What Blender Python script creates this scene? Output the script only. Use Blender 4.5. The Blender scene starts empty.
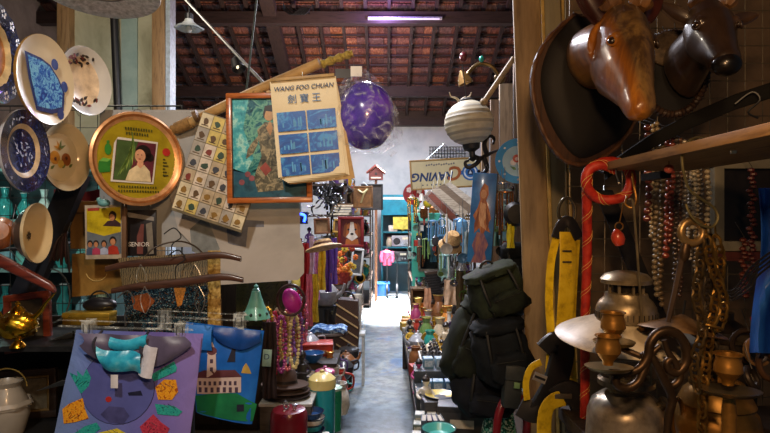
import bpy, bmesh, math, random
from mathutils import Vector, Matrix, Euler
random.seed(7)
SC = bpy.context.scene
COL = SC.collection
F, CX, CY, EYE = 560.0, 385.0, 216.5, 1.6
PI = math.pi
def R(d): return math.radians(d)
def P(px, py, D): return Vector(((px-CX)/F*D, D, EYE-(py-CY)/F*D))
def lin(h):
    h = h.lstrip('#'); o = []
    for i in (0, 2, 4):
        c = int(h[i:i+2], 16)/255
        o.append(c/12.92 if c <= .04045 else ((c+.055)/1.055)**2.4)
    return (*o, 1)
# ---------------------------------------------------------------- materials
MATS = {}
def nodes_of(name):
    m = bpy.data.materials.new(name); m.use_nodes = True
    nt = m.node_tree; b = nt.nodes['Principled BSDF']
    return m, nt, b
def N(nt, t, **kw):
    n = nt.nodes.new(t)
    for k, v in kw.items():
        if k in ('loc',): continue
        if k in n.inputs: n.inputs[k].default_value = v
        else: setattr(n, k, v)
    return n
def ramp(nt, fac, stops, interp='LINEAR'):
    r = nt.nodes.new('ShaderNodeValToRGB'); r.color_ramp.interpolation = interp
    e = r.color_ramp.elements
    while len(e) < len(stops): e.new(.5)
    for i, (p, c) in enumerate(stops):
        e[i].position = p; e[i].color = lin(c) if isinstance(c, str) else c
    nt.links.new(fac, r.inputs['Fac']); return r
def M(col, rough=.5, metal=0., var=.25, sc=25., bump=0., coat=0., col2=None, alpha=None, trans=0., spec=None, aniso=None, bsc=None, det=4.):
    key = (col, rough, metal, var, sc, bump, coat, col2, alpha, trans, spec, aniso, bsc, det)
    if key in MATS: return MATS[key]
    m, nt, b = nodes_of('mat_%s_%d' % (col.lstrip('#'), len(MATS)))
    L = nt.links
    tc = N(nt, 'ShaderNodeTexCoord')
    mp = N(nt, 'ShaderNodeMapping'); L.new(tc.outputs['Object'], mp.inputs['Vector'])
    if aniso: mp.inputs['Scale'].default_value = aniso
    nz = N(nt, 'ShaderNodeTexNoise', Scale=sc, Detail=det, Roughness=.6)
    L.new(mp.outputs['Vector'], nz.inputs['Vector'])
    c = lin(col)
    if col2: lo, hi = c, lin(col2)
    else:
        lo = tuple(x*(1-var) for x in c[:3])+(1,); hi = tuple(min(1, x*(1+var)+.004*var) for x in c[:3])+(1,)
    r = ramp(nt, nz.outputs['Fac'], [(.32, lo), (.68, hi)])
    L.new(r.outputs['Color'], b.inputs['Base Color'])
    b.inputs['Metallic'].default_value = metal
    rr = N(nt, 'ShaderNodeMapRange'); L.new(nz.outputs['Fac'], rr.inputs['Value'])
    rr.inputs['To Min'].default_value = max(0, rough-.1); rr.inputs['To Max'].default_value = min(1, rough+.1)
    L.new(rr.outputs['Result'], b.inputs['Roughness'])
    if coat: b.inputs['Coat Weight'].default_value = coat; b.inputs['Coat Roughness'].default_value = .12
    if spec is not None: b.inputs['Specular IOR Level'].default_value = spec
    if alpha is not None: b.inputs['Alpha'].default_value = alpha
    if trans: b.inputs['Transmission Weight'].default_value = trans; b.inputs['IOR'].default_value = 1.3
    if bump:
        n2 = N(nt, 'ShaderNodeTexNoise', Scale=bsc or sc*2.2, Detail=5.)
        L.new(mp.outputs['Vector'], n2.inputs['Vector'])
        bp = N(nt, 'ShaderNodeBump', Strength=bump, Distance=.004)
        L.new(n2.outputs['Fac'], bp.inputs['Height']); L.new(bp.outputs['Normal'], b.inputs['Normal'])
    MATS[key] = m; return m
def wood(col, dark, rough=.5, sc=6., axis='x', coat=0.):
    key = ('wood', col, dark, rough, sc, axis, coat)
    if key in MATS: return MATS[key]
    m, nt, b = nodes_of('wood_%s_%d' % (col.lstrip('#'), len(MATS))); L = nt.links
    tc = N(nt, 'ShaderNodeTexCoord'); mp = N(nt, 'ShaderNodeMapping'); L.new(tc.outputs['Object'], mp.inputs['Vector'])
    s = {'x': (.12, 1, 1), 'y': (1, .12, 1), 'z': (1, 1, .12)}[axis]
    mp.inputs['Scale'].default_value = tuple(q*sc*8 for q in s)
    nz = N(nt, 'ShaderNodeTexNoise', Scale=1.4, Detail=6., Roughness=.65); L.new(mp.outputs['Vector'], nz.inputs['Vector'])
    r = ramp(nt, nz.outputs['Fac'], [(.3, dark), (.52, col), (.75, col)])
    L.new(r.outputs['Color'], b.inputs['Base Color']); b.inputs['Roughness'].default_value = rough
    if coat: b.inputs['Coat Weight'].default_value = coat; b.inputs['Coat Roughness'].default_value = .15
    bp = N(nt, 'ShaderNodeBump', Strength=.25, Distance=.003); L.new(nz.outputs['Fac'], bp.inputs['Height']); L.new(bp.outputs['Normal'], b.inputs['Normal'])
    MATS[key] = m; return m
def mottled(name, stops, sc=12., rough=.5, kind='noise', aniso=None, coat=0., det=5., metal=0., dist=0.):
    key = ('mot', name)
    if key in MATS: return MATS[key]
    m, nt, b = nodes_of(name); L = nt.links
    tc = N(nt, 'ShaderNodeTexCoord'); mp = N(nt, 'ShaderNodeMapping'); L.new(tc.outputs['Object'], mp.inputs['Vector'])
    if aniso: mp.inputs['Scale'].default_value = aniso
    if kind == 'voronoi':
        t = N(nt, 'ShaderNodeTexVoronoi', Scale=sc); L.new(mp.outputs['Vector'], t.inputs['Vector'])
        se = N(nt, 'ShaderNodeSeparateColor'); L.new(t.outputs['Color'], se.inputs['Color']); fac = se.outputs['Red']; ip = 'CONSTANT'
    elif kind == 'wave':
        t = N(nt, 'ShaderNodeTexWave', Scale=sc, Distortion=dist); L.new(mp.outputs['Vector'], t.inputs['Vector']); fac = t.outputs['Fac']; ip = 'LINEAR'
    else:
        t = N(nt, 'ShaderNodeTexNoise', Scale=sc, Detail=det, Roughness=.62, Distortion=dist); L.new(mp.outputs['Vector'], t.inputs['Vector']); fac = t.outputs['Fac']; ip = 'LINEAR'
    r = ramp(nt, fac, stops, ip)
    L.new(r.outputs['Color'], b.inputs['Base Color']); b.inputs['Roughness'].default_value = rough; b.inputs['Metallic'].default_value = metal
    if coat: b.inputs['Coat Weight'].default_value = coat; b.inputs['Coat Roughness'].default_value = .1
    MATS[key] = m; return m
def glow(col, s):
    key = ('glow', col, s)
    if key in MATS: return MATS[key]
    m, nt, b = nodes_of('glow_%s' % col.lstrip('#'))
    b.inputs['Base Color'].default_value = lin(col); b.inputs['Emission Color'].default_value = lin(col); b.inputs['Emission Strength'].default_value = s
    MATS[key] = m; return m
def film(name, col, alpha, rough=.15):
    key = ('film', name)
    if key in MATS: return MATS[key]
    m, nt, b = nodes_of(name); L = nt.links
    tc = N(nt, 'ShaderNodeTexCoord'); nz = N(nt, 'ShaderNodeTexNoise', Scale=22., Detail=5., Distortion=1.5); L.new(tc.outputs['Object'], nz.inputs['Vector'])
    r = ramp(nt, nz.outputs['Fac'], [(.52, (alpha*.2,)*3+(1,)), (.74, (min(1, alpha*2.5),)*3+(1,))])
    L.new(r.outputs['Color'], b.inputs['Alpha'])
    b.inputs['Base Color'].default_value = lin(col); b.inputs['Roughness'].default_value = rough
    bp = N(nt, 'ShaderNodeBump', Strength=.7, Distance=.006); L.new(nz.outputs['Fac'], bp.inputs['Height']); L.new(bp.outputs['Normal'], b.inputs['Normal'])
    MATS[key] = m; return m
# ---------------------------------------------------------------- mesh builder
class MB:
    def __init__(s): s.v, s.f, s.mi, s.mats, s.ix = [], [], [], [], {}
    def mid(s, m):
        if m.name not in s.ix: s.ix[m.name] = len(s.mats); s.mats.append(m)
        return s.ix[m.name]
    def add(s, vs, fs, m, X=None):
        b = len(s.v)
        s.v.extend([(X @ Vector(v)) if X else Vector(v) for v in vs])
        ms = m if isinstance(m, list) else None
        i0 = None if ms else s.mid(m)
        for k, f in enumerate(fs):
            s.f.append(tuple(b+i for i in f)); s.mi.append(s.mid(ms[k]) if ms else i0)
        return s
    def box(s, c, d, m, X=None, bev=0.):
        x, y, z = d[0]/2, d[1]/2, d[2]/2
        c = Vector(c)
        if bev <= 0:
            vs = [c+Vector((a*x, b*y, e*z)) for a in (-1, 1) for b in (-1, 1) for e in (-1, 1)]
            fs = [(0, 1, 3, 2), (4, 6, 7, 5), (0, 4, 5, 1), (2, 3, 7, 6), (0, 2, 6, 4), (1, 5, 7, 3)]
            return s.add(vs, fs, m, X)
        bm = bmesh.new(); bmesh.ops.create_cube(bm, size=1)
        for v in bm.verts: v.co = Vector((v.co.x*d[0], v.co.y*d[1], v.co.z*d[2]))+c
        bmesh.ops.bevel(bm, geom=list(bm.edges), offset=min(bev, min(d)*.45), segments=2, affect='EDGES', profile=.5)
        s.add([v.co.copy() for v in bm.verts], [[v.index for v in f.verts] for f in bm.faces], m, X); bm.free(); return s
    def lathe(s, prof, m, X=None, n=28, wav=None):
        vs, fs, ms = [], [], []
        for i, p in enumerate(prof):
            for k in range(n):
                a = 2*PI*k/n; r = p[0]*(wav(a, i) if wav else 1)
                vs.append((r*math.cos(a), r*math.sin(a), p[1]))
        for i in range(len(prof)-1):
            mm = prof[i][2] if len(prof[i]) > 2 else m
            for k in range(n):
                k2 = (k+1) % n
                fs.append((i*n+k, i*n+k2, (i+1)*n+k2, (i+1)*n+k)); ms.append(mm)
        if prof[0][0] > 1e-5: fs.append(tuple(range(n-1, -1, -1))); ms.append(prof[0][2] if len(prof[0]) > 2 else m)
        if prof[-1][0] > 1e-5: fs.append(tuple((len(prof)-1)*n+k for k in range(n))); ms.append(prof[-2][2] if len(prof[-2]) > 2 else m)
        return s.add(vs, fs, ms, X)
    def tube(s, pts, r, m, n=7, closed=False, X=None, cap=True):
        pts = [Vector(p) for p in pts]; k = len(pts)
        rs = r if isinstance(r, (list, tuple)) else [r]*k
        vs, fs = [], []
        up = None
        for i, p in enumerate(pts):
            if closed: t = pts[(i+1) % k]-pts[i-1]
            else: t = pts[min(i+1, k-1)]-pts[max(i-1, 0)]
            if t.length < 1e-9: t = Vector((0, 0, 1))
            t.normalize()
            if up is None:
                up = Vector((0, 0, 1)) if abs(t.z) < .9 else Vector((1, 0, 0))
            a = up - t*up.dot(t)
            if a.length < 1e-6: a = t.orthogonal()
            a.normalize(); up = a; b = t.cross(a)
            for q in range(n):
                w = 2*PI*q/n; vs.append(p+(a*math.cos(w)+b*math.sin(w))*rs[i])
        for i in range(k if closed else k-1):
            j = (i+1) % k
            for q in range(n):
                q2 = (q+1) % n; fs.append((i*n+q, i*n+q2, j*n+q2, j*n+q))
        if not closed and cap:
            fs.append(tuple(range(n-1, -1, -1))); fs.append(tuple((k-1)*n+q for q in range(n)))
        return s.add(vs, fs, m, X)
    def ell(s, c, r, m, nu=14, nv=9, X=None, fn=None):
        c = Vector(c); r = r if isinstance(r, (tuple, list, Vector)) else (r, r, r)
        vs, fs = [], []
        for i in range(nv+1):
            th = PI*i/nv
            for k in range(nu):
                a = 2*PI*k/nu; d = Vector((math.sin(th)*math.cos(a), math.sin(th)*math.sin(a), math.cos(th)))
                q = fn(d) if fn else 1
                vs.append(c+Vector((d.x*r[0]*q, d.y*r[1]*q, d.z*r[2]*q)))
        for i in range(nv):
            for k in range(nu):
                k2 = (k+1) % nu; fs.append((i*nu+k, (i+1)*nu+k, (i+1)*nu+k2, i*nu+k2))
        return s.add(vs, fs, m, X)
    def prism(s, pts, y0, y1, m, X=None, side=None):
        n = len(pts)
        vs = [(p[0], y0, p[1]) for p in pts]+[(p[0], y1, p[1]) for p in pts]
        fs = [tuple(range(n)), tuple(range(2*n-1, n-1, -1))]; ms = [m, m]
        for i in range(n):
            j = (i+1) % n; fs.append((i, n+i, n+j, j)); ms.append(side or m)
        return s.add(vs, fs, ms, X)
    def flat(s, pts, y, m, X=None):
        return s.add([(p[0], y, p[1]) for p in pts], [tuple(range(len(pts)))], m, X)
    def grid(s, fn, nu, nv, m, X=None, thick=0., mfn=None):
        vs, fs, ms = [], [], []
        for j in range(nv+1):
            for i in range(nu+1): vs.append(Vector(fn(i/nu, j/nv)))
        w = nu+1
        for j in range(nv):
            for i in range(nu):
                fs.append((j*w+i, j*w+i+1, (j+1)*w+i+1, (j+1)*w+i)); ms.append(mfn(i/nu, j/nv) if mfn else m)
        if thick:
            n0 = len(vs)
            nr = []
            for j in range(nv+1):
                for i in range(nu+1):
                    a = vs[j*w+min(i+1, nu)]-vs[j*w+max(i-1, 0)]; b = vs[min(j+1, nv)*w+i]-vs[max(j-1, 0)*w+i]
                    q = a.cross(b); nr.append(q.normalized() if q.length > 1e-12 else Vector((0, 1, 0)))
            vs += [vs[i]-nr[i]*thick for i in range(n0)]
            f0 = list(fs); m0 = list(ms)
            for f, mm in zip(f0, m0): fs.append(tuple(n0+i for i in reversed(f))); ms.append(mm)
            bd = [i for i in range(w)]+[j*w+nu for j in range(1, nv+1)]+[nv*w+i for i in range(nu-1, -1, -1)]+[j*w for j in range(nv-1, 0, -1)]
            for a, b in zip(bd, bd[1:]+bd[:1]): fs.append((b, a, n0+a, n0+b)); ms.append(ms[0])
        return s.add(vs, fs, ms, X)
    def loft(s, secs, m, n=24, X=None, cap=True, sq=1.):
        """secs: (centre, right, up) - right/up carry the radii; optional 4th = squareness"""
        vs, fs = [], []
        for sec in secs:
            c, a, b = Vector(sec[0]), Vector(sec[1]), Vector(sec[2]); e = sec[3] if len(sec) > 3 else sq
            for k in range(n):
                t = 2*PI*k/n; ca, sa = math.cos(t), math.sin(t)
                ca = math.copysign(abs(ca)**e, ca); sa = math.copysign(abs(sa)**e, sa)
                vs.append(c+a*ca+b*sa)
        for i in range(len(secs)-1):
            for k in range(n):
                k2 = (k+1) % n; fs.append((i*n+k, i*n+k2, (i+1)*n+k2, (i+1)*n+k))
        if cap: fs.append(tuple(range(n-1, -1, -1))); fs.append(tuple((len(secs)-1)*n+k for k in range(n)))
        return s.add(vs, fs, m, X)
    def text(s, body, size, m, X=None, ext=.0006, shear=0., sx=1., bold=0.):
        cu = bpy.data.curves.new('lettering', 'FONT'); cu.body = body; cu.size = size; cu.align_x = 'CENTER'; cu.align_y = 'CENTER'
        cu.extrude = ext; cu.shear = shear; cu.offset = bold; cu.resolution_u = 3
        o = bpy.data.objects.new('lettering', cu); COL.objects.link(o)
        dg = bpy.context.evaluated_depsgraph_get(); ev = o.evaluated_get(dg); me = ev.to_mesh()
        vs = [Vector((v.co.x*sx, -v.co.z, v.co.y)) for v in me.vertices]; fs = [tuple(p.vertices) for p in me.polygons]
        ev.to_mesh_clear(); bpy.data.objects.remove(o); bpy.data.curves.remove(cu)
        if vs: s.add(vs, fs, m, X)
        return s
    def build(s, name, parent=None, smooth=True, ang=38, label=None):
        me = bpy.data.meshes.new(name); me.from_pydata([tuple(v) for v in s.v], [], s.f)
        for m in s.mats: me.materials.append(m)
        me.polygons.foreach_set('material_index', s.mi)
        me.update()
        bm = bmesh.new(); bm.from_mesh(me); bmesh.ops.recalc_face_normals(bm, faces=bm.faces); bm.to_mesh(me); bm.free()
        if smooth:
            me.shade_smooth(); me.set_sharp_from_angle(angle=R(ang))
        o = bpy.data.objects.new(name, me); COL.objects.link(o)
        if parent: o.parent = parent
        if label: o['label'] = label
        return o
# ---------------------------------------------------------------- things
def tag(o, label, cat, group=None, kind=None):
    o['label'] = label; o['category'] = cat
    if group: o['group'] = group
    if kind: o['kind'] = kind
    return o
def TW(name, label, cat, loc, rz=0., group=None, rx=0., ry=0.):
    o = bpy.data.objects.new(name, None); COL.objects.link(o); o.empty_display_size = .03
    o.location = loc; o.rotation_euler = (R(rx), R(ry), R(rz))
    return tag(o, label, cat, group)
def T(name, label, cat, px, py, D, yaw=0., roll=0., pitch=0., group=None):
    """Empty at a photo point at distance D. local x right, z up, -y to the viewer; roll>0 = clockwise as seen."""
    o = bpy.data.objects.new(name, None); COL.objects.link(o); o.empty_display_size = .03
    o.location = P(px, py, D)
    o.rotation_euler = (Matrix.Rotation(R(yaw), 3, 'Z') @ Matrix.Rotation(R(pitch), 3, 'X') @ Matrix.Rotation(R(roll), 3, 'Y')).to_euler()
    return tag(o, label, cat, group)
def struct(mb, name, parent=None, **k):
    o = mb.build(name, parent, **k)
    if not parent: o['kind'] = 'structure'
    return o
def kids(o): return [c for c in bpy.data.objects if c.parent == o]
def dup(root, loc=None, rz=None, label=None, group=None, scale=None):
    r = root.copy(); COL.objects.link(r)
    if loc is not None: r.location = loc
    if rz is not None: r.rotation_euler = (0, 0, R(rz))
    if scale: r.scale = (scale,)*3 if not isinstance(scale, tuple) else scale
    if label: r['label'] = label
    if group: r['group'] = group
    for c in kids(root):
        d = c.copy(); COL.objects.link(d); d.parent = r
        for g in kids(c):
            e = g.copy(); COL.objects.link(e); e.parent = d
    return r
def arc(cx, cz, r, a0, a1, n=16, y=0., rz=None):
    rz = rz or r
    return [(cx+r*math.cos(R(a0+(a1-a0)*i/n)), y, cz+rz*math.sin(R(a0+(a1-a0)*i/n))) for i in range(n+1)]
def circ(cx, cz, r, n=20, rz=None): return [(cx+r*math.cos(2*PI*i/n), cz+(rz or r)*math.sin(2*PI*i/n)) for i in range(n)]
def rect(x0, z0, x1, z1): return [(x0, z0), (x1, z0), (x1, z1), (x0, z1)]
def spline(pts, n=6):
    pts = [Vector(p) for p in pts]; out = []
    for i in range(len(pts)-1):
        p0, p1, p2, p3 = pts[max(i-1, 0)], pts[i], pts[i+1], pts[min(i+2, len(pts)-1)]
        for k in range(n):
            t = k/n; out.append(.5*((2*p1)+(p2-p0)*t+(2*p0-5*p1+4*p2-p3)*t*t+(3*p1-p0-3*p2+p3)*t**3))
    out.append(pts[-1]); return out
def RX(a): return Matrix.Rotation(R(a), 4, 'X')
def RY(a): return Matrix.Rotation(R(a), 4, 'Y')
def RZ(a): return Matrix.Rotation(R(a), 4, 'Z')
def TR(x, y=0., z=0.): return Matrix.Translation(Vector((x, y, z)) if not isinstance(x, Vector) else x)
def MX(px, py, D, yaw=0., roll=0., pitch=0.): return TR(P(px, py, D)) @ RZ(yaw) @ RX(pitch) @ RY(roll)
# ================================================================= the setting
def floor_mat():
    m, nt, b = nodes_of('worn_concrete'); L = nt.links
    tc = N(nt, 'ShaderNodeTexCoord')
    n1 = N(nt, 'ShaderNodeTexNoise', Scale=1.3, Detail=7., Roughness=.66, Distortion=.6); L.new(tc.outputs['Object'], n1.inputs['Vector'])
    n2 = N(nt, 'ShaderNodeTexNoise', Scale=9., Detail=8., Roughness=.7); L.new(tc.outputs['Object'], n2.inputs['Vector'])
    r1 = ramp(nt, n1.outputs['Fac'], [(.3, '#5a666c'), (.45, '#7d8a92'), (.55, '#9aa09c'), (.64, '#5f82a8'), (.8, '#5a7088')])  # blue stops put reflected blue daylight into the floor colour
    r2 = ramp(nt, n2.outputs['Fac'], [(.35, '#4a4a48'), (.58, '#ffffff')])
    mx = nt.nodes.new('ShaderNodeMix'); mx.data_type = 'RGBA'; mx.blend_type = 'MULTIPLY'; mx.inputs['Factor'].default_value = .65
    L.new(r1.outputs['Color'], mx.inputs[6]); L.new(r2.outputs['Color'], mx.inputs[7]); L.new(mx.outputs[2], b.inputs['Base Color'])
    rr = ramp(nt, n2.outputs['Fac'], [(.3, (.28, .28, .28, 1)), (.7, (.55, .55, .55, 1))]); L.new(rr.outputs['Color'], b.inputs['Roughness'])
    bp = N(nt, 'ShaderNodeBump', Strength=.25, Distance=.01); L.new(n2.outputs['Fac'], bp.inputs['Height']); L.new(bp.outputs['Normal'], b.inputs['Normal'])
    return m
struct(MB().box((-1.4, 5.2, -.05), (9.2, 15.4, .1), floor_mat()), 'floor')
plaster = mottled('white_plaster', [(.3, '#a9b4ba'), (.5, '#c6ced2'), (.7, '#d4d8d8')], 1.6, .85)
struct(MB().box((-1.4, 12.75, 2.0), (9.2, .3, 4.0), plaster), 'wall_back')
dull = mottled('dull_plaster', [(.3, '#5d564d'), (.6, '#7d7568'), (.8, '#6a6258')], 2.2, .9)
struct(MB().box((-5.95, 5.2, 3.4), (.1, 15.2, 6.8), dull), 'wall_left')
struct(MB().box((3.15, 7.5, 3.4), (.1, 10.4, 6.8), dull), 'wall_right')
brownwall = mottled('brown_wall_boards', [(.3, '#5a4a38'), (.5, '#7d6850'), (.72, '#6b5a46')], 3.5, .85)
struct(MB().box((1.92, 2.62, 1.9), (2.36, .08, 3.8), brownwall), 'wall_front')
# roof: tiled slope falling towards the back wall, rafters under it
def zr(D): return 4.03+.46*(12.2-D)
tiles = [mottled('roof_tile_%d' % i, [(.3, a), (.55, b), (.75, c)], 26., .42, aniso=(2.2, .5, .5)) for i, (a, b, c) in enumerate([
    ('#3f221d', '#7d4a3c', '#b07a62'), ('#4a2a22', '#8e5a48', '#c08a6c'), ('#2f1a18', '#66403a', '#93604f'), ('#5a3024', '#a8694a', '#e0a878'), ('#45302c', '#7c5650', '#a88078')])]  # pale orange stops paint highlight specks into the tile colour
mb = MB()
rnd = random.Random(3)
sl = math.atan(.46)
for i in range(15):
    D0 = 12.62-i*.25
    for k in range(37):
        x0 = -5.9+k*.245+rnd.uniform(-.006, .006)
        m = tiles[rnd.choices(range(5), [4, 4, 3, 1.6, 3])[0]]
        lift = rnd.uniform(0, .012); Lg = .30
        def tf(u, v, x0=x0, D0=D0, lift=lift, Lg=Lg):
            d = D0-v*Lg
            return (x0+u*.24, d, zr(d)+.035+lift-v*.055+.007*math.sin(u*PI*6))
        mb.grid(tf, 9, 1, m, thick=.014)
roof = struct(mb, 'ceiling', ang=60)
drk = wood('#3a2a24', '#1d1512', .7, 3., 'y')
drx = wood('#3b2c27', '#1f1714', .65, 3., 'x')
mb = MB()
for (ya, yb, za, zb) in ((5.9, 8.95, zr(5.9), zr(8.95)), (-2.4, 5.9, 4.2, zr(5.9))):
    mb.grid(lambda u, v: (-5.95+u*9.05, ya+(yb-ya)*v, za+(zb-za)*v), 1, 1, tiles[2], thick=.04)
mb.build('tile_underlay', roof)
for k in range(21):
    x = -5.6+k*.405
    w = .055
    mb = MB()
    vs = []
    for d in (6.0, 12.6):
        for xx in (x-w/2, x+w/2):
            for dz in (-.11, -.015): vs.append((xx, d, zr(d)+dz))
    mb.add(vs, [(0, 1, 3, 2), (4, 6, 7, 5), (0, 4, 5, 1), (2, 3, 7, 6), (0, 2, 6, 4), (1, 5, 7, 3)], drk)
    mb.build('rafter', roof, smooth=False)
for i in range(14):
    d = 12.5-i*.25
    MB().box((-1.4, d, zr(d)-.008), (9.0, .035, .028), drx).build('batten', roof, smooth=False)
mb = MB(); vs = []
for d in (6.0, 12.4):
    for xx in (-2.06, -1.84):
        for dz in (-.3, -.1): vs.append((xx, d, zr(d)+dz))
mb.add(vs, [(0, 1, 3, 2), (4, 6, 7, 5), (0, 4, 5, 1), (2, 3, 7, 6), (0, 2, 6, 4), (1, 5, 7, 3)], drk); mb.build('principal_rafter', roof, smooth=False)
# purlins and wall plate
MB().box((-1.4, 9.55, 4.97), (9.0, .16, .2), drx).build('purlin', roof, smooth=False)
MB().box((-1.4, 11.55, 4.17), (9.0, .16, .22), drx).build('eave_purlin', roof, smooth=False)
MB().box((-1.4, 12.5, 3.80), (9.0, .2, .36), drx).build('wall_plate', roof, smooth=False)
# left partition with timber posts
pan = mottled('stained_greenish_board', [(.25, '#7d7a62'), (.45, '#b0ae92'), (.6, '#c4c2a6'), (.8, '#9c9a84')], 2.3, .8, dist=.8)
lw = wood('#a5835a', '#6b5135', .6, 4., 'z'); pw = wood('#7d93a0', '#566a76', .6, 3., 'z')
D = 4.6; k = D/F
def bx(px0, px1, D=D): return (px0-CX)/F*D, (px1-CX)/F*D
a, b = bx(66, 160)
struct(MB().box(((a+b)/2, D+.06, 2.1), (b-a, .04, 4.2), pan), 'wall_partition')
a, b = bx(60, 72); struct(MB().box(((a+b)/2, D+.02, 2.1), (b-a, .14, 4.2), lw, bev=.008), 'trim_1')
a, b = bx(154, 167); struct(MB().box(((a+b)/2, D+.02, 2.1), (b-a, .14, 4.2), lw, bev=.008), 'trim_2')
a, b = bx(167.5, 172); struct(MB().box(((a+b)/2, D+.02, 2.1), (b-a, .12, 4.2), M('#b9c8d4', .6)), 'trim_3')
a, b = bx(120, 136); struct(MB().box(((a+b)/2, D+.03, 2.1), (b-a, .02, 4.2), mottled('pale_green_paint', [(.3, '#7f9a94'), (.6, '#a0b7ae'), (.8, '#8ea79f')], 4., .7)), 'trim_4')
t = TW('dark_pole', 'black pole leaning against the greenish board partition', 'pole', P(118, 110, D-.12))
MB().tube([(.10, 0, -2.44), (-.05, .05, .6), (-.08, .07, 1.25)], .03, M('#17171a', .5), n=10).build('shaft', t)
MB().tube([(.10, 0, -2.40), (.10, 0, -2.465)], .036, M('#2a2a2c', .6), n=10).build('end_cap', t)
# right pillar: two leaning timbers and the pale edge strip
pil = mottled('pillar_timber', [(.25, '#6d573c'), (.45, '#a08660'), (.6, '#b89c72'), (.8, '#8b7050')], 3., .6, aniso=(6, 6, .8), det=7.)
pil2 = mottled('pillar_side', [(.25, '#6a6450'), (.5, '#968e72'), (.75, '#7d755c')], 3., .65, aniso=(6, 6, .8), det=7.)
X = MX(547, 216.5, 2.45, roll=-2.0, yaw=-13)
struct(MB().box((-.056, 0, .2), (.114, .14, 3.6), pil, X, bev=.006), 'trim_5', ang=50)
struct(MB().box((.0085, -.03, .2), (.014, .12, 3.6), M('#c8a85a', .5), X, bev=.004), 'trim_6')
struct(MB().box((.052, .03, .2), (.07, .12, 3.6), pil2, X, bev=.006), 'trim_7')
struct(MB().box((.094, .01, .2), (.012, .12, 3.6), M('#c8a85a', .5), X, bev=.004), 'trim_12')
# shutters and boards on the right wall of the aisle, seen left of the pillar
for i, (p0, p1, y0, y1, c, d) in enumerate([(481, 489, 118, 260, '#8a7358', '#5c4a36'), (490, 499, 100, 250, '#7a6048', '#4c3a2b'), (499, 513, 84, 240, '#8d7a62', '#5d4e3c'), (513, 526, 60, 260, '#64503d', '#3e3024')]):
    D = 3.6
    A, B = P(p0, y1, D), P(p1, y0, D)
    struct(MB().box(((A.x+B.x)/2, D, (B.z+.5)/2), (B.x-A.x-.006, .03, B.z-.5), wood(c, d, .7, 3., 'z')), 'trim_%d' % (8+i))
# ================================================================= left foreground: wire panel and what hangs on it
steel = M('#8d8f8c', .35, .9, .15); dsteel = M('#3c3d3e', .45, .8, .2); black = M('#121214', .5, 0, .3); brass = M('#b5832f', .3, .95, .3, 18., .15)
dbrass = M('#9c7234', .36, .7, .35, 16., .2); cream = M('#e2d3b0', .22, 0, .06, 8., 0, .5); white = M('#dcdad2', .35, 0, .08, 10.); gold = M('#d6a42c', .2, 1., .2)
navy = mottled('willow_blue', [(.4, '#0c1338'), (.55, '#18235c'), (.6, '#4a5a94'), (.64, '#141d4c'), (.8, '#0c1234')], 45., .2, coat=.6, dist=2.)
blueprint = mottled('blue_print', [(.32, '#0c2a86'), (.46, '#1c64c4'), (.56, '#8ad4f0'), (.62, '#2078d0'), (.75, '#0c2878')], 42., .2, coat=.6, dist=1.5)
def wire_panel(name, label, x0, x1, z0, z1, y, step, r, m, rz=0, origin=None, dx=0.):
    t = TW(name, label, 'wire panel', origin or ((x0+x1)/2, y, z0), rz)
    w = (x1-x0)/2; h = z1-z0
    mb = MB(); n = int(2*w/step)
    for i in range(n+1): mb.tube([(-w+i*step+dx, 0, 0), (-w+i*step+dx, 0, h)], r, m, 5)
    mb.build('upright_wires', t)
    mb = MB()
    for i in range(int(h/step)+1): mb.tube([(-w, -2*r, i*step), (w, -2*r, i*step)], r, m, 5)
    mb.build('cross_wires', t)
    mb = MB()
    for sx in (-w, w): mb.tube([(sx, 0, 0), (sx, 0, h)], r*2.2, m, 6)
    mb.tube([(-w, 0, h), (w, 0, h)], r*2.2, m, 6); mb.tube([(-w, 0, 0), (w, 0, 0)], r*2.2, m, 6)
    mb.build('border_frame', t)
    return t
a = P(-60, 330, 2.3); b = P(182, 106, 2.3)
wire_panel('wire_grid', 'grey wire display panel behind the hanging plates', a.x, b.x, .02, b.z, 2.3, .072, .0016, M('#3c3d3b', .45, .7))
def plate(name, label, px, py, D, rx, rz_, yaw, roll, prof, decals=None, cat='plate', group=None, rimwav=None, back=None, pitch=0., n=40):
    """dish facing the viewer; prof in units of rim radius: list (r, depth towards back, mat)"""
    k = D/F; rad = rz_*k
    if yaw > 0: yaw = math.degrees(math.atan2(CX-px, F))+math.degrees(math.acos(min(1, rx/rz_*math.cos(math.atan2(CX-px, F)))))
    t = T(name, label, cat, px, py, D, yaw, roll, pitch, group)
    X = RX(90)   # lathe z -> -y (towards viewer)
    sx = 1.
    X = Matrix.Diagonal((sx, 1, 1, 1)) @ X
    mb = MB()
    front = [(p[0]*rad, -p[1]*rad, p[2]) for p in prof]
    rim = front[-1]
    bk = [(p[0]*rad*.985, -p[1]*rad-.006-.004*p[0], back or p[2]) for p in reversed(prof)]
    mb.lathe(front+[(rim[0]*1.005, rim[1]-.003, rim[2])]+bk, cream, X, n, rimwav)
    mb.build('dish', t)
    if decals: decals(t, rad, X, sx)
    # wire plate hanger behind
    mb = MB(); dmax = max(p[1] for p in prof)*rad+.014
    for s in (-1, 1): mb.tube([(s*.25*rad, dmax, .5*rad), (s*.25*rad, dmax, -.6*rad), (s*.28*rad*sx, dmax*.4, -1.01*rad)], .0012, steel, 5)
    mb.tube([(-.25*rad, dmax, .5*rad), (0, dmax+.01, .98*rad), (.25*rad, dmax, .5*rad)], .0012, steel, 5)
    mb.build('wire_hanger', t)
    return t
def on(rad, pts, y=-.0015, sx=1.): return [(p[0]*rad*sx, y, p[1]*rad) for p in pts]
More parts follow.
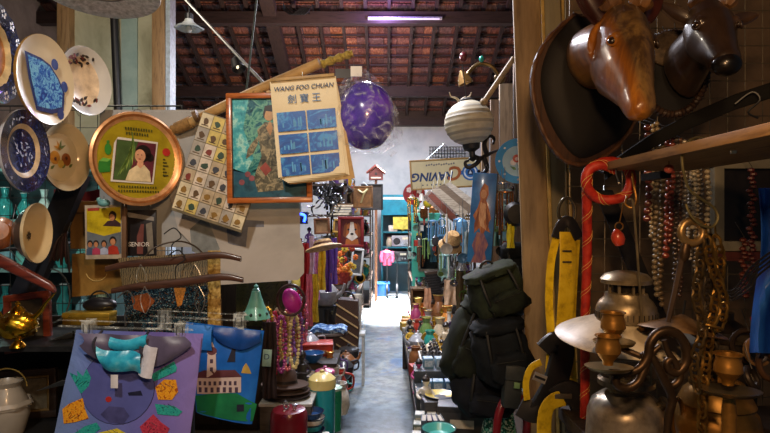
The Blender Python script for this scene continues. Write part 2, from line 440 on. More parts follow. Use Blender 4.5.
def decal(mb, rad, pts, y, m, sx=1.): mb.add([(p[0]*rad*sx, y*rad, p[1]*rad) for p in pts], [tuple(range(len(pts)))], m)
def leaf(cx, cz, L, w, a):
    o = []
    for t, s in ((0, 0), (.3, 1), (.6, .8), (1, 0), (.6, -.8), (.3, -1)):
        x, z = (t-.5)*L, s*w/2; o.append((cx+x*math.cos(R(a))-z*math.sin(R(a)), cz+x*math.sin(R(a))+z*math.cos(R(a))))
    return o
# 1 scalloped blue plate with an orange centre
tan = M('#c98b4a', .25, 0, .3, 30, 0, .5)
def d1(t, rad, X, sx):
    for i in range(14):
        a = 2*PI*i/14; mb = MB()
        for q in range(5): decal(mb, rad, circ(.86*math.cos(a)+.07*math.cos(q*1.3), .86*math.sin(a)+.07*math.sin(q*1.3), .035, 8), -.048, white, sx)
        mb.build('rim_flower', t)
plate('scalloped_plate', 'blue scalloped plate with an orange centre, cut by the left edge', -2, 53, 1.55, 25, 49, 44, -4,
      [(0, .12, tan), (.45, .12, tan), (.52, .1, M('#e3d2a4', .25)), (.66, .04, navy), (.85, 0., navy), (1., -.03, navy)], d1, rimwav=lambda a, i: 1+.025*math.cos(a*14) if 3 <= i <= 8 else 1)
# 2 oval cream plate, blue scene
def d2(t, rad, X, sx):
    o_ = [(-.62, .6), (-.1, .48), (.2, .34), (.46, .02), (.6, -.3), (.48, -.7), (.05, -.76), (-.5, -.66), (-.6, 0)]
    mb = MB(); decal(mb, rad, o_, -.042, M('#12246a', .25, 0, .2, 20, 0, .5), sx); decal(mb, rad, [(x*.87, z*.87) for x, z in o_], -.046, blueprint, sx)
    for c in [(.62, -.14), (.36, .36), (.34, -.78)]: decal(mb, rad, circ(c[0], c[1], .13, 10), -.047, M('#1b347e', .25, 0, .2, 20, 0, .5), sx)
    mb.build('blue_scene', t)
plate('oval_plate', 'oval cream plate with a bright blue landscape print', 45, 80, 1.70, 29, 44, 20, -12,
      [(0, .03, cream), (.7, .03, cream), (.78, 0, cream), (.99, -.05, cream), (1., -.055, M('#8a6a30', .3))], d2)
# 3 white bowl with leaf sprays
leafm = M('#3d3128', .4); redm = M('#7d2f25', .4)
def d3(t, rad, X, sx):
    mb = MB(); rr = random.Random(5)
    for cz, s in ((.66, 1), (-.64, -1)):
        for i in range(20):
            x = rr.uniform(-.5, .5); z = cz+rr.uniform(-.14, .14)-abs(x)*.2*s
            decal(mb, rad, leaf(x, z, .2, .09, rr.uniform(0, 180)), (.2*(.97-math.hypot(x, z))/.25 if math.hypot(x, z) > .72 else .2+.12*min(1, (.72-math.hypot(x, z))/.17))-.03, rr.choice([leafm, leafm, redm]), sx)
    mb.build('leaf_sprays', t)
plate('leaf_bowl', 'white bowl with dark leaf sprays, tucked behind the oval plate', 87, 81, 2.0, 26, 34, 26, -10,
      [(0, .34, M('#ead2b2', .3)), (.55, .32, M('#ead2b2', .3)), (.72, .2, M('#d8d8d2', .25, 0, .08, 9, 0, .5)), (.97, 0, M('#d8d8d2', .25, 0, .08, 9, 0, .5)), (1., -.01, M('#6d665c', .3))], d3, 'bowl')
# 4 dark blue willow plate
def d4(t, rad, X, sx):
    mb = MB(); rr = random.Random(8); pale = M('#aeb8d2', .3)
    for i in range(46):
        mb = MB(); a = rr.uniform(0, 2*PI); r0 = rr.choice([rr.uniform(.78, .93), rr.uniform(.05, .45)])
        decal(mb, rad, leaf(r0*math.cos(a), r0*math.sin(a), rr.uniform(.08, .17), .05, rr.uniform(0, 180)), -.03 if r0 > .6 else .06, pale, sx); mb.build('willow_leaf', t)
plate('willow_plate', 'dark blue willow pattern plate hung below the scalloped plate', 25, 151, 1.70, 25, 41, 40, 6,
      [(0, .08, navy), (.5, .08, navy), (.54, .06, M('#c9b28c', .3)), (.64, .02, M('#c9b28c', .3)), (.66, .01, navy), (.98, -.04, navy), (1., -.05, M('#a8adb5', .3))], d4)
# 5 fruit bowl
def d5(t, rad, X, sx):
    mb = MB(); og = M('#c98a2a', .35); og2 = M('#9c5a22', .35); gr = M('#6b7a3a', .4)
    decal(mb, rad, circ(-.22, .0, .2), .215, og, sx); decal(mb, rad, circ(.22, -.08, .19), .215, og2, sx); decal(mb, rad, circ(-.02, -.2, .12), .21, M('#d7b04a', .35), sx)
    for a in (20, 70, 110, 160): decal(mb, rad, leaf(.0+.1*math.cos(R(a)), .25+.1*math.sin(R(a)), .34, .09, a), .21, gr if a < 100 else og, sx)
    for x in (-.35, .38, .1): decal(mb, rad, leaf(x, -.27, .2, .09, 30), .21, gr, sx)
    for x in (.22, -.22): decal(mb, rad, circ(x, -.04, .05), .2, M('#5a2d1a', .4), sx)
    mb.build('fruit_print', t)
plate('fruit_bowl', 'cream bowl printed with orange fruit, between willow plate and yellow tray', 67, 157, 1.95, 25, 34, 16, -8,
      [(0, .24, cream), (.7, .22, cream), (.78, .12, cream), (.97, 0., cream), (1.0, -.01, M('#4a3a2a', .3))], d5, 'bowl')
# 6 round tin tray
copper = M('#b9753f', .35, .55, .2, 40.); copper2 = M('#d9a06a', .35, .4, .2, 40.)
yel = mottled('tray_yellow', [(.3, '#8f7e10'), (.55, '#aa981c'), (.8, '#9c8a16')], 14., .35, coat=.3)
def d6(t, rad, X, sx):
    k = 2.0/F
    mb = MB(); y = .035
    decal(mb, rad, [(-.5, .3), (-.42, .3+.13), (.43, .40), (.33, -.52), (-.57, -.5)], y, white, sx)
    mb.build('photo_border', t)
    mb = MB(); ph = mottled('dark_plum', [(.3, '#4a1f2a'), (.6, '#6d2c3a'), (.8, '#3a1820')], 9., .4)
    decal(mb, rad, [(-.45, .38), (.39, .36), (.29, -.48), (-.53, -.46)], y-.01, ph, sx)
    gr = M('#3f5a2a', .5); decal(mb, rad, [(-.44, .37), (.0, .37), (-.1, .1), (-.2, -.46), (-.52, -.46)], y-.012, gr, sx)
    for q in range(7): decal(mb, rad, leaf(-.28+.03*q, -.1+.06*q, .7, .05, 60+6*q), y-.013, M('#86a04a', .5) if q % 2 else M('#5a7a32', .5), sx)
    skin = M('#d9a27c', .5); hair = M('#1a1210', .4); dress = M('#d9c9a0', .6)
    decal(mb, rad, [(-.28, -.47), (-.2, -.25), (-.05, -.14), (.12, -.12), (.24, -.25), (.27, -.475)], y-.018, dress, sx)
    decal(mb, rad, [(-.04, -.12), (.0, .0), (.1, .0), (.1, -.14), (.03, -.2)], y-.02, skin, sx)
    decal(mb, rad, circ(.1, .13, .17, 18, .18), y-.021, hair, sx); decal(mb, rad, circ(.24, .05, .09, 14), y-.021, hair, sx)
    decal(mb, rad, circ(.03, .07, .115, 18, .14), y-.024, skin, sx)
    for x in (-.02, .06): decal(mb, rad, circ(x, .09, .016, 8, .01), y-.027, hair, sx)
    decal(mb, rad, circ(.02, .0, .03, 8, .012), y-.027, M('#a03a34', .4), sx)
    mb.build('portrait_print', t)
    mb = MB(); gr = M('#2c7a2a', .4); dk = M('#4a4a12', .5); rd = M('#b32d22', .4)
    decal(mb, rad, [(-.8, -.1), (-.72, -.02), (-.56, -.04), (-.58, -.3), (-.82, -.34)], y, gr, sx)
    decal(mb, rad, [(-.8, -.1), (-.72, -.02), (-.56, -.04), (-.63, -.1)], y-.003, M('#6cb04a', .4), sx); mb.build('printed_matchbox', t); mb = MB()
    decal(mb, rad, circ(-.62, .16, .07, 12, .12), y, gr, sx); decal(mb, rad, rect(-.645, .28, -.595, .34), y, gr, sx); mb.build('printed_bottle', t); mb = MB()
    decal(mb, rad, circ(.62, .2, .09, 12), y, rd, sx); mb.build('printed_flower', t); mb = MB()
    for i in range(6): decal(mb, rad, rect(.54, .02-.07*i, .56+.06*(i % 3+1)*.6, .05-.07*i), y, dk, sx)
    mb.build('side_lettering', t); mb = MB()
    for i in range(11): decal(mb, rad, rect(-.28+.055*i, .6, -.245+.055*i, .66), y, dk, sx)
    for i in range(9): decal(mb, rad, rect(-.26+.055*i, .5, -.225+.055*i, .56), y, dk, sx)
    mb.build('top_lettering', t); mb = MB()
    for r_, n_ in ((-.62, 15), (-.71, 16)):
        for i in range(n_): decal(mb, rad, rect(-.42+.056*i, r_, -.385+.056*i, r_+.045), y, dk, sx)
    mb.build('bottom_lettering', t)
    mb = MB(); mb.tube(arc(0, .98*rad, .09*rad, -20, 200, 12, .01), .0016, steel, 6); mb.build('hanging_loop', t)
plate('tin_tray', 'round tin tray with copper rim, yellow face and a woman\'s portrait', 139, 159, 2.0, 47, 47, 12, 0,
      [(0, .06, yel), (.80, .06, yel), (.83, .055, copper2), (.9, 0, copper), (.95, -.03, copper2), (1., 0, copper)], d6, 'tray', n=56)
# 7 low bowl, dark outside
def d7(t, rad, X, sx):
    m1 = M('#7a3e22', .4); m2 = M('#3a3430', .4)
    for cx_, cz_, mm in ((-.35, .1, m1), (.42, -.02, m2)):
        mb = MB()
        for q in range(8): decal(mb, rad, leaf(cx_+.1*math.cos(q*PI/4), cz_+.1*math.sin(q*PI/4), .18, .08, q*45), .47, mm, sx)
        mb.build('round_motif', t)
plate('deep_bowl', 'deep cream bowl with dark outside and two round motifs, under the willow plate', 38, 233, 1.78, 15, 30, 38, 12,
      [(0, .55, M('#d9c496', .3, 0, .1, 8, 0, .4)), (.5, .5, M('#d9c496', .3, 0, .1, 8, 0, .4)), (.8, .25, M('#d9c496', .3, 0, .1, 8, 0, .4)), (.97, 0., M('#d9c496', .3, 0, .1, 8, 0, .4)), (1, -.02, M('#b7a988', .3))], d7, 'bowl', back=M('#2c3a3a', .3, 0, .2, 10, 0, .4))
# pressed metal dish overhead
t = T('pressed_metal_dish', 'grey pressed metal dish at the top, above the bowl with leaf sprays', 'dish', 97, -10, 1.9)
k = 1.9/F
mb = MB(); mb.lathe([(0, .02), (30*k, .018), (44*k, .008), (54*k, 0), (59*k, 0), (59.5*k, .003), (54*k, .006), (44*k, .016), (0, .03)], M('#d5d2d6', .4, .25, .35, 60., 1., bsc=120), RX(-8), 48); mb.build('dish', t)
mb = MB(); mb.tube([(30*k*math.cos(a), 30*k*math.sin(a), .0) for a in [2*PI*i/40 for i in range(40)]], .003, M('#8b898c', .4, .8), 6, True, RX(-8) @ TR(0, 0, .016)); mb.build('pressed_ring', t)
mb = MB(); mb.tube([(0, 0, .02), (0, .02, .3)], .0015, steel, 5); mb.build('hanging_wire', t)
# ---- calendar & grey sheets behind the tray
t = T('wall_calendar', 'large pale wall calendar with spiral binding, hung behind the round tin tray', 'calendar', 150, 180, 2.16)
k = 2.16/F
pap = mottled('calendar_paper', [(.3, '#8a8d8d'), (.6, '#a9abaa'), (.8, '#999c9c')], 3., .7)
mb = MB(); mb.grid(lambda u, v: ((-50+104*u)*k, .006*math.sin(u*5)*v, (-67+137*(1-v))*k), 8, 8, pap, thick=.003); mb.build('pages', t)
mb = MB()
for i in range(24): mb.tube([((-49+4.3*i)*k+.002*math.cos(a), .004*math.cos(a), 68*k+.006*math.sin(a)) for a in [2*PI*j/8 for j in range(8)]], .0008, steel, 4, True)
mb.build('spiral_binding', t)
mb = MB(); mb.tube([(0, .004, 68*k), (0, .01, 78*k)], .001, steel, 5); mb.build('hanging_hook', t)
t = T('grey_plastic_sheet', 'big pale grey plastic sheet hanging below the framed painting', 'sheet', 240, 235, 2.14)
k = 2.14/F
shm = mottled('grey_plastic', [(.3, '#98948e'), (.5, '#b2aea7'), (.7, '#bebab4')], 2.5, .45, dist=.6)
out = [(-75, 60), (60, 62), (60, -2), (64, -14), (64, -38), (58, -45), (-22, -50), (-36, -22), (-62, 5)]
mb = MB(); mb.prism([(x*k, z*k) for x, z in out], 0, .003, shm); mb.build('sheet', t, smooth=False)
mb = MB(); mb.prism([(x*k, z*k) for x, z in [(-14, 16), (6, 15), (24, 14), (24, 8), (8, 8), (6, -12), (-6, -10), (-12, -8)]], -.0012, 0, M('#6f7480', .5)); mb.prism([(x*k, z*k) for x, z in [(-50, 6), (-34, 20), (-20, -14), (-32, -24), (-48, -16)]], -.0012, 0, M('#7a8080', .5)); mb.build('darker_patch', t, smooth=False)  # two darker grey shapes laid flat on the sheet
mb = MB()
for x in (-60, 50): mb.tube([(x*k, 0, 61*k), (x*k, .02, 72*k)], .0012, steel, 5)
mb.build('hanging_clips', t)
# ---- stamp board
t = T('stamp_board', 'long tilted board of small printed stamps left of the framed painting', 'stamp board', 222, 172, 2.04, roll=18)
k = 2.04/F
mb = MB(); mb.box((0, .004, 0), (74*k, .008, 104*k), M('#7d745c', .6), bev=.002); mb.box((0, -.001, -24*k), (74*k, .0015, 2.4*k), M('#7d7565', .6)); mb.build('backing_board', t)
rr = random.Random(4)
bgs = [M(c, .55) for c in ('#d8cfae', '#c9b86a', '#b9a98a', '#d3c9b8', '#a8a49a')]; ink = [M(c, .5) for c in ('#5a4326', '#3a3f4a', '#7a2f22', '#2f4a3a', '#8a6a2a')]
mb = MB()
for i in range(6):
    for j in range(7):
        x = -30.5+i*12.2; z = 44-j*14.4
        mb.flat([((x+a)*k, (z+b)*k) for a, b in ((-5.8, -6.8), (5.8, -6.8), (5.8, 6.8), (-5.8, 6.8))], -.0024, bgs[(i+2*rr.randrange(3)) % 5])
        mb.flat([((x+rr.uniform(2.2, 4)*math.cos(q*PI/3.5))*k, (z-.6+rr.uniform(2.5, 4.6)*math.sin(q*PI/3.5))*k) for q in range(7)], -.0032, rr.choice(ink))
        mb.flat([((x+a)*k, (z+b)*k) for a, b in ((-3.6, -5.3), (3.6, -5.3), (3.6, -4.3), (-3.6, -4.3))], -.0032, ink[0])
mb.build('printed_stamps', t)
mb = MB(); mb.tube([(-8*k, .004, 52*k), (0, .01, 60*k), (8*k, .004, 52*k)], .0012, steel, 5); mb.build('hanging_string', t)
# ---- bamboo pole
t = T('bamboo_pole', 'long tan bamboo pole slanting up behind the paper pad', 'pole', 248, 97, 2.06)
k = 2.06/F
bam = mottled('bamboo', [(.3, '#7d5f33'), (.5, '#a98550'), (.75, '#c7a56a')], 20., .5, aniso=(.4, 1, 1))
pts = [((x-248)*k, (x-248)*-.0009, (97-y)*k) for x, y in ((165, 127), (185, 120), (215, 108), (255, 92), (300, 76), (322, 68))]
mb = MB(); mb.tube(spline(pts, 5), 5.2*k, bam, 12); mb.build('shaft', t)
for x, y in ((196, 116), (236, 100), (278, 84)):
    mb = MB(); mb.tube([((x-2-248)*k, 0, (97-y-.8)*k), ((x+2-248)*k, 0, (97-y+.8)*k)], 5.9*k, M('#6d5230', .6), 12); mb.build('node_ring', t)
mb = MB(); mb.tube([((x-248)*k, -.012, (97-y)*k) for x, y in ((268, 94), (323, 63))], 3.4*k, M('#c4a678', .6), 10); mb.build('rolled_paper', t)
mb = MB(); mb.tube(spline([((x-248)*k, -.02, (97-y)*k) for x, y in ((322, 66), (338, 60), (353, 55))], 6), [4*k*(1+.25*math.sin(i*2.1)) for i in range(13)], mottled('straw_tip', [(.3, '#6b5a24'), (.6, '#b09a44'), (.8, '#d2bb62')], 90., .7), 9); mb.build('straw_tip', t)
mb = MB(); mb.tube([((x-248)*k, (x-248)*-.0009, (97-y)*k) for x, y in ((170, 125.5), (186, 119.5))], 6.6*k, M('#8a6a3a', .7, 0, .4, 60, .5), 10); mb.build('cord_wrapping', t)
# ---- framed painting
t = T('framed_painting', 'orange wood framed painting of a robed figure in a teal forest', 'picture', 269.5, 148, 2.02, roll=-.8)
k = 2.02/F; w, h = 42.5*k, 55*k
fw = wood('#b5662a', '#6e3512', .35, 9., 'x', .4)
def frame(t, w, h, f, d, m, name='frame', y=0., bev=.003):
    mb = MB()
    mb.box((0, y, h-f/2), (2*w, d, f), m, bev=bev); mb.box((0, y, -h+f/2), (2*w, d, f), m, bev=bev)
    mb.box((-w+f/2, y, 0), (f, d*.96, 2*h-f), m, bev=bev); mb.box((w-f/2, y, 0), (f, d*.96, 2*h-f), m, bev=bev)
    return mb.build(name, t)
frame(t, w, h, 5.5*k, .022, fw); frame(t, w-5*k, h-5*k, 1.2*k, .018, M('#3a2a1a', .5), 'inner_lip')
pc = mottled('teal_forest', [(.3, '#0f2c30'), (.42, '#2f7a7c'), (.52, '#7ab8a0'), (.6, '#2f6a7c'), (.72, '#123440')], 22., .25, coat=.4, dist=1.2)
mb = MB(); mb.box((0, .002, 0), (2*(w-4*k), .004, 2*(h-4*k)), pc)
def q(pts, m, y): mb.flat([(x*k, z*k) for x, z in pts], y, m)
q([(-37, -50), (37, -50), (37, -32), (10, -26), (-10, -30), (-37, -20)], mottled('forest_floor', [(.3, '#1c3040'), (.5, '#2f6072'), (.7, '#1a4a66')], 16., .3), -.0008)
q([(-37, 50), (-20, 50), (-26, 20), (-16, -10), (-24, -25), (-37, -22)], mottled('cyan_light', [(.35, '#1c7a90'), (.5, '#4fb4bc'), (.6, '#a8e0d4'), (.75, '#2a8a98')], 26., .3), -.0008)
q([(5, 50), (37, 50), (37, -20), (22, -10), (14, 20)], mottled('mist_green', [(.35, '#2c5a44'), (.5, '#5a8a6a'), (.6, '#a0bc90'), (.75, '#28503f')], 28., .3), -.0008)
robe = mottled('robe', [(.35, '#2c2e26'), (.5, '#6a6650'), (.6, '#a89c7a'), (.75, '#384038')], 40., .35, dist=1.)
q([(-12, 18), (-4, 26), (6, 25), (10, 10), (8, -10), (12, -30), (14, -42), (-12, -44), (-16, -30), (-8, -8)], robe, -.0016)
q(leaf(-16, 2, 30, 7, 60), robe, -.0018); q(leaf(12, 6, 26, 6, 110), robe, -.0018)
q(circ(0, 33, 5, 14, 6), M('#c49a6c', .4), -.0024); q([(-6, 34), (-4, 42), (3, 43), (7, 36), (5, 30), (4, 36), (-3, 37), (-5, 30)], M('#1c1a20', .4), -.0026)
q([(-3, 20), (1, 27), (4, 20), (1, 12)], M('#b88a5a', .4), -.0024)
q([(-10, -20), (-4, -14), (2, -22), (-4, -28)], M('#8a3a30', .4), -.0024)
for x, z in ((-22, -26), (-18, -30), (20, -28), (26, -34), (-28, -34)): q(circ(x, z, 3, 8), M('#8a4a52', .4), -.0022)
mb.build('painted_panel', t)
mb = MB(); mb.tube([(-20*k, .01, h-2*k), (-10*k, .02, h+10*k), (10*k, .01, h-2*k)], .001, steel, 5); mb.build('hanging_wire', t)
# ---- paper pad
t = T('paper_pad', 'curling pad of sheets with blue photo cells and Chinese heading', 'calendar pad', 307, 127, 1.94, roll=-5)
k = 1.94/F
ppm = mottled('yellowed_paper', [(.3, '#d8caa0'), (.6, '#e8ddba'), (.8, '#efe6cc')], 6., .6)
def pad(i):
    dx = i*1.9; dz = -i*1.2
    mb = MB()
    def f(u, v):
        x = (-33+66*u+dx*(v*.9)); z = (48-96*v+dz*v)
        y = i*.0022 - .022*max(0, v-.72)**1.3*(u) + .006*math.sin(u*4+i)*(v)
        return (x*k, y, z*k)
    mb.grid(f, 8, 10, ppm if i < 6 else M('#b08f5a', .7), thick=.0012)
    return mb
for i in range(7):
    o = pad(i).build('sheet', t)
mb = MB(); ph = [mottled('photo_blue_%d' % i, [(.3, '#0a4c9c'), (.5, '#0c62b8'), (.6, '#3a98d8'), (.66, '#0c5cac'), (.8, '#0b448c')], s, .35, dist=1.4, aniso=an) for i, (s, an) in enumerate([(26., (1, 1, .6)), (34., (.5, 1, 1)), (22., (1, 1, 1))])]
rr = random.Random(2)
for j in range(3):
    for i in range(2):
        x0 = -28+i*30; z0 = 16-j*22.3
        mb.flat([(x*k, z*k) for x, z in rect(x0-.8, z0-18.8, x0+27.8, z0+.3)], -.0066, ph[(i+j) % 3])
        mb.flat([(x*k, z*k) for x, z in [(x0, z0-18), (x0, z0-13), (x0+8, z0-10), (x0+16, z0-14), (x0+27, z0-11), (x0+27, z0-18)]], -.0070, ph[(i+j+1) % 3])
        for q_ in range(5):
            xx = x0+rr.uniform(3, 23); mb.flat([(x*k, z*k) for x, z in rect(xx, z0-15, xx+1.4, z0-15+rr.uniform(4, 10))], -.0074, M('#4a9cd0', .5))
mb.build('photo_cells', t)
mb = MB(); tx = M('#1f3f66', .5)
mb.text('WANG FOO CHUAN', 6.3*k, tx, TR(0, -.0072, 39.5*k), shear=.25, bold=.0002)
mb.text('劍 寶 王', 9.5*k, M('#2a66a0', .5), TR(0, -.0072, 28*k))
mb.text('寶', 9.5*k, M('#1f4f90', .5), TR(0, -.0073, 28*k)) if False else None
mb.build('heading', t)
mb = MB(); mb.box((0, -.008, 49*k), (64*k, .01, 3*k), M('#a98a52', .5), bev=.001); mb.tube([(0, -.004, 50*k), (0, .01, 56*k)], .0013, steel, 5); mb.build('hanging_bar', t)
mb = MB(); mb.grid(lambda u, v: ((-34+69*u)*k, -.012-.003*math.sin(u*9+v*4), (48-97*v)*k), 10, 10, film('clear_film', '#e8eef2', .03)); mb.build('plastic_sleeve', t)
# ---- purple ball in a bag
t = T('purple_ball', 'shiny purple ball in a clear plastic bag right of the paper pad', 'ball', 366, 116, 2.0)
k = 2.0/F
pur = mottled('purple_foil', [(.3, '#2a1a78'), (.5, '#4a2cb0'), (.65, '#7a4fd0'), (.8, '#3a2294')], 9., .22, coat=.7)
mb = MB(); mb.ell((0, 0, 0), (29*k, 27*k, 34*k), pur, 26, 18, fn=lambda d: 1+.012*math.sin(d.z*9+d.x*5)); mb.build('ball', t)
mb = MB()
def bag(u, v):
    a = 2*PI*u; z = 46*(1-v)-36*v
    r = (7+27*min(1, (v/.55))**.7) if v < .9 else 33-14*(v-.9)*10
    r *= 1+.07*math.sin(a*7+v*9)+.04*math.sin(a*13)
    return (r*k*math.cos(a)*(1.0)+(-7*k)*(1-v)**2, r*k*.95*math.sin(a), z*k)
mb.grid(bag, 44, 18, film('clear_bag', '#dfe6f2', .22)); mb.build('plastic_bag', t)  # streaky opacity paints the crease highlights of the plastic
mb = MB(); mb.grid(lambda u, v: ((8+18*u+6*v)*k, -.01*math.sin(u*9), (-26-12*v+3*math.sin(u*7))*k), 8, 5, film('bag_tail', '#dfe6f2', .2)); mb.build('bag_tail', t)
mb = MB(); mb.box((-22*k, -.05, 39*k), (15*k, .003, 9*k), M('#1c1b1c', .5)); mb.box((-9*k, -.05, 41*k), (11*k, .003, 10*k), white); mb.tube([(-12*k, -.02, 44*k), (-12*k, 0, 60*k)], .001, steel, 5); mb.build('hanging_card', t)
# ================================================================= left foreground, lower half
class Px:
    """local metre coordinates from photo pixels for a thing centred on (cx, cy) at distance D"""
    def __init__(s, cx, cy, D): s.cx, s.cy, s.k = cx, cy, D/F
    def __call__(s, x, y, d=0.): return Vector(((x-s.cx)*s.k, d, (s.cy-y)*s.k))
    def l(s, pts): return [((x-s.cx)*s.k, (s.cy-y)*s.k) for x, y in pts]
def cloth(q, left, right, top, bot, folds, bulge, mats, name, t, nu=22, nv=22, matfn=None):
    """front and back of a hanging cloth bag; left/right/top/bot give edges as functions"""
    def at(u, v, back=False):
        xl = left[0]+(left[1]-left[0])*v; xr = right[0]+(right[1]-right[0])*v
        yt = top[0]+(top[1]-top[0])*u; yb = bot[0]+(bot[1]-bot[0])*u
        x = xl+(xr-xl)*u; y = yt+(yb-yt)*v
        e = max(0, 4*u*(1-u))**.5*max(0, min(1, v*3))
        d = -bulge*e*(.4+.6*v)+folds*(math.sin(u*11+v*3)*.5+math.sin(u*23-v*5)*.2+math.sin(v*8+u*4)*.35)*(.3+.7*(1-v))
        if back: d = bulge*e*.6+.004
        return q(x, y, d)
    mb = MB(); mb.grid(lambda u, v: at(u, v), nu, nv, mats[0], mfn=matfn); mb.grid(lambda u, v: at(1-u, v, True), nu, nv, mats[-1]); mb.build(name, t, ang=60)
    def surf(x, y, off=.002):
        v = .5
        for _ in range(4):
            xl = left[0]+(left[1]-left[0])*v; xr = right[0]+(right[1]-right[0])*v; u = (x-xl)/(xr-xl)
            yt = top[0]+(top[1]-top[0])*u; yb = bot[0]+(bot[1]-bot[0])*u; v = (y-yt)/(yb-yt)
        p = at(u, v); p.y -= off; return p
    return surf
def onsurf(mb, surf, pts, m, off=.002, sub=3):
    """polygon laid on the cloth as a fan of small rings"""
    cx = sum(p[0] for p in pts)/len(pts); cy = sum(p[1] for p in pts)/len(pts)
    pp = []
    for a, b in zip(pts, pts[1:]+pts[:1]):
        L = max(1, int(math.hypot(b[0]-a[0], b[1]-a[1])/6))
        pp += [(a[0]+(b[0]-a[0])*i/L, a[1]+(b[1]-a[1])*i/L) for i in range(L)]
    n = len(pp); vs = [surf(cx, cy, off)]; fs = []
    for j in range(1, sub+1): vs += [surf(cx+(x-cx)*j/sub, cy+(y-cy)*j/sub, off) for x, y in pp]
    for i in range(n):
        i2 = (i+1) % n; fs.append((0, 1+i, 1+i2))
        for j in range(1, sub): a = 1+(j-1)*n; b = 1+j*n; fs.append((a+i, b+i, b+i2, a+i2))
    mb.add(vs, fs, m)
def pc(x, y, r, n=16, ry=None): return [(x+r*math.cos(2*PI*i/n), y+(ry or r)*math.sin(2*PI*i/n)) for i in range(n)]
# ---- purple tote
t = T('tote_bag', 'purple blue satin tote bag with a big circle and coloured castles', 'tote bag', 122, 385, 1.68); q = Px(122, 385, 1.68)
sat, nt_, b_ = nodes_of('satin_violet_blue'); tc_ = N(nt_, 'ShaderNodeTexCoord'); sp_ = N(nt_, 'ShaderNodeSeparateXYZ'); nt_.links.new(tc_.outputs['Generated'], sp_.inputs[0])
nt_.links.new(ramp(nt_, sp_.outputs['X'], [(.02, '#6f90cc'), (.35, '#6274bc'), (.7, '#6e66b6'), (.95, '#8a7cca')]).outputs['Color'], b_.inputs['Base Color']); b_.inputs['Roughness'].default_value = .33; b_.inputs['Sheen Weight'].default_value = .3; nz_ = N(nt_, 'ShaderNodeTexNoise', Scale=7., Detail=4., Distortion=1.2); nt_.links.new(tc_.outputs['Object'], nz_.inputs['Vector']); bp_ = N(nt_, 'ShaderNodeBump', Strength=.8, Distance=.012); nt_.links.new(nz_.outputs['Fac'], bp_.inputs['Height']); nt_.links.new(bp_.outputs['Normal'], b_.inputs['Normal'])
s = cloth(q, (76, 52), (203, 189), (330, 334), (442, 442), .012, .022, [sat], 'bag_body', t, 30, 26)
disc = M('#565ea4', .36, 0, .12, 12.); line = M('#1a1e3a', .5)
mb = MB(); onsurf(mb, s, pc(120, 386, 36.5, 30), line, .0015, 5); onsurf(mb, s, pc(120, 386, 36, 30), disc, .0022, 5)
onsurf(mb, s, [(104, 412), (112, 404), (126, 406), (132, 414), (126, 422), (112, 420)], M('#474a80', .4), .003)
onsurf(mb, s, pc(112, 397, 3, 8), M('#b0302c', .4), .003, 1)
onsurf(mb, s, [(130, 391), (143, 389), (145, 394), (131, 394)], line, .003, 1)
mb.build('printed_circle', t)
teal = mottled('tote_teal', [(.4, '#1d8c8c'), (.55, '#35b0a4'), (.6, '#156a72')], 120., .4); ora = mottled('tote_orange', [(.4, '#d98a1c'), (.52, '#efb02c'), (.6, '#a55216')], 110., .4); red = mottled('tote_red', [(.4, '#9c2a44'), (.55, '#c04058'), (.62, '#6a1a30')], 120., .4); yelt = mottled('tote_yellow', [(.4, '#b8b02a'), (.6, '#e0d040'), (.7, '#6a8a2a')], 110., .4)
for pts, m in [([(70, 372), (80, 378), (78, 370), (86, 376), (88, 368), (94, 376), (92, 384), (84, 392)], teal), ([(64, 408), (72, 402), (86, 396), (88, 406), (92, 416), (78, 420), (66, 422)], ora),
               ([(70, 436), (88, 424), (100, 420), (104, 426), (88, 438), (72, 441)], teal), ([(152, 374), (176, 360), (179, 366), (178, 370), (156, 380)], teal), ([(157, 386), (166, 378), (178, 378), (180, 390), (174, 398), (160, 398)], ora),
               ([(157, 402), (176, 404), (184, 410), (180, 414), (160, 412)], teal), ([(143, 424), (156, 412), (164, 420), (172, 426), (166, 438), (150, 438)], red), ([(102, 430), (120, 426), (132, 432), (124, 440), (104, 440)], yelt)]:
    mb = MB(); onsurf(mb, s, pts, m, .0025, 2)
    cx = sum(p[0] for p in pts)/len(pts); cy = sum(p[1] for p in pts)/len(pts)
    for a in range(4):
        w = a*.8-1.2+ (cx*.1); mb.tube([s(cx+6*math.cos(w)-3*math.sin(w)*i, cy+5*math.sin(w)+2*i, .0035) for i in (-1, 0, 1)], .0006, line, 4)
    mb.build('printed_castle', t)
mb = MB(); fl = M('#5b5672', .4, 0, .3, 9.)
mb.grid(lambda u, v: q(84+104*u+8*math.sin(v*3), 331+4*u+v*(12+22*math.sin(PI*u)**.8), -.03-.012*math.sin(v*PI)-.004*math.sin(u*18)), 22, 8, fl, thick=.002); mb.build('folded_flap', t, ang=60)
mb = MB(); tq = mottled('turquoise_satin', [(.35, '#1d8cb4'), (.5, '#38b4d8'), (.65, '#7fd4ea')], 14., .3)
mb.grid(lambda u, v: q(105+44*u+8*v*(1-u), 343+8*u+v*(20-2*u)+2*math.sin(u*6), -.05-.014*math.sin(PI*v)-.004*math.sin(u*14+v*6)), 14, 8, tq, thick=.003)
mb.grid(lambda u, v: q(118+36*u, 334+3*math.sin(u*4)+v*10, -.046-.01*math.sin(PI*v)), 10, 5, tq, thick=.003); mb.build('turquoise_lining', t, ang=60)
mb = MB(); mb.grid(lambda u, v: q(152+12*u-6*v, 340+4*u+v*30, -.048-.01*math.sin(PI*u)), 6, 8, M('#cfd4e4', .4), thick=.002); mb.build('white_lining', t)
mb = MB(); mb.grid(lambda u, v: q(119+7*u, 370+13*v, -.05), 1, 2, M('#c9ccd4', .6), thick=.001); mb.build('care_tag', t)
mb = MB()
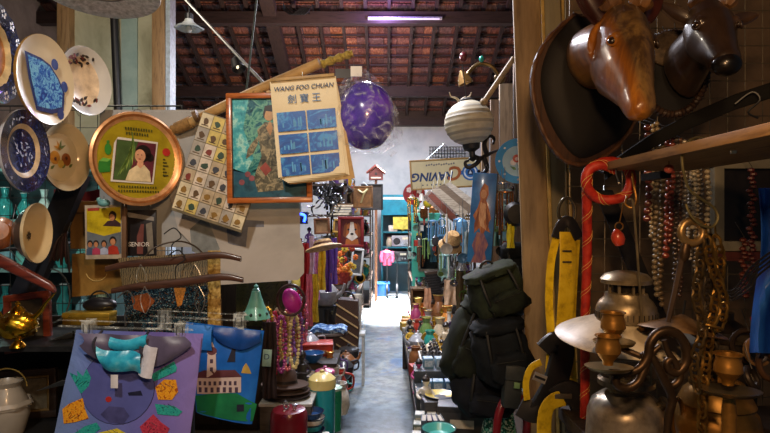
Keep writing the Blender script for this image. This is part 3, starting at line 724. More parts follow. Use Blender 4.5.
for x, y0, y1 in ((104, 347, 330), (150, 352, 331)): mb.tube(spline([q(x, y0, -.055), q(x-2, (y0+y1)/2, -.05), q(x, y1, -.01)], 4), .004, M('#2a2c3a', .5), 6)
mb.build('hanging_handle', t)
# ---- blue tote
t = T('tote_bag', 'blue tote bag printed with a white domed building on green', 'tote bag', 225, 370, 1.86); q = Px(225, 370, 1.86)
skyb = mottled('tote_sky_blue', [(.3, '#0e4a9c'), (.5, '#1a66c4'), (.7, '#2a80d8')], 5., .4)
s = cloth(q, (186, 196), (264, 252), (322, 331), (412, 424), .005, .016, [skyb], 'bag_body', t)
grn = mottled('tote_green', [(.3, '#0e5c3c'), (.5, '#16784a'), (.7, '#1e8c54')], 8., .45); bw = M('#c9b8b4', .5, 0, .1); ba = M('#4a3a4e', .5); rf = M('#5a3038', .5); dk = M('#141a30', .5)
mb = MB(); onsurf(mb, s, [(196, 395), (215, 392), (238, 392), (257, 404), (253, 421), (225, 417), (198, 411)], grn, .0018, 3); mb.build('printed_lawn', t)
mb = MB()
onsurf(mb, s, [(198, 376), (242, 376), (242, 391), (198, 393)], bw, .0022, 2); onsurf(mb, s, [(196, 373), (206, 369), (236, 369), (243, 376), (197, 377)], rf, .003, 1)
onsurf(mb, s, [(209, 352), (217, 352), (218, 376), (208, 376)], bw, .003, 2); onsurf(mb, s, [(208, 353), (213, 341), (218, 353)], bw, .0032, 1); onsurf(mb, s, pc(213, 350, 5, 12, 4), rf, .0034, 1)
for i in range(8): onsurf(mb, s, [(200+5*i, 380), (202.6+5*i, 380), (202.6+5*i, 384), (200+5*i, 384)], ba, .0034, 1)
for i in range(7): onsurf(mb, s, [(200+6*i, 386), (203+6*i, 386), (203+6*i, 391), (200+6*i, 391)], ba, .0034, 1)
for y in (358, 366): onsurf(mb, s, [(211.5, y), (214.5, y), (214.5, y+4), (211.5, y+4)], ba, .0036, 1)
mb.build('printed_building', t)
mb = MB(); onsurf(mb, s, [(228, 361), (232, 350), (235, 340), (237, 340), (236, 352), (236, 361)], dk, .0025, 1); mb.build('printed_lamp_post', t)
mb = MB(); onsurf(mb, s, [(242, 372), (244, 366), (247, 362), (250, 367), (252, 373)], M('#b89a4a', .5), .0025, 1); mb.build('printed_tower', t)
mb = MB(); onsurf(mb, s, [(238, 403), (245, 403), (245, 410), (238, 410)], dk, .0025, 1); mb.build('printed_badge', t)
mb = MB(); mb.tube([s(248+4*math.cos(a), 340+5*math.sin(a), .003) for a in [2*PI*i/14 for i in range(14)]], .0007, dk, 4, True); mb.build('printed_ring', t)
mb = MB(); mb.grid(lambda u, v: q(188+26*u, 323+2*u+v*24, -.02-.01*math.sin(PI*v)), 6, 6, M('#2478d4', .4, 0, .2), thick=.002); mb.build('hanging_handle', t)
mb = MB(); mb.grid(lambda u, v: q(216+46*u, 326+4*u+v*(10+10*math.sin(PI*u)), -.018-.01*math.sin(PI*v)-.003*math.sin(u*12)), 12, 6, M('#164a9a', .4, 0, .2), thick=.002); mb.build('folded_flap', t)
# ---- clear plastic hangers
clear = film('clear_plastic', '#d8e2e0', .30, .12)
def hanger(label, cx, cy, D, x0, y0, x1, y1, clips):
    t = T('plastic_hanger', label, 'hanger', cx, cy, D); q = Px(cx, cy, D)
    mb = MB(); mb.tube([q(x0, y0), q(x1, y1)], .0035, clear, 8); mb.tube([q(x0, y0-6), q(x1, y1-6)], .0022, clear, 8); mb.build('bar', t)
    for x in clips:
        mb = MB(); y = y0+(y1-y0)*(x-x0)/(x1-x0)
        mb.box(q(x, y+2, -.018), (11*D/F, .004, 20*D/F), clear, bev=.001); mb.box(q(x, y+2, .010), (11*D/F, .004, 20*D/F), clear, bev=.001)
        mb.tube([q(x-3, y-4, -.022), q(x-3, y+4, -.02), q(x+3, y+4, -.02), q(x+3, y-4, -.022)], .0014, steel, 5); mb.build('clip', t)
    cxm = (x0+x1)/2
    mb = MB(); mb.tube(spline([q(cxm, y0, 0), q(cxm, y0-14, 0), q(cxm+9, y0-24, 0), q(cxm+2, y0-35, 0), q(cxm-8, y0-28, 0)], 5), .0022, steel, 6); mb.build('hanging_hook', t)
hanger('clear plastic clip hanger holding the purple tote bag', 126, 328, 1.68, 58, 326, 193, 330, (90, 182))
hanger('clear plastic clip hanger holding the blue tote bag', 215, 318, 1.86, 150, 316, 249, 321, (165, 240))
# ---- beaded bag
t = T('beaded_bag', 'bag with snakeskin top and glittering beaded body behind the tote hangers', 'handbag', 172, 292, 1.92); q = Px(172, 292, 1.92)
snake = mottled('snakeskin', [(.35, '#3a3020'), (.5, '#a5926a'), (.65, '#c9b88a'), (.8, '#5a4a30')], 38., .45, 'wave', dist=6.)
beads = mottled('beadwork', [(.0, '#141c24'), (.25, '#24404e'), (.42, '#10181e'), (.6, '#3a5a62'), (.72, '#6a4420'), (.78, '#1c303a'), (.9, '#7a9090'), (.96, '#3c2010')], 330., .25, 'voronoi', coat=.5)
s = cloth(q, (118, 130), (219, 223), (258, 252), (345, 345), .004, .03, [beads, snake], 'bag_body', t, 20, 20, matfn=lambda u, v: snake if v < .32 or u > .93 else beads)
mb = MB(); onsurf(mb, s, [(176, 287), (188, 287), (184, 304), (180, 306)], M('#b5742a', .4, 0, .5, 200), .002); mb.build('orange_panel', t)
mb = MB(); onsurf(mb, s, [(133, 296), (150, 292), (158, 300), (148, 312), (136, 308)], M('#8a4a22', .4, 0, .5, 200), .002); mb.build('rust_panel', t)
mb = MB(); mb.grid(lambda u, v: q(211+12*u, 250+90*v, -.034+.01*abs(u-.5)), 4, 20, mottled('gold_braid', [(.35, '#5a431c'), (.5, '#b08f45'), (.7, '#dcc27a')], 60., .5), thick=.004); mb.build('gold_braid', t)
mb = MB(); mb.tube(spline([q(140, 262, .01), q(152, 248, .02), q(172, 242, .05), q(192, 246, .02), q(204, 256, .01)], 5), .003, M('#3a2c1c', .5), 7); mb.build('handle', t)
# ---- wooden hangers
hw = wood('#4a2f22', '#22140e', .4, 8., 'x', .3)
def whanger(label, cx, cy, D, pts):
    t = T('wooden_hanger', label, 'hanger', cx, cy, D); q = Px(cx, cy, D)
    P3 = spline([q(*p) for p in pts], 5); n = len(P3)
    mb = MB(); mb.loft([(p, Vector((0, .008, 0)), Vector((0, 0, 4.2*D/F*(.55+.45*math.sin(PI*min(.92, max(.08, i/(n-1))))))), .7) for i, p in enumerate(P3)], hw, 12); mb.build('bar', t)
    mx = pts[len(pts)//2]
    mb = MB(); mb.tube(spline([q(mx[0], mx[1]), q(mx[0], mx[1]-16), q(mx[0]+9, mx[1]-24), q(mx[0]+2, mx[1]-33), q(mx[0]-8, mx[1]-27)], 5), .002, dsteel, 6); mb.build('hanging_hook', t)
    for x in (-30, 24):
        mb = MB(); mb.tube(spline([q(mx[0]+x, mx[1]+3, -.01), q(mx[0]+x-4, mx[1]+16, -.012), q(mx[0]+x+1, mx[1]+30, -.012), q(mx[0]+x+6, mx[1]+16, -.012), q(mx[0]+x, mx[1]+3, -.01)], 4), .0016, clear if x < 0 else steel, 5); mb.build('wire_clip', t)
whanger('dark wooden hanger across the top of the beaded bag', 172, 262, 1.80, [(106, 269), (130, 264), (172, 261), (216, 255), (241, 259)])
whanger('dark wooden hanger just above the clear plastic hangers', 176, 282, 1.77, [(112, 291), (134, 287), (176, 283), (220, 277), (243, 280)])
# ---- record sleeve and book, brown boxes
t = T('picture_sleeve', 'picture sleeve with four singers under a yellow band', 'record sleeve', 104, 232, 2.06, roll=-1); q = Px(104, 232, 2.06)
mb = MB(); mb.box(q(104, 232, .006), (38*q.k, .012, 54*q.k), M('#b8ac98', .5), bev=.001); mb.build('sleeve', t)
mb = MB(); mb.flat(q.l([(87, 209), (121, 207), (121, 232), (104, 236), (87, 231)]), -.0006, mottled('poster_yellow', [(.3, '#8a7a14'), (.5, '#c8b41c'), (.7, '#d8c83a')], 12., .35)); mb.flat(q.l([(87, 229), (104, 235), (121, 231), (121, 254), (87, 255)]), -.0005, mottled('poster_grey', [(.3, '#4a5560'), (.6, '#6d7880')], 10., .35)); mb.flat(q.l([(88, 208), (100, 207.5), (100, 210.5), (88, 211)]), -.001, M('#a03a2a', .5)); mb.build('cover_print', t)
for i, (x, c) in enumerate([(90, '#4a5a78'), (96, '#a83a5a'), (104, '#a9b4d0'), (113, '#b03422')]):
    y = 246-(2 if i == 3 else 0); h = 1.25 if i == 3 else 1
    mb = MB(); mb.flat(q.l([(x-4*h, 254.5), (x-3.6*h, y+3), (x, y+1), (x+3.6*h, y+3), (x+5*h, 254.5)]), -.0012-.0003*i, M(c, .5)); mb.flat(q.l(pc(x, y-2.6*h, 2.9*h, 12, 3.5*h)), -.0014-.0003*i, M('#1c1512', .5)); mb.flat(q.l(pc(x, y-1.6*h, 2.1*h, 12, 2.7*h)), -.0016-.0003*i, M('#b8805a', .5)); mb.build('printed_singer', t)
mb = MB(); mb.flat(q.l([(103, 226), (108, 221), (116, 220), (121, 224), (121, 227)]), -.001, M('#3a2226', .5)); mb.flat(q.l(pc(113, 216, 4, 12, 5)), -.0012, M('#2a1a16', .5)); mb.flat(q.l(pc(112.4, 217.5, 2.7, 12, 3.6)), -.0014, M('#b07a52', .5)); mb.build('printed_soloist', t)
t = T('magazine', 'black magazine with white SENIOR lettering beside the singers\' sleeve', 'magazine', 141, 233, 2.08); q = Px(141, 233, 2.08)
mb = MB(); mb.box(q(141, 233, .006), (29*q.k, .012, 46*q.k), M('#1e1a1c', .4), bev=.001)
mb.flat(q.l([(127, 212), (154, 217), (154, 221), (128, 217)]), -.0006, M('#8a8680', .5)); mb.flat(q.l([(137, 236), (141, 224), (144, 224), (143, 254), (137, 254)]), -.0006, M('#6a3a34', .5)); mb.flat(q.l([(146, 224), (152, 222), (154, 254), (148, 254)]), -.0006, M('#7a7468', .5)); mb.build('cover', t)
mb = MB(); mb.text('SENIOR', 6.2*q.k, M('#d8d4cc', .5), TR(q(139, 244.5, -.0012))); mb.build('cover_title', t); MB().tube([q(141, 211, .008), q(141, 206, .2)], .0015, steel, 5).build('hanging_pin', t)
t = T('wooden_lath', 'upright brown wooden slat between the singers\' sleeve and magazine', 'slat', 124.5, 232, 2.04); q = Px(124.5, 232, 2.04)
MB().box((0, 0, 0), (4.4*q.k, .014, 58*q.k), wood('#6d5138', '#3d2c1e', .6, 6., 'z'), bev=.001).build('slat', t); MB().tube([(0, 0, 27*q.k), (0, .2, 30*q.k)], .0015, steel, 5).build('hanging_pin', t)
card = mottled('brown_card', [(.3, '#5a4020'), (.5, '#7a5a2c'), (.7, '#8f6d3a')], 5., .55)
t = T('cardboard_box', 'brown cardboard box tucked behind the singers\' sleeve', 'box', 96, 225, 2.2); q = Px(96, 225, 2.2)
MB().box((0, .03, 0), (52*q.k, .06, 48*q.k), card, bev=.003).build('box', t); MB().box((0, -.001, 12*q.k), (50*q.k, .003, 1.2*q.k), M('#4a3418', .6)).build('flap_edge', t)
t = T('leather_folder', 'worn brown leather folder below the singers\' sleeve', 'folder', 97, 274, 2.18); q = Px(97, 274, 2.18)
mb = MB(); mb.prism(q.l([(72, 254), (122, 252), (124, 292), (72, 297)]), 0, .03, mottled('worn_leather', [(.3, '#5a421c'), (.5, '#86652e'), (.62, '#9c7a3c'), (.8, '#6b4f24')], 7., .4, dist=.5)); mb.build('cover', t)
mb = MB(); mb.tube(arc(0, 4*q.k, 11*q.k, 200, 340, 12, -.003), .0016, M('#c9b070', .4), 5); mb.build('worn_seam', t)
# ---- black iron brace and wood bar, edge items
t = T('iron_brace', 'broad blue-black brace slanting down behind the deep bowl', 'brace', 38, 258, 2.12)
q = Px(38, 258, 2.12); mb = MB(); mb.prism(q.l([(62, 176), (86, 176), (14, 345), (-14, 345)]), 0, .04, M('#171b24', .5, 0, .3, 8.)); mb.build('bar', t, smooth=False)
mb = MB()
for x, y in ((70, 184), (8, 330)): mb.lathe([(.008, 0), (.008, .006), (.004, .009)], dsteel, TR(q(x, y, 0)) @ RX(90), 8)
mb.build('bolt_heads', t)
t = T('wooden_bar', 'reddish brown wooden bar at the left edge below the deep bowl', 'wooden bar', 20, 272, 1.78); q = Px(20, 272, 1.78)
mb = MB(); mb.loft([(q(-20, 250), Vector((0, .012, 0)), q.k*Vector((-4, 0, 9)), .6), (q(15, 268), Vector((0, .012, 0)), q.k*Vector((-3.5, 0, 8)), .6), (q(52, 287), Vector((0, .01, 0)), q.k*Vector((-2.5, 0, 6)), .6), (q(55, 288.5), Vector((0, .006, 0)), q.k*Vector((-1, 0, 3)), .6)], wood('#6d2f22', '#3a1712', .35, 6., 'x', .4), 14); mb.build('bar', t); MB().tube([q(-16, 252, .005), q(-16, 250, .5)], .006, dsteel, 7).build('mount_rod', t)
t = T('wooden_bowl', 'turned orange brown wooden bowl cut by the left edge', 'bowl', -2, 232, 1.74, yaw=30); q = Px(-2, 232, 1.74)
mb = MB(); mb.lathe([(0, .02), (.03, .018), (.05, 0), (.053, -.012), (.04, -.03), (.012, -.04), (0, -.04)], wood('#8f5324', '#5a3014', .35, 6., 'z', .4), RX(75), 24); mb.build('bowl', t)
# ---- glass case behind with cool light, the cyan also put into its vases
t = TW('display_case', 'turquoise glass display case glimpsed through the wire panel at left', 'display case', P(35, 330, 3.6)+Vector((0, .0, -.9)))
k = 3.6/F; tqw = M('#33474a', .5, 0, .3, 6.)
H = 1.95
MB().box((0, .3, H/2), (150*k, .03, H), tqw).build('back_panel', t)
for z in (.05, .55, .95, 1.28, 1.6, 1.93): MB().box((0, .15, z), (150*k, .3, .02), M('#7fa8a4', .3, 0, .2)).build('shelf', t)
for sx in (-75, 75): MB().box((sx*k, .15, H/2), (.03, .32, H), M('#35504e', .5)).build('side_panel', t)
base = t.location
rr = random.Random(12)
for (z, n) in ((.96, 7), (1.29, 7), (1.61, 7)):
    for i in range(n):
        x = -62*k+i*20*k+rr.uniform(-.01, .01)
        col = rr.choice(['#7fd0c8', '#d8ece6', '#3a9c9a', '#c9d8b0', '#8ab8c8']); nm = {'#7fd0c8': 'turquoise', '#d8ece6': 'milky white', '#3a9c9a': 'deep teal', '#c9d8b0': 'pale green', '#8ab8c8': 'pale blue'}[col]
        g = TW('glass_vase', '%s glass vase in the turquoise case, %s shelf, %s from its left' % (nm, {.96: 'third', 1.29: 'second', 1.61: 'top'}[z], ['first', 'second', 'third', 'fourth', 'fifth', 'sixth', 'seventh'][i]), 'vase', base+Vector((x, .12, z+.0)), group='glass vases in the turquoise case')
        h = rr.uniform(.14, .26); w = rr.uniform(.03, .05); e = rr.random()
        MB().lathe([(w*.7, 0), (w*(1+.3*e), h*.25), (w, h*.5), (w*.4, h*.75), (w*.6, h), (w*.5, h), (w*.3, h*.75), (0, h*.7)], M(col, .12, 0, .15, 10, 0, .4), None, 16).build('body', g)
        MB().tube([(w*.6*math.cos(a), w*.6*math.sin(a), h) for a in [2*PI*j/14 for j in range(14)]], .003, M('#e8f0ec', .2), 5, True).build('rim', g)
# ---- rack with frames and gold things, lower left
t = TW('shelf_rack', 'dark metal shelf rack in the lower left corner', 'shelf rack', (-1.32, 2.07, 0))
for z in (.42, .82, 1.15): MB().box((-.05, 0, z), (1.1, .34, .018), M('#26282a', .45, .4, .3)).build('shelf', t)
MB().box((-.05, .19, .6), (1.2, .015, 1.2), M('#141516', .7, 0, .3)).build('back_panel', t)  # black panel added to keep the background behind the rack dark
for x in (-.58, .48):
    for y in (-.16, .16): MB().box((x, y, .62), (.025, .025, 1.24), M('#1f2122', .45, .4, .3)).build('post', t)
t = T('framed_photo', 'orange red wooden picture frame behind the gold oil lamp', 'picture', 28, 322, 2.08, roll=-7, pitch=-8); q = Px(28, 322, 2.08)
frame(t, 23*q.k, 29*q.k, 7*q.k, .02, wood('#7d351c', '#4a1c0e', .4, 8., 'x', .3)); MB().box((0, .004, 0), (34*q.k, .006, 46*q.k), mottled('dim_photo', [(.3, '#1c1a16'), (.5, '#4a4436'), (.7, '#2c2a22')], 12., .3)).build('picture_panel', t)
t = T('photo_frame', 'dark photo frame with a gilt inner edge at lower left', 'picture', 26, 394, 2.15, roll=-4, pitch=-6); q = Px(26, 394, 2.15)
frame(t, 31*q.k, 24*q.k, 7*q.k, .02, M('#241a14', .4, 0, .3)); frame(t, 24.5*q.k, 17.5*q.k, 2.4*q.k, .022, M('#6d5a35', .4, .4), 'gilt_edge'); MB().box((0, .004, 0), (46*q.k, .006, 32*q.k), mottled('old_photo', [(.3, '#1a1814'), (.5, '#5a5444'), (.7, '#38342a')], 14., .35)).build('photo', t)
t = T('gold_oil_lamp', 'shiny gold ornate oil lamp with a pointed spout', 'oil lamp', 18, 325, 1.9); q = Px(18, 325, 1.9)
mb = MB(); mb.ell((0, 0, 0), (19*q.k, 16*q.k, 14*q.k), gold, 30, 18, fn=lambda d: 1+.09*math.sin(7*d.x+9*d.z)*math.cos(8*d.y+5*d.z)+.05*math.sin(19*d.x)*math.sin(17*d.z)); mb.build('body', t)
mb = MB(); mb.tube(spline([q(30, 322), q(40, 312), q(46, 303), q(56, 292)], 5), [.012, .012, .011, .01, .009, .0085, .008, .007, .0065, .006, .005, .0045, .004, .003, .002, .0015], gold, 10); mb.build('spout', t)
mb = MB(); mb.lathe([(.02, 0), (.024, .008), (.016, .02), (.006, .026), (.009, .034), (0, .042)], gold, TR(q(18, 313)), 18); mb.build('lid', t)
mb = MB(); mb.tube(spline([q(4, 318), q(-8, 306), q(-14, 318), q(-4, 330)], 5), .004, gold, 8); mb.build('handle', t)
mb = MB(); mb.lathe([(.012, 0), (.01, -.012), (.024, -.028), (.026, -.034), (0, -.034)], gold, TR(q(18, 337)), 18); mb.build('foot', t)
t = T('gold_tin', 'long yellow gold tin box left of the purple tote', 'tin box', 90, 318, 2.02); q = Px(90, 318, 2.02)
MB().box((0, 0, -2*q.k), (46*q.k, .06, 8*q.k), M('#a8852a', .35, .7, .2), bev=.003).build('tin', t); MB().box((0, -.001, 4*q.k), (47*q.k, .064, 5*q.k), M('#c9a53a', .3, .7, .2), bev=.004).build('lid', t)
t = T('black_handbag', 'small black bag resting on the yellow gold tin box', 'handbag', 100, 304, 2.06); q = Px(100, 304, 2.06)
mb = MB(); mb.ell((0, 0, -1*q.k), (17*q.k, .03, 8*q.k), M('#15151a', .35, 0, .3, 20, .3), 20, 12); mb.build('body', t)
mb = MB(); mb.tube(arc(0, 2*q.k, 11*q.k, 0, 180, 12), .003, black, 6); mb.build('handle', t)
t = T('steel_hoop', 'thin steel hoop hanging beside the brown leather folder', 'hoop', 50, 296, 2.15); q = Px(50, 296, 2.15)
MB().tube([q(50+20*math.cos(a), 296+27*math.sin(a)) for a in [2*PI*i/32 for i in range(32)]], .003, M('#8f9a9a', .3, .8), 6, True).build('hoop', t); MB().tube([q(50, 269), q(50, 262)], .0012, steel, 5).build('hanging_wire', t)
for lab, cx, cy, D in (('grey triangular corner shelf beside the top of the purple tote', 56, 338, 1.98), ('grey triangular corner shelf beside the middle of the purple tote', 48, 386, 1.94)):
    t = T('corner_shelf', lab, 'shelf', cx, cy, D); q = Px(cx, cy, D)
    m = M('#7c858a', .3, 0, .15)
    MB().add([q(cx-12, cy+5, 0), q(cx+14, cy-6, 0), q(cx+16, cy+4, .10), q(cx-12, cy+5, .004), q(cx+14, cy-5, .004), q(cx+16, cy+5, .10)], [(0, 1, 2), (3, 5, 4), (0, 3, 4, 1), (1, 4, 5, 2), (2, 5, 3, 0)], m).build('shelf_plate', t, smooth=False)
    MB().tube([q(cx+14, cy-6, .02), q(cx+14, cy+8, .03)], .003, dsteel, 6).build('bracket', t)
t = T('white_jug', 'white jug with a wire bail handle in the bottom left corner', 'jug', 6, 395.5, 1.98); q = Px(6, 395.5, 1.98); t.scale = (1.12,)*3
wj = M('#9a9488', .35, 0, .15, 8, 0, .3)
MB().lathe([(0, -.12), (.05, -.12), (.066, -.06), (.062, -.02), (.045, .015), (.04, .03), (.048, .045), (.042, .045), (.034, .03), (0, .0)], wj, None, 28).build('body', t)
MB().lathe([(.074, -.026), (.068, -.014), (.07, -.034)], wj, None, 28, wav=lambda a, i: 1+.05*math.sin(a*8)).build('collar', t)
MB().tube(arc(.004, .03, .062, 0, 180, 16, 0, .055), .0022, M('#b59a52', .35, .7), 6).build('bail_handle', t)
# ---- red banner, dark tassels, small teal bird
t = T('red_banner', 'dark red cloth strip showing below the fruit bowl', 'cloth', 82, 199, 2.25); q = Px(82, 199, 2.25)
MB().grid(lambda u, v: q(54+60*u, 189+20*v+3*math.sin(u*4), .006*math.sin(u*14)), 16, 4, M('#6d1622', .6, 0, .3, 8), thick=.003).build('cloth', t); MB().tube([q(60, 190), q(60, 182)], .0012, steel, 5).build('hanging_pin', t)
t = T('teal_bird', 'small pale teal bird ornament under the round tin tray', 'ornament', 104, 203, 2.0); q = Px(104, 203, 2.0)
MB().ell((0, 0, 0), (6*q.k, 5*q.k, 4*q.k), M('#5f9aa0', .4), 14, 9).build('body', t); MB().ell(q(99, 200), (2.6*q.k, 2.4*q.k, 2.6*q.k), M('#6fa8ac', .4), 10, 8).build('head', t); MB().tube([q(97.5, 200.4), q(95, 201)], [.002, .0004], M('#c9a040', .4), 5).build('beak', t); MB().tube([q(104, 200), q(104, 196)], .001, steel, 5).build('hanging_loop', t)
t = T('dark_tassels', 'bunch of dark brown tassels hanging beside the brown cardboard box', 'tassels', 61, 250, 2.06); q = Px(61, 250, 2.06)
for i in range(9):
    x = 52+i*2.3+rr.uniform(-1, 1); y = 262+rr.uniform(-6, 12)
    MB().tube(spline([q(66, 232, .01), q((x+66)/2, 240, -.01*rr.random()), q(x, y, -.01*rr.random())], 4), [.003]*5+[.006]*3+[.003], M(['#2a1a1c', '#3a2224', '#1f1718'][i % 3], .6), 6).build('tassel', t)
MB().tube([q(66, 232, .01), q(68, 222, .02)], .0014, steel, 5).build('hanging_cord', t)
# ================================================================= right foreground
a = P(566, 430, 1.82); b = P(800, -20, 1.82)
wire_panel('wire_grid', 'dark wire grid panel behind the carved deer heads', a.x, 2.0, .9, b.z, 1.82, .057, .0016, M('#6a604c', .4, .6), dx=.012)
def W(mb, name, t, **k):
    inv = Matrix.Translation(-t.location)
    mb.v = [inv @ v for v in mb.v]; return mb.build(name, t, **k)
def smoothmesh(o, voxel=.004, it=6):
    r = o.modifiers.new('join', 'REMESH'); r.mode = 'VOXEL'; r.voxel_size = voxel; r.use_smooth_shade = True
    s = o.modifiers.new('soften', 'SMOOTH'); s.iterations = it; s.factor = .5
oran = mottled('polished_orange_wood', [(.25, '#3c1c0a'), (.45, '#7c4216'), (.6, '#9a5a24'), (.8, '#5a2c0e')], 6., .36, aniso=(1, 1, .25), coat=.22, dist=.8)
dkw = mottled('dark_polished_wood', [(.25, '#1a1310'), (.5, '#382a20'), (.7, '#4e3b2c')], 6., .32, aniso=(1, 1, .3), coat=.5)
blk = M('#0c0c0e', .75, 0, .3, 12)
horn = mottled('horn', [(.3, '#2a1a10'), (.55, '#6b4a28'), (.75, '#94703e')], 9., .4, aniso=(1, 1, .3), coat=.3)
def deer(label, A, B, yaw, secs, hair, ear, antl, neck, eyes, mat_, nose_r, cap=None):
    t = TW('deer_head', label, 'deer head', neck[-1][0])
    lat = Vector((math.cos(R(yaw)), math.sin(R(yaw)), 0)); ax = (B-A); L = ax.length; d = ax.normalized()
    fr = lat.cross(d); fr = fr if fr.y < 0 else -fr     # front of the face
    lat2 = lat
    mb = MB(); ss = []
    for (tt, hw, hd, off) in secs: ss.append((A+d*L*tt-fr*off, lat2*hw, fr*hd, .9))
    mb.loft(ss, mat_, 28)
    # brow ridges and snout bumps
    for s in (-1, 1):
        e = A+d*L*eyes[0]+lat*s*eyes[1]+fr*eyes[2]
        mb.ell(e-d*.012+fr*.004-lat*s*.006, (.015, .017, .014), mat_, 12, 8)
    nk = []
    for (c, r, dr) in neck:
        u = Vector((0, 0, 1)); u = (u-dr*u.dot(dr)).normalized(); nk.append((c, dr.cross(u)*r, u*r*1.1))
    mb.loft(nk, mat_, 24)
    o = W(mb, 'carved_head', t); smoothmesh(o, .0045, 5)
    for s in (-1, 1):
        e = A+d*L*eyes[0]+lat*s*(eyes[1]+.006)+fr*(eyes[2]+.004)
        n = (lat*s+fr*.55).normalized()
        n_ = (lat*s+fr*.55).normalized(); m2 = MB(); m2.ell(e-n_*.004, .0105, M('#1f120a', .2, 0, .2, 10, 0, .6), 14, 10); eo = W(m2, 'eye', t)
        rg = MB(); u = n.orthogonal().normalized(); v = n.cross(u)
        rg.tube([e-n*.001+u*.0135*math.cos(a)*1.2+v*.010*math.sin(a) for a in [2*PI*i/18 for i in range(18)]], .0032, mat_, 7, True); W(rg, 'eyelid', t)
    if nose_r:
        m2 = MB(); m2.ell(B-d*nose_r*.15+fr*.0, (nose_r*1.05, nose_r*.95, nose_r*.85), M('#0d0b0b', .3, 0, .2, 10, 0, .4), 18, 12); W(m2, 'muzzle', t)
    m2 = MB()
    for s in (-1, 1): m2.ell(B+lat*s*.012+fr*.016+d*.002, (.0045, .004, .006), M('#1a0f0a', .5), 10, 7)
    W(m2, 'nostrils', t)
    m2 = MB(); mo = B-d*.012-fr*.012
    m2.tube([mo+lat*(.03*math.sin(w))+fr*(.03*math.cos(w)-.003)-d*.018*abs(math.sin(w)) for w in [-1.3+2.6*i/12 for i in range(13)]], .0016, M('#2a1409', .5), 5); W(m2, 'mouth_line', t)
    for (b0, tip, wd, nn) in ear:
        m2 = MB(); n = Vector(nn).normalized(); c = tip-b0; sd = c.cross(n).normalized()
        vs = []
        def ef(u, v):
            w = wd*(math.sin(PI*min(1, .12+v*.88))**.75)*(1-.25*v); x = (u-.5)*2
            return b0+c*v+sd*x*w+n*(w*.55*(x*x)-.25*w*math.sin(PI*v))
        m2.grid(ef, 10, 14, ear_m if False else hair, thick=.006); W(m2, 'ear', t, ang=80)
    for pts, r0 in antl:
        m2 = MB(); p = spline(pts, 5); n = len(p)
        m2.tube(p, [r0*(1-.55*i/(n-1))*(1+.06*math.sin(i*2.3)) for i in range(n)], horn, 12)
        br = pts[0]; dr = (Vector(pts[1])-Vector(pts[0])).normalized()
        X = TR(Vector(br)) @ dr.to_track_quat('Z', 'Y').to_matrix().to_4x4()
        m2.lathe([(r0*.9, -.01), (r0*1.5, 0), (r0*1.75, .012), (r0*1.25, .02), (r0*.9, .03)], horn, X, 18, wav=lambda a, i: 1+.13*math.sin(a*6+i)); W(m2, 'antler', t)
    return t
k1 = 1.36/F
A = P(621, 14, 1.44); B = P(642, 112, 1.25)
nd = Vector((-.25, 1, -.1)).normalized()
def two_tone(name, org, A, lat, d, c1, c2, s0, s1, slope):
    m, nt, b = nodes_of(name); L = nt.links; tc = N(nt, 'ShaderNodeTexCoord')
    a0 = A-org; n = lat+Vector((0, -.5, 0)); n.z += (slope-n.dot(d))/d.z
    dt = N(nt, 'ShaderNodeVectorMath', operation='DOT_PRODUCT'); L.new(tc.outputs['Object'], dt.inputs[0]); dt.inputs[1].default_value = n
    mp = N(nt, 'ShaderNodeMapping'); L.new(tc.outputs['Object'], mp.inputs['Vector']); mp.inputs['Scale'].default_value = (1, 1, .3)
    nz = N(nt, 'ShaderNodeTexNoise', Scale=14., Detail=7., Roughness=.65, Distortion=.8); L.new(mp.outputs['Vector'], nz.inputs['Vector'])
    ad = N(nt, 'ShaderNodeMath', operation='MULTIPLY_ADD'); L.new(nz.outputs['Fac'], ad.inputs[0]); ad.inputs[1].default_value = .03; L.new(dt.outputs['Value'], ad.inputs[2])
    mr = N(nt, 'ShaderNodeMapRange'); L.new(ad.outputs[0], mr.inputs['Value']); o = a0.dot(n)+.015; mr.inputs['From Min'].default_value = o+s0; mr.inputs['From Max'].default_value = o+s1
    r1 = ramp(nt, nz.outputs['Fac'], c1); r2 = ramp(nt, nz.outputs['Fac'], c2)
    mx = nt.nodes.new('ShaderNodeMix'); mx.data_type = 'RGBA'; L.new(mr.outputs['Result'], mx.inputs['Factor']); L.new(r1.outputs['Color'], mx.inputs[6]); L.new(r2.outputs['Color'], mx.inputs[7]); L.new(mx.outputs[2], b.inputs['Base Color'])
    b.inputs['Roughness'].default_value = .34; b.inputs['Coat Weight'].default_value = .3; b.inputs['Coat Roughness'].default_value = .15
    bp = N(nt, 'ShaderNodeBump', Strength=.3, Distance=.004); L.new(nz.outputs['Fac'], bp.inputs['Height']); L.new(bp.outputs['Normal'], b.inputs['Normal'])
    return m
t2m = two_tone('orange_and_dark_wood', P(590, 60, 1.70), A, Vector((math.cos(R(8)), math.sin(R(8)), 0)), (B-A).normalized(), [(.3, '#3c2008'), (.5, '#764610'), (.62, '#935e1c'), (.75, '#55300a')], [(.3, '#1a120a'), (.48, '#3c2c1a'), (.62, '#6e5630'), (.78, '#241a10')], -.050, -.026, -.14)
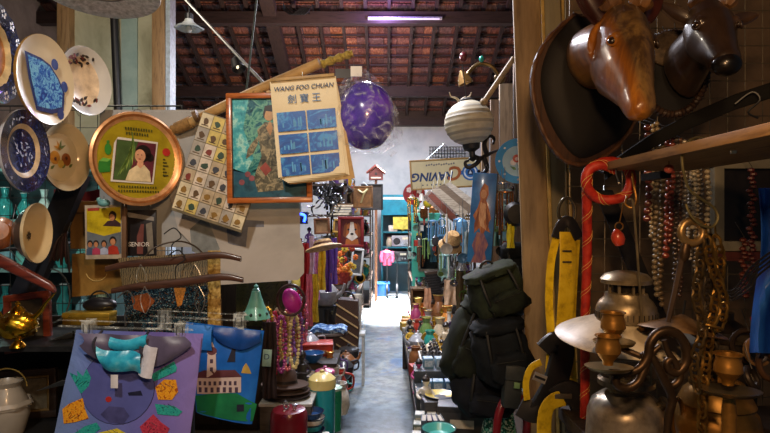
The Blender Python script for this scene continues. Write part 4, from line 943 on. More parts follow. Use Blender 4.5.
t = deer('polished orange wood deer head on a black shield, larger of the two', A, B, 8,
     [(-.06, 10*k1, 12*k1, 6*k1), (.02, 21*k1, 24*k1, 8*k1), (.16, 26*k1, 33*k1, 11*k1), (.36, 28*k1, 39*k1, 15*k1), (.52, 25*k1, 36*k1, 13*k1), (.68, 19.5*k1, 27*k1, 8*k1), (.82, 15.5*k1, 19*k1, 4*k1), (.93, 14.5*k1, 15*k1, 2*k1), (1.0, 12.5*k1, 12*k1, 1*k1), (1.04, 6*k1, 6*k1, 0)],
     mottled('maroon_ear_wood', [(.3, '#1f0d0c'), (.6, '#3a1a16'), (.8, '#2a1210')], 8., .35, coat=.4),
     [(P(604, 26, 1.44), P(572, -28, 1.46), .030, (-.15, -1, .1)), (P(646, 20, 1.50), P(664, -26, 1.56), .028, (.4, -1, .1))],
     [([P(613, 8, 1.43), P(606, -14, 1.44), P(590, -50, 1.46), P(580, -110, 1.5)], .0175), ([P(640, 6, 1.45), P(645, -14, 1.46), P(662, -50, 1.5), P(670, -110, 1.55)], .0175)],
     [(P(618, 46, 1.40)+Vector((0, .03, 0)), 30*k1, nd), (P(603, 52, 1.50), 31*k1, nd), (P(594, 57, 1.60), 33*k1, nd), (P(590, 60, 1.70), 35*k1, nd)],
     (.40, 21.5*k1, 9*k1), t2m, 0)
# shield of the first head
t = T('trophy_shield', 'black trophy shield with carved brown edge under the orange deer head', 'shield', 590, 88, 1.70, yaw=10); q = Px(590, 88, 1.70)
sh = [(574, 16), (600, 20), (640, 48), (648, 90), (634, 128), (606, 150), (580, 158), (558, 138), (543, 108), (539, 76), (550, 44)]
so = [(574, 15), (601, 18), (642, 48), (650, 90), (636, 130), (606, 157), (574, 164), (551, 147), (535, 113), (531, 76), (545, 42)]
sm_ = lambda pp: [(p.x, p.y) for p in spline([(x, y, 0) for x, y in pp+pp[:1]], 4)[:-1]]
sh, so = sm_(sh), sm_(so)
mb = MB(); mb.prism(q.l(so), .012, .035, wood('#40291a', '#20140c', .5, 8., 'z')); mb.build('carved_board', t, ang=30)
mb = MB(); n = len(sh); cx, cy = 594, 88
rings = []
for f_, y in ((1, .014), (.97, -.004), (.8, -.022), (.4, -.034)): rings.append([q(cx+(x-cx)*f_, cy+(yy-cy)*f_, y) for x, yy in sh])
vs = [p for r in rings for p in r]+[q(cx, cy, -.036)]; fs = []
for j in range(3):
    for i in range(n): fs.append((j*n+i, j*n+(i+1) % n, (j+1)*n+(i+1) % n, (j+1)*n+i))
for i in range(n): fs.append((3*n+i, 3*n+(i+1) % n, 4*n))
mb.add(vs, fs, blk); mb.build('velvet_pad', t, ang=60)
mb = MB(); rim = [q(*p) for p in so]; rp = []
for a_, b_ in zip(rim, rim[1:]+rim[:1]): rp += [a_.lerp(b_, i/4) for i in range(4)]
mb.tube([p+Vector((0, .012, 0)) for p in rp], [.0062*(1+.25*math.sin(i*.9)) for i in range(len(rp))], wood('#54361e', '#2c1a0e', .5, 9., 'z', .15), 9, True); mb.build('carved_rim', t)
MB().tube([q(590, 20, .04), q(590, 0, .1)], .002, steel, 5).build('hanging_wire', t)
# second head
k2 = 1.48/F
A = P(706, 10, 1.56); B = P(727, 66, 1.42); nd = Vector((-.45, 1, -.25)).normalized()
deer('smaller dark carved deer head with black muzzle and small ears', A, B, -6,
     [(-.12, 8*k2, 8*k2, 3*k2), (0, 17*k2, 17*k2, 4*k2), (.22, 24*k2, 23*k2, 6*k2), (.42, 23*k2, 25*k2, 8*k2), (.6, 18.5*k2, 21*k2, 6*k2), (.78, 15.5*k2, 16*k2, 3*k2), (.93, 14*k2, 14*k2, 1*k2), (1.0, 10*k2, 10*k2, 0)],
     dkw, [(P(694, 24, 1.57), P(657, 3, 1.58), .024, (-.1, -1, .2)), (P(731, 22, 1.55), P(759, 14, 1.56), .017, (.2, -1, .3))],
     [([P(698, 6, 1.56), P(690, -16, 1.57), P(672, -60, 1.6)], .014), ([P(727, 4, 1.56), P(734, -16, 1.57), P(752, -60, 1.6)], .014)],
     [(P(708, 34, 1.52), 21*k2, nd), (P(700, 46, 1.60), 23*k2, nd), (P(690, 60, 1.68), 27*k2, nd), (P(682, 72, 1.77), 31*k2, nd)],
     (.42, 19*k2, 8*k2), dkw, 13*k2)
t = T('trophy_shield', 'rounded black shield with a rope edge behind the dark deer head', 'shield', 678, 72, 1.77); q = Px(678, 72, 1.77)
s2 = [(655, 38), (672, 33), (692, 38), (706, 60), (704, 86), (690, 108), (668, 114), (648, 100), (642, 74), (646, 50)]
s2 = sm_(s2)
mb = MB(); mb.prism(q.l(s2), 0, .03, blk); mb.build('velvet_pad', t, ang=30)
rim = spline([q(*p) for p in s2+s2[:1]], 5)[:-1]
mb = MB(); mb.tube(rim, [.011*(1+.22*math.sin(i*1.9)) for i in range(len(rim))], wood('#3a281c', '#1a110b', .5, 9., 'z'), 9, True); mb.build('rope_rim', t)
mb = MB(); mb.ell(q(668, 50, -.01), (22*q.k, .02, 17*q.k), mottled('bark', [(.3, '#2a221a'), (.55, '#5a4c3a'), (.75, '#433829')], 40., .8), 16, 10, fn=lambda d: 1+.06*math.sin(11*d.x+7*d.z)); mb.build('bark_collar', t)
MB().tube([q(672, 34, .03), q(672, 20, .06)], .002, steel, 5).build('hanging_wire', t)
# ---- shelf arm
bl = wood('#8a6a3e', '#5a4122', .6, 5., 'y')
t = TW('wooden_plank', 'long wooden shelf board reaching forward over the chains', 'shelf board', (.722, 1.2, 1.737))
MB().box((0, .0, 0), (.246, .72, .021), bl, bev=.002).build('board', t)
MB().lathe([(.006, 0), (.005, .005), (0, .006)], M('#d8d0b0', .3, .6), TR(-.05, -.12, -.0105) @ RX(180), 10).build('nail_head', t)
MB().box((.06, .42, -.02), (.03, .12, .02), dsteel).build('wall_bracket', t)
t = TW('iron_bar', 'black iron arm sloping up to the right behind the shelf board', 'arm', P(690, 128, 1.66))
mb = MB(); pa = [P(606, 172, 1.74), P(650, 142, 1.71), P(688, 122, 1.68), P(735, 102, 1.62), P(790, 84, 1.56)]
mb.loft([(p, Vector((0, .012, 0)), Vector((0, 0, .023)), .35) for p in pa], M('#0a0a0b', .8, 0, .3, 12, spec=.2), 12); W(mb, 'bar', t)
mb = MB(); mb.tube([pa[0], pa[0]+Vector((-.01, .08, .02))], .008, dsteel, 8); W(mb, 'wall_hanger', t)
mb = MB(); mb.tube(spline([P(735, 104, 1.60), P(752, 92, 1.58), P(760, 100, 1.57), P(748, 112, 1.58), P(758, 118, 1.58)], 4), .003, dsteel, 6); W(mb, 'wire_loop', t)
t = TW('black_strap', 'black iron strap slanting down behind the red rope', 'strap', P(630, 255, 1.79))
mb = MB(); mb.prism([(P(x, y, 1.79).x-t.location.x, P(x, y, 1.79).z-t.location.z) for x, y in [(593, 190), (612, 190), (668, 320), (650, 320)]], -.004, .004, black); mb.build('strap', t, smooth=False)
mb = MB(); mb.tube([P(604, 192, 1.79), P(604, 186, 1.81)], .003, steel, 6); W(mb, 'hanging_rivet', t)
# ---- red rope
ropem = mottled('red_rope', [(.3, '#8a1810'), (.5, '#b52a18'), (.75, '#c8442a')], 40., .55); goldth = M('#d8a85a', .5)
t = TW('red_rope', 'thick red rope with gold thread looped over the board end', 'rope', P(606, 240, 1.56))
vert = [P(584, 440, 1.67), P(585, 380, 1.67), P(585, 320, 1.66), P(587, 260, 1.63), P(587, 210, 1.58), P(587, 188, 1.56), P(589, 172, 1.55), P(600, 163, 1.545), P(614, 162, 1.54), P(627, 168, 1.53), P(631, 182, 1.53), P(624, 196, 1.535), P(608, 200, 1.54), P(594, 196, 1.545), P(586, 183, 1.53), P(589, 170, 1.525), P(602, 165, 1.52), P(616, 170, 1.52)]
sp = spline(vert, 8); r = .0135
mb = MB(); mb.tube(sp, r, ropem, 12); W(mb, 'rope', t)
def helix(sp, r, turns_per_m, ph=0., rt=.0014):
    out = []; L = 0; up = Vector((0, -1, 0))
    fine = []
    for a, b in zip(sp, sp[1:]):
        for i in range(4): fine.append(a.lerp(b, i/4))
    for i in range(1, len(fine)-1):
        tg = (fine[i+1]-fine[i-1]).normalized(); u = up-tg*up.dot(tg)
        u = u.normalized() if u.length > .05 else tg.orthogonal().normalized(); v = tg.cross(u); L += (fine[i]-fine[i-1]).length
        w = ph+L*turns_per_m*2*PI; out.append(fine[i]+(u*math.cos(w)+v*math.sin(w))*(r+rt*.2))
    return out
mb = MB(); mb.tube(helix(sp, r, 13), .0009, goldth, 5); W(mb, 'gold_thread', t)
mb = MB(); mb.tube(helix(sp, r, 13, .9), .0009, goldth, 5); W(mb, 'gold_thread', t)
# float and hook
t = TW('red_float', 'small red wooden float on a ring beside the red rope', 'float', P(618, 238, 1.55))
mb = MB(); mb.lathe([(0, -.024), (.012, -.02), (.018, -.006), (.017, .008), (.010, .02), (.005, .025), (0, .026)], M('#b8402a', .3, 0, .25, 20, 0, .5), RY(-14), 18); mb.build('float', t)
mb = MB(); mb.tube([(.003+.011*math.cos(a), 0, .032+.011*math.sin(a)) for a in [2*PI*i/16 for i in range(16)]], .002, dbrass, 6, True); mb.build('ring', t)
mb = MB(); mb.tube(spline([(.004, 0, .042), (.010, 0, .07), (.016, .0, .10), (.022, 0, .105), (.024, 0, .12)], 4), .0018, dbrass, 6); mb.build('hanging_hook', t)
# ---- pressure lantern
pew = mottled('tarnished_pewter', [(.3, '#4a4232'), (.5, '#8a7c62'), (.7, '#b3a482')], 14., .36, metal=.65)
c = P(626, 330, 1.45); kk = 1.45/F
t = TW('pressure_lantern', 'old pressure lantern with white enamel shade and wire handle', 'lantern', (c.x, c.y, 1.0))
def zz(py): return EYE-(py-CY)/F*1.45-1.0
MB().lathe([(0, zz(270)), (10*kk, zz(271)), (20*kk, zz(274)), (24.5*kk, zz(279)), (24*kk, zz(283)), (20*kk, zz(283.5)), (0, zz(281))], pew, None, 36).build('cap', t)
MB().lathe([(14*kk, zz(282)), (13*kk, zz(294)), (0, zz(294))], M('#1c1812', .5, .5), None, 24).build('inner_chimney', t)
for i in range(8): a = 2*PI*i/8; MB().box((16.5*kk*math.cos(a), 16.5*kk*math.sin(a), zz(288)), (.006, .006, .03), pew, None).build('cap_post', t)
MB().lathe([(15*kk, zz(292)), (20*kk, zz(293)), (21*kk, zz(297)), (25*kk, zz(301)), (28*kk, zz(306)), (29*kk, zz(312)), (29*kk, zz(320)), (24*kk, zz(322))], pew, None, 40).build('hood', t)
mb = MB()
for i in range(36): a = 2*PI*i/36; mb.box((0, 0, 0), (.002, .002, .016), M('#1a1610', .6), TR(29.2*kk*math.cos(a), 29.2*kk*math.sin(a), zz(314)) @ RZ(math.degrees(a)))
mb.build('vent_slots', t)
en = mottled('worn_enamel', [(.25, '#8f846c'), (.45, '#c2b79c'), (.65, '#d3cab2'), (.85, '#a89b80')], 16., .4)
MB().lathe([(24*kk, zz(318)), (30*kk, zz(319.5)), (58*kk, zz(331)), (67*kk, zz(336)), (68*kk, zz(337)), (67*kk, zz(337.6)), (58*kk, zz(332.6)), (24*kk, zz(320))], en, TR(0, 0, zz(325)) @ RX(6) @ TR(0, 0, -zz(325)), 56).build('shade', t)
MB().lathe([(22*kk, zz(338)), (22*kk, zz(376))], film('lamp_glass', '#c8c0a8', .15), None, 28).build('glass', t)
mb = MB()
for i in range(4): a = 2*PI*i/4+.6; mb.tube([(26*kk*math.cos(a), 26*kk*math.sin(a), zz(322)), (26*kk*math.cos(a), 26*kk*math.sin(a), zz(384))], .0028, pew, 6)
mb.build('frame_rods', t)
MB().lathe([(24*kk, zz(376)), (27*kk, zz(379)), (27*kk, zz(384)), (18*kk, zz(388)), (16*kk, zz(393))], pew, None, 32).build('gallery', t)
MB().lathe([(0, 0), (36*kk, 0), (39*kk, .006), (38*kk, .05), (37*kk, zz(412)), (33*kk, zz(401)), (24*kk, zz(394)), (14*kk, zz(391)), (0, zz(391))], mottled('tank_metal', [(.3, '#7a7062'), (.5, '#a89c88'), (.7, '#c8bca4')], 20., .32, metal=.6), None, 44).build('tank', t)
mb = MB(); mb.lathe([(.012, 0), (.012, .018), (.015, .02), (.015, .028), (0, .03)], pew, TR(24*kk, -18*kk, zz(402)) @ RY(30) @ RX(25), 14); mb.build('filler_cap', t)
mb = MB(); hk = [(-27*kk, -.002, zz(312)), (-20*kk, -.01, zz(270)), (-8*kk, -.02, zz(222)), (-2*kk, -.03, zz(200)), (0, -.04, zz(202)), (1*kk, -.05, zz(230)), (1*kk, -29*kk, zz(290)), (2*kk, -31*kk, zz(322))]
mb.tube(spline(hk[3:], 5), .003, M('#7a7058', .4, .7), 7); mb.build('wire_handle', t)
mb = MB(); mb.lathe([(.008, 0), (.009, .008), (0, .01)], dbrass, TR(2*kk, -31*kk, zz(324)), 10); mb.build('handle_stud', t)
mb = MB(); mb.tube(spline([(-2*kk, -.02, zz(196)), (-5*kk, -.025, zz(204)), (0, -.035, zz(208)), (5*kk, -.03, zz(200)), (4*kk, -.02, zz(184)), (6*kk, 0.0, zz(171))], 4), .003, dbrass, 7); mb.build('hanging_hook', t)
# bench
t = TW('wooden_bench', 'dark wooden bench under the lantern and candlesticks', 'bench', (1.0, 1.45, 0))
MB().box((0, 0, .98), (.9, .66, .04), wood('#2c2018', '#16100c', .6, 5., 'x'), bev=.004).build('top', t)
for sx in (-.40, .40):
    for sy in (-.28, .28): MB().box((sx, sy, .48), (.06, .06, .96), wood('#2c2018', '#16100c', .6, 5., 'z')).build('leg', t)
# ---- scrolled candelabra
D = 1.2; q0 = lambda x, y, d=0.: P(x, y, D+d)
iron = M('#4a3a2a', .4, .75, .3, 20., .2)
t = TW('scrolled_candelabra', 'scrolled iron candelabra with two brass cups in front of the lantern', 'candelabra', (P(650, 400, D).x, D, 1.0))
def cup(cx, cy, D, s=1.):
    k = D/F*s; X = TR(P(cx, cy, D)); m = MB()
    m.lathe([(0, -15*k), (5*k, -15*k), (5.5*k, -11*k), (8*k, -8*k), (12.6*k, -2*k), (12.2*k, 5*k), (10.5*k, 10*k), (11*k, 13*k), (13*k, 14*k), (13*k, 15*k), (10*k, 14*k), (9*k, 8*k), (9*k, 0), (0, 0)], dbrass, X, 26); return m
W(cup(608, 350, D, .98), 'candle_cup', t)
W(cup(613, 326, D+.04, .95), 'candle_cup', t)
mb = MB(); kd = D/F; mb.lathe([(0, -3*kd), (10*kd, -3*kd), (19*kd, -1*kd), (23*kd, 2.5*kd), (23.3*kd, 3*kd), (22*kd, 3.2*kd), (10*kd, -1*kd), (0, -1*kd)], M('#8a7a52', .32, .85, .25), TR(q0(609, 369)) @ RX(-4), 34); W(mb, 'drip_pan', t)
mb = MB(); mb.lathe([(0, -3*kd), (10*kd, -3*kd), (19*kd, -1*kd), (21*kd, 2*kd), (20*kd, 2.4*kd), (0, -1*kd)], M('#8a7a52', .32, .85, .25), TR(P(614, 343, D+.04)), 30); W(mb, 'drip_pan', t)
def scroll(pts, r=.0075, m=iron): 
    mb = MB(); p = spline([q0(*a) for a in pts], 6); n = len(p); mb.tube(p, [r*(.75+.4*math.sin(PI*i/(n-1))) for i in range(n)], m, 10); return mb
W(scroll([(609, 372), (626, 373), (640, 368), (648, 356), (650, 344), (657, 334), (668, 331), (679, 336), (686, 348), (686, 362), (678, 372), (669, 370), (667, 362), (673, 358)], .0095), 'main_scroll', t)
W(scroll([(660, 346), (650, 356), (644, 370), (638, 382), (628, 388), (618, 386), (616, 378), (623, 374), (629, 378)], .008), 'lower_scroll', t)
W(scroll([(664, 340), (668, 352), (676, 364), (680, 378), (672, 386), (664, 382), (665, 374)], .007), 'inner_scroll', t)
W(scroll([(650, 352), (657, 366), (664, 380), (672, 398), (668, 420), (664, 470)], .0085), 'stem', t)
mb = MB(); mb.tube([P(613, 345, D+.04), P(640, 356, D+.02), P(652, 350, D)], .007, iron, 9); W(mb, 'rear_arm', t)
mb = MB(); mb.lathe([(0, 0), (.045, 0), (.045, .006), (.02, .012), (.01, .03)], iron, TR(P(664, 300, D).x, D, 1.0), 24); W(mb, 'base', t)
# ---- candlestick right
D = 1.17; kd = D/F; c = P(729, 393, D)
t = TW('brass_candlestick', 'brass candlestick with a wide drip pan at the right', 'candlestick', (c.x, c.y, 1.0))
W(cup(728, 369, D, 1.05), 'candle_cup', t)
mb = MB(); mb.lathe([(0, -3*kd), (10*kd, -3*kd), (22*kd, -1*kd), (27.5*kd, 3*kd), (28*kd, 3.6*kd), (26.5*kd, 4*kd), (10*kd, -1*kd), (0, -1*kd)], M('#8f8468', .3, .85, .25), TR(P(730, 393, D)) @ RX(-4), 40); W(mb, 'drip_pan', t)
mb = MB(); mb.lathe([(0, 0), (26*kd, 0), (26*kd, .008), (12*kd, .02), (7*kd, .05), (6*kd, .08), (9*kd, .1), (6*kd, .12), (7*kd, .19), (5*kd, (EYE-1-(395-CY)/F*D))], dbrass, TR(c.x, c.y, 1.0), 26); W(mb, 'stem', t)
# ---- brass pot
c = P(716, 415, 1.44); kd = 1.44/F
t = TW('brass_pot', 'round dark brass pot behind the right candlestick', 'pot', (c.x, c.y, 1.0))
MB().lathe([(0, 0), (26*kd, 0), (37*kd, .03), (40*kd, .065), (37*kd, .1), (34*kd, .108), (33*kd, .118), (35*kd, .122), (30*kd, .15), (24*kd, .165), (25*kd, .175), (21*kd, .175), (20*kd, .16), (0, .15)], dbrass, None, 44).build('body', t)
MB().tube([(-36*kd+.012*math.cos(a)*1.2-.012, -.01, .085+.05*math.sin(a)) for a in [2*PI*i/24 for i in range(24)]], .006, dbrass, 9, True).build('ring_handle', t)
# ---- rusty cone
c = P(682, 326, 1.3); kd = 1.3/F
t = TW('tin_cone', 'rusty shallow tin cone hanging beside the lantern shade', 'tin cone', c); t.rotation_euler = (R(-6), R(9), 0)
MB().lathe([(0, 12*kd), (3*kd, 11*kd), (39*kd, -4*kd), (41*kd, -6*kd), (39*kd, -6*kd), (0, 9*kd)], mottled('rusty_tin', [(.3, '#3f2c1a'), (.5, '#7a5c38'), (.7, '#9c7c50')], 14., .45, metal=.5), None, 40).build('cone', t)
MB().tube([(0, 0, 11*kd), (.002, 0, .06)], .003, dsteel, 6).build('hanging_rod', t)
# ---- hooks, rod, chains, beads under the board
gw = M('#7d7650', .4, .6, .2)
t = TW('wire_hook', 'long bent brass wire hook slung over the shelf board', 'hook', P(700, 180, 1.18))
mb = MB(); mb.tube(spline([P(706, 139, 1.32), P(695, 138, 1.24), P(684, 146, 1.17), P(682, 158, 1.15), P(684, 174, 1.15), P(690, 190, 1.16), P(703, 200, 1.17), P(714, 208, 1.18), P(718, 218, 1.18), P(712, 227, 1.18), P(700, 224, 1.18), P(690, 214, 1.18), P(686, 204, 1.18)], 6), .0028, gw, 8); W(mb, 'wire', t)
mb = MB(); mb.lathe([(.0028, 0), (.004, .003), (0, .006)], gw, TR(P(706, 139, 1.32)), 8); W(mb, 'hanging_tip', t)
t = TW('loop_hook', 'thin steel wire loop around the tip of the shelf board', 'hook', P(622, 172, 1.54))
mb = MB(); mb.tube(spline([P(619, 182, 1.48), P(616, 172, 1.48), P(620, 161, 1.49), P(632, 158, 1.52), P(640, 164, 1.54)], 6), .002, steel, 7); W(mb, 'wire', t)
mb = MB(); mb.ell(P(619, 183, 1.48), .004, steel, 8, 6); W(mb, 'hanging_tip', t)
t = TW('ring_rod', 'rusty iron rod with a thick brass ring at its top', 'rod', P(680, 270, 1.2))
D = 1.2; ring = [P(692+11*math.cos(a), 232+11*math.sin(a), D) for a in [2*PI*i/28 for i in range(28)]]
mb = MB(); mb.tube(ring, .0085, M('#a5885a', .38, .8, .25, 20, .2), 12, True); W(mb, 'hanging_ring', t)
mb = MB(); mb.tube([P(686, 244, D), P(684, 256, D), P(682, 262, D)], [.009, .012, .006], iron, 10); W(mb, 'collar', t)
mb = MB(); mb.tube([P(682, 258, D), P(675, 292, D), P(668, 322, D)], [.0065, .006, .005], M('#3a2c22', .6, .4), 9); W(mb, 'shaft', t)
def chain(label, pts, m, step, r, w, ph=0):
    p = spline(pts, 12); t = TW('chain', label, 'chain', pts[0], group=None)
    # resample
    out = [p[0]]; acc = 0
    for a, b in zip(p, p[1:]):
        L = (b-a).length; s = 0
        while acc+L-s >= step: s += step-acc; acc = 0; out.append(a.lerp(b, s/L))
        acc += L-s
    mb = MB()
    for i, (a, b) in enumerate(zip(out, out[1:])):
        c = (a+b)/2; d = (b-a).normalized(); s = Vector((1, 0, 0)) if (i+ph) % 2 else Vector((.35, -.93, 0)); s = (s-d*s.dot(d)).normalized()
        pts_ = []
        for k in range(14):
            w_ = 2*PI*k/14; ca, sa = math.cos(w_), math.sin(w_)
            pts_.append(c+d*(sa*step*.78)+s*(ca*w*(1-.25*(abs(sa) < .4))))
        mb.tube(pts_, r, m, 6, True)
    W(mb, 'links', t)
    h = MB(); h.tube([pts[0]+Vector((0, 0, .0)), pts[0]+Vector((0, .004, .03))], .0025, m, 6); W(h, 'hanging_pin', t)
    return t
chb = M('#a07c3e', .34, .9, .35, 30.); chd = M('#6d5a3a', .36, .85, .35, 30.)
chain('heavy brass chain with wavy links, front one of the bundle', [P(716, 238, 1.22), P(721, 262, 1.22), P(716, 300, 1.22), P(709, 340, 1.22), P(703, 400, 1.22), P(702, 440, 1.22)], chb, .026, .0034, .0105)
chain('brass chain curling outward to the right of the bundle', [P(707, 238, 1.19), P(713, 270, 1.19), P(722, 290, 1.19), P(724, 312, 1.19), P(716, 330, 1.19), P(706, 322, 1.19)], chb, .025, .0031, .010)
chain('dark brass chain hanging left in the bundle', [P(701, 240, 1.2), P(700, 270, 1.2), P(696, 296, 1.2), P(703, 330, 1.19), P(694, 362, 1.19), P(700, 400, 1.19)], chd, .025, .0032, .010)
chain('dull iron chain at the back of the bundle', [P(711, 238, 1.23), P(708, 300, 1.23), P(714, 350, 1.23), P(711, 392, 1.23)], M('#4f4638', .45, .8, .3), .026, .0032, .010, 1)
cols = [('#7a3a2a', 'dark red carnelian', .0125, 647, 128, 226), ('#8a7a5a', 'greyish bone', .0095, 656, 124, 300), ('#a04a34', 'orange red coral', .0115, 667, 130, 262), ('#6d5a3a', 'speckled brown seed', .010, 661, 135, 310), ('#4a4038', 'dark wooden', .009, 676, 140, 285), ('#a8a090', 'silvery metal', .0085, 684, 142, 250), ('#c9bfa0', 'ivory white', .008, 693, 146, 232), ('#5a5a5c', 'gunmetal grey', .0085, 700, 150, 258), ('#b5a684', 'pale shell', .009, 707, 150, 236), ('#c8b890', 'cream bone', .0075, 652, 126, 240), ('#8a3a28', 'brick red', .009, 671, 134, 246), ('#d0cab8', 'pearl white', .0065, 689, 144, 262), ('#6a4a34', 'chestnut', .008, 680, 140, 300), ('#9a8a6a', 'sandy', .0075, 697, 150, 288)]
for c_, nm, rb, x, y0, y1 in cols:
    D = 1.74+random.uniform(-.02, .03); D = D if x < 690 else D-.04
    t = TW('bead_strand', '%s bead strand hanging below the shelf board' % nm, 'beads', P(x, y0, D), group=None)
    mb = MB(); L = (y1-y0)*D/F; n = int(L/(rb*1.75)); m = M(c_, .3, .3 if 'metal' in nm else 0, .35, 40., 0, .4)
    for i in range(n):
        z = -i*L/n; mb.ell((.003*math.sin(i*.9)+.004*math.sin(i*.21), -.002*math.cos(i), z), (rb*(.9+.15*random.random()), rb*.95, rb*.85), m, 8, 6)
    mb.build('beads', t); MB().tube([(0, 0, -L), (0, 0, .01), (.0, .06, .03)], .001, M('#2a241c', .7), 4).build('hanging_string', t)
t = TW('coral_bead', 'single round coral bead hanging against the board\'s underside', 'bead', P(669, 169, 1.28)); MB().ell((0, 0, 0), (.011, .011, .010), M('#a04a3a', .35, 0, .25, 30), 12, 9).build('bead', t); MB().tube([(0, 0, .01), (0, 0, .03)], .001, black, 4).build('hanging_thread', t)
# ---- grey framed dark picture, maroon beads, blue tarp, cables
t = T('framed_print', 'dark panel in a grey frame right of the bead strands', 'picture', 752, 205, 1.76); q = Px(752, 205, 1.76)
frame(t, 40*q.k, 46*q.k, 10*q.k, .03, M('#6d6a5c', .6, 0, .2, 12)); MB().box((0, .008, 0), (62*q.k, .006, 76*q.k), M('#14100e', .4, 0, .4, 12)).build('dark_panel', t); MB().box((0, .0, -51*q.k), (84*q.k, .04, 9*q.k), wood('#4a1f16', '#2a100c', .5, 6., 'x')).build('wooden_ledge', t)
for c_, nm, x, y0, y1, D in (('#4a1c1a', 'long maroon seed strand hanging in front of the grey framed panel', 752, 170, 275, 1.6), ('#5a2418', 'short rust seed strand beside the blue plastic cover', 744, 240, 300, 1.58)):
    t = TW('seed_strand', nm, 'beads', P(x, y0, D)); mb = MB(); L = (y1-y0)*D/F; n = int(L/.012)
    for i in range(n): mb.ell((.006*math.sin(i*2.1), .004*math.cos(i*1.3), -i*L/n), (.0095, .009, .007), M(c_, .45, 0, .4, 60.), 7, 5)
    mb.build('seeds', t); MB().tube([(0, 0, -L), (0, .0, .01), (0, .04, .05)], .0012, black, 4).build('hanging_string', t)
t = TW('blue_tarp', 'bright blue plastic cover draped at the right edge', 'plastic cover', P(768, 270, 1.32))
mb = MB(); mb.grid(lambda u, v: P(758+4*math.sin(v*5)+34*u-3*v, 188+165*v, 1.34+.03*math.sin(u*9+v*3)+.012*math.sin(v*15+u*5)), 14, 24, mottled('blue_plastic', [(.3, '#123a8a'), (.5, '#1d56b8'), (.7, '#2a6fd0')], 5., .35), thick=.003); W(mb, 'cover', t, ang=70)
mb = MB(); mb.tube([P(775, 190, 1.34), P(775, 160, 1.4)], .0015, steel, 5); W(mb, 'hanging_cord', t)
t = TW('black_cables', 'bundle of thin black cables looping in front of the blue cover', 'cables', P(745, 285, 1.28))
for i in range(4):
    mb = MB(); o = i*3.2; mb.tube(spline([P(722+o, 292+o*.6, 1.3), P(734, 290+o, 1.28), P(742+o, 280+o*.7, 1.27), P(752+o*.6, 266+o, 1.26), P(782, 244+o*1.4, 1.25)], 6), .0024, M('#1a1b20', .35, 0, .2), 7); W(mb, 'cable', t)
mb = MB(); mb.tube([P(782, 246, 1.25), P(790, 230, 1.25)], .003, dsteel, 5); W(mb, 'hanging_end', t)
# ---- brown iron rings and things on bench right
for i, (x, y, r_, D, lab, c_) in enumerate([(749, 346, 15, 1.5, 'large dark iron ring leaning behind the right candlestick', '#3a2c20'), (757, 352, 11, 1.42, 'tan wooden ring between the iron ring and the blue cover', '#8a6a40'), (768, 366, 12, 1.36, 'rusty iron ring low at the right edge', '#5a3f28'), (752, 378, 9, 1.34, 'small dark iron ring over the drip pan\'s right side', '#2f261e')]):
    t = TW('iron_ring' if i != 1 else 'wooden_ring', lab, 'ring', P(x, y, D)); mb = MB()
    mb.tube([((r_*math.cos(a))*D/F, .01*math.sin(a), (r_*math.sin(a))*D/F) for a in [2*PI*j/26 for j in range(26)]], .0075, M(c_, .45, .5 if i != 1 else 0, .3, 20), 9, True, RZ(20*i-20)); mb.build('ring', t)
    MB().tube([(0, 0, r_*D/F), (0, .03, r_*D/F+.05)], .0015, dsteel, 5).build('hanging_wire', t)
t = TW('oil_can', 'small dark lidded can with red cord behind the chains', 'can', (P(722, 330, 1.6).x, 1.6, 1.0))
z1 = EYE-1.0-(312-CY)/F*1.6
MB().lathe([(0, 0), (.08, 0), (.085, .1), (.08, z1-.07), (.06, z1-.04), (.03, z1-.02), (.03, z1), (0, z1)], M('#3a3226', .4, .6, .3), None, 28).build('body', t); MB().lathe([(.09, z1-.075), (.092, z1-.065), (.07, z1-.05)], M('#5a4f3c', .4, .6, .3), None, 28).build('rim', t); MB().tube(spline([(.03, -.08, z1), (.045, -.09, z1-.06), (.05, -.09, z1-.15)], 5), .003, M('#a02a26', .5), 6).build('red_cord', t)
# ---- yellow harness
D = 1.76
t = TW('safety_harness', 'black and yellow safety harness hanging beside the pillar', 'harness', P(562, 320, D))
yw = mottled('yellow_webbing', [(.3, '#a88c0c'), (.5, '#d8b818'), (.7, '#e2c830')], 30., .5); bw_ = M('#17171a', .5, 0, .3, 30)
def strap(pts, w, m, name, th=.003, D=D):
    """webbing strip through photo points (x, y, depth offset); w in px"""
    p = spline([P(a[0], a[1], D+(a[2] if len(a) > 2 else 0)) for a in pts], 6); n = len(p); mb = MB(); ss = []
    for i in range(n):
        tg = (p[min(i+1, n-1)]-p[max(i-1, 0)]).normalized(); s = tg.cross(Vector((.25, -1, 0)).normalized()); s = s.normalized() if s.length > .01 else Vector((1, 0, 0))
        ss.append((p[i], s*w*D/F/2, tg.cross(s)*th/2, .35))
    mb.loft(ss, m, 12); return W(mb, name, t, ang=50)
mb = MB(); mb.tube([P(567+8.5*math.cos(a), 212+14*math.sin(a), D) for a in [2*PI*i/22 for i in range(22)]], .005, M('#5a5648', .3, .8), 9, True); W(mb, 'hanging_ring', t)
strap([(556, 238, 0), (562, 224, -.005), (570, 222, -.006), (579, 238, 0)], 11, bw_, 'black_strap', .008)
strap([(568, 232, 0), (568, 270, -.006), (565, 320, -.004), (562, 370, 0), (563, 395, 0)], 19, yw, 'yellow_webbing')
strap([(557, 236, .01), (551, 262, .012), (549, 300, .012), (551, 340, .01), (549, 372, .01)], 9, yw, 'yellow_webbing')
strap([(577, 240, .006), (574, 290, .012), (572, 340, .012), (574, 385, .01)], 7, yw, 'yellow_webbing')
for y in (251, 262):
    mb = MB(); mb.box(P(567, y, D-.012), (9*D/F, .003, 1.5*D/F), bw_); W(mb, 'stitching', t)
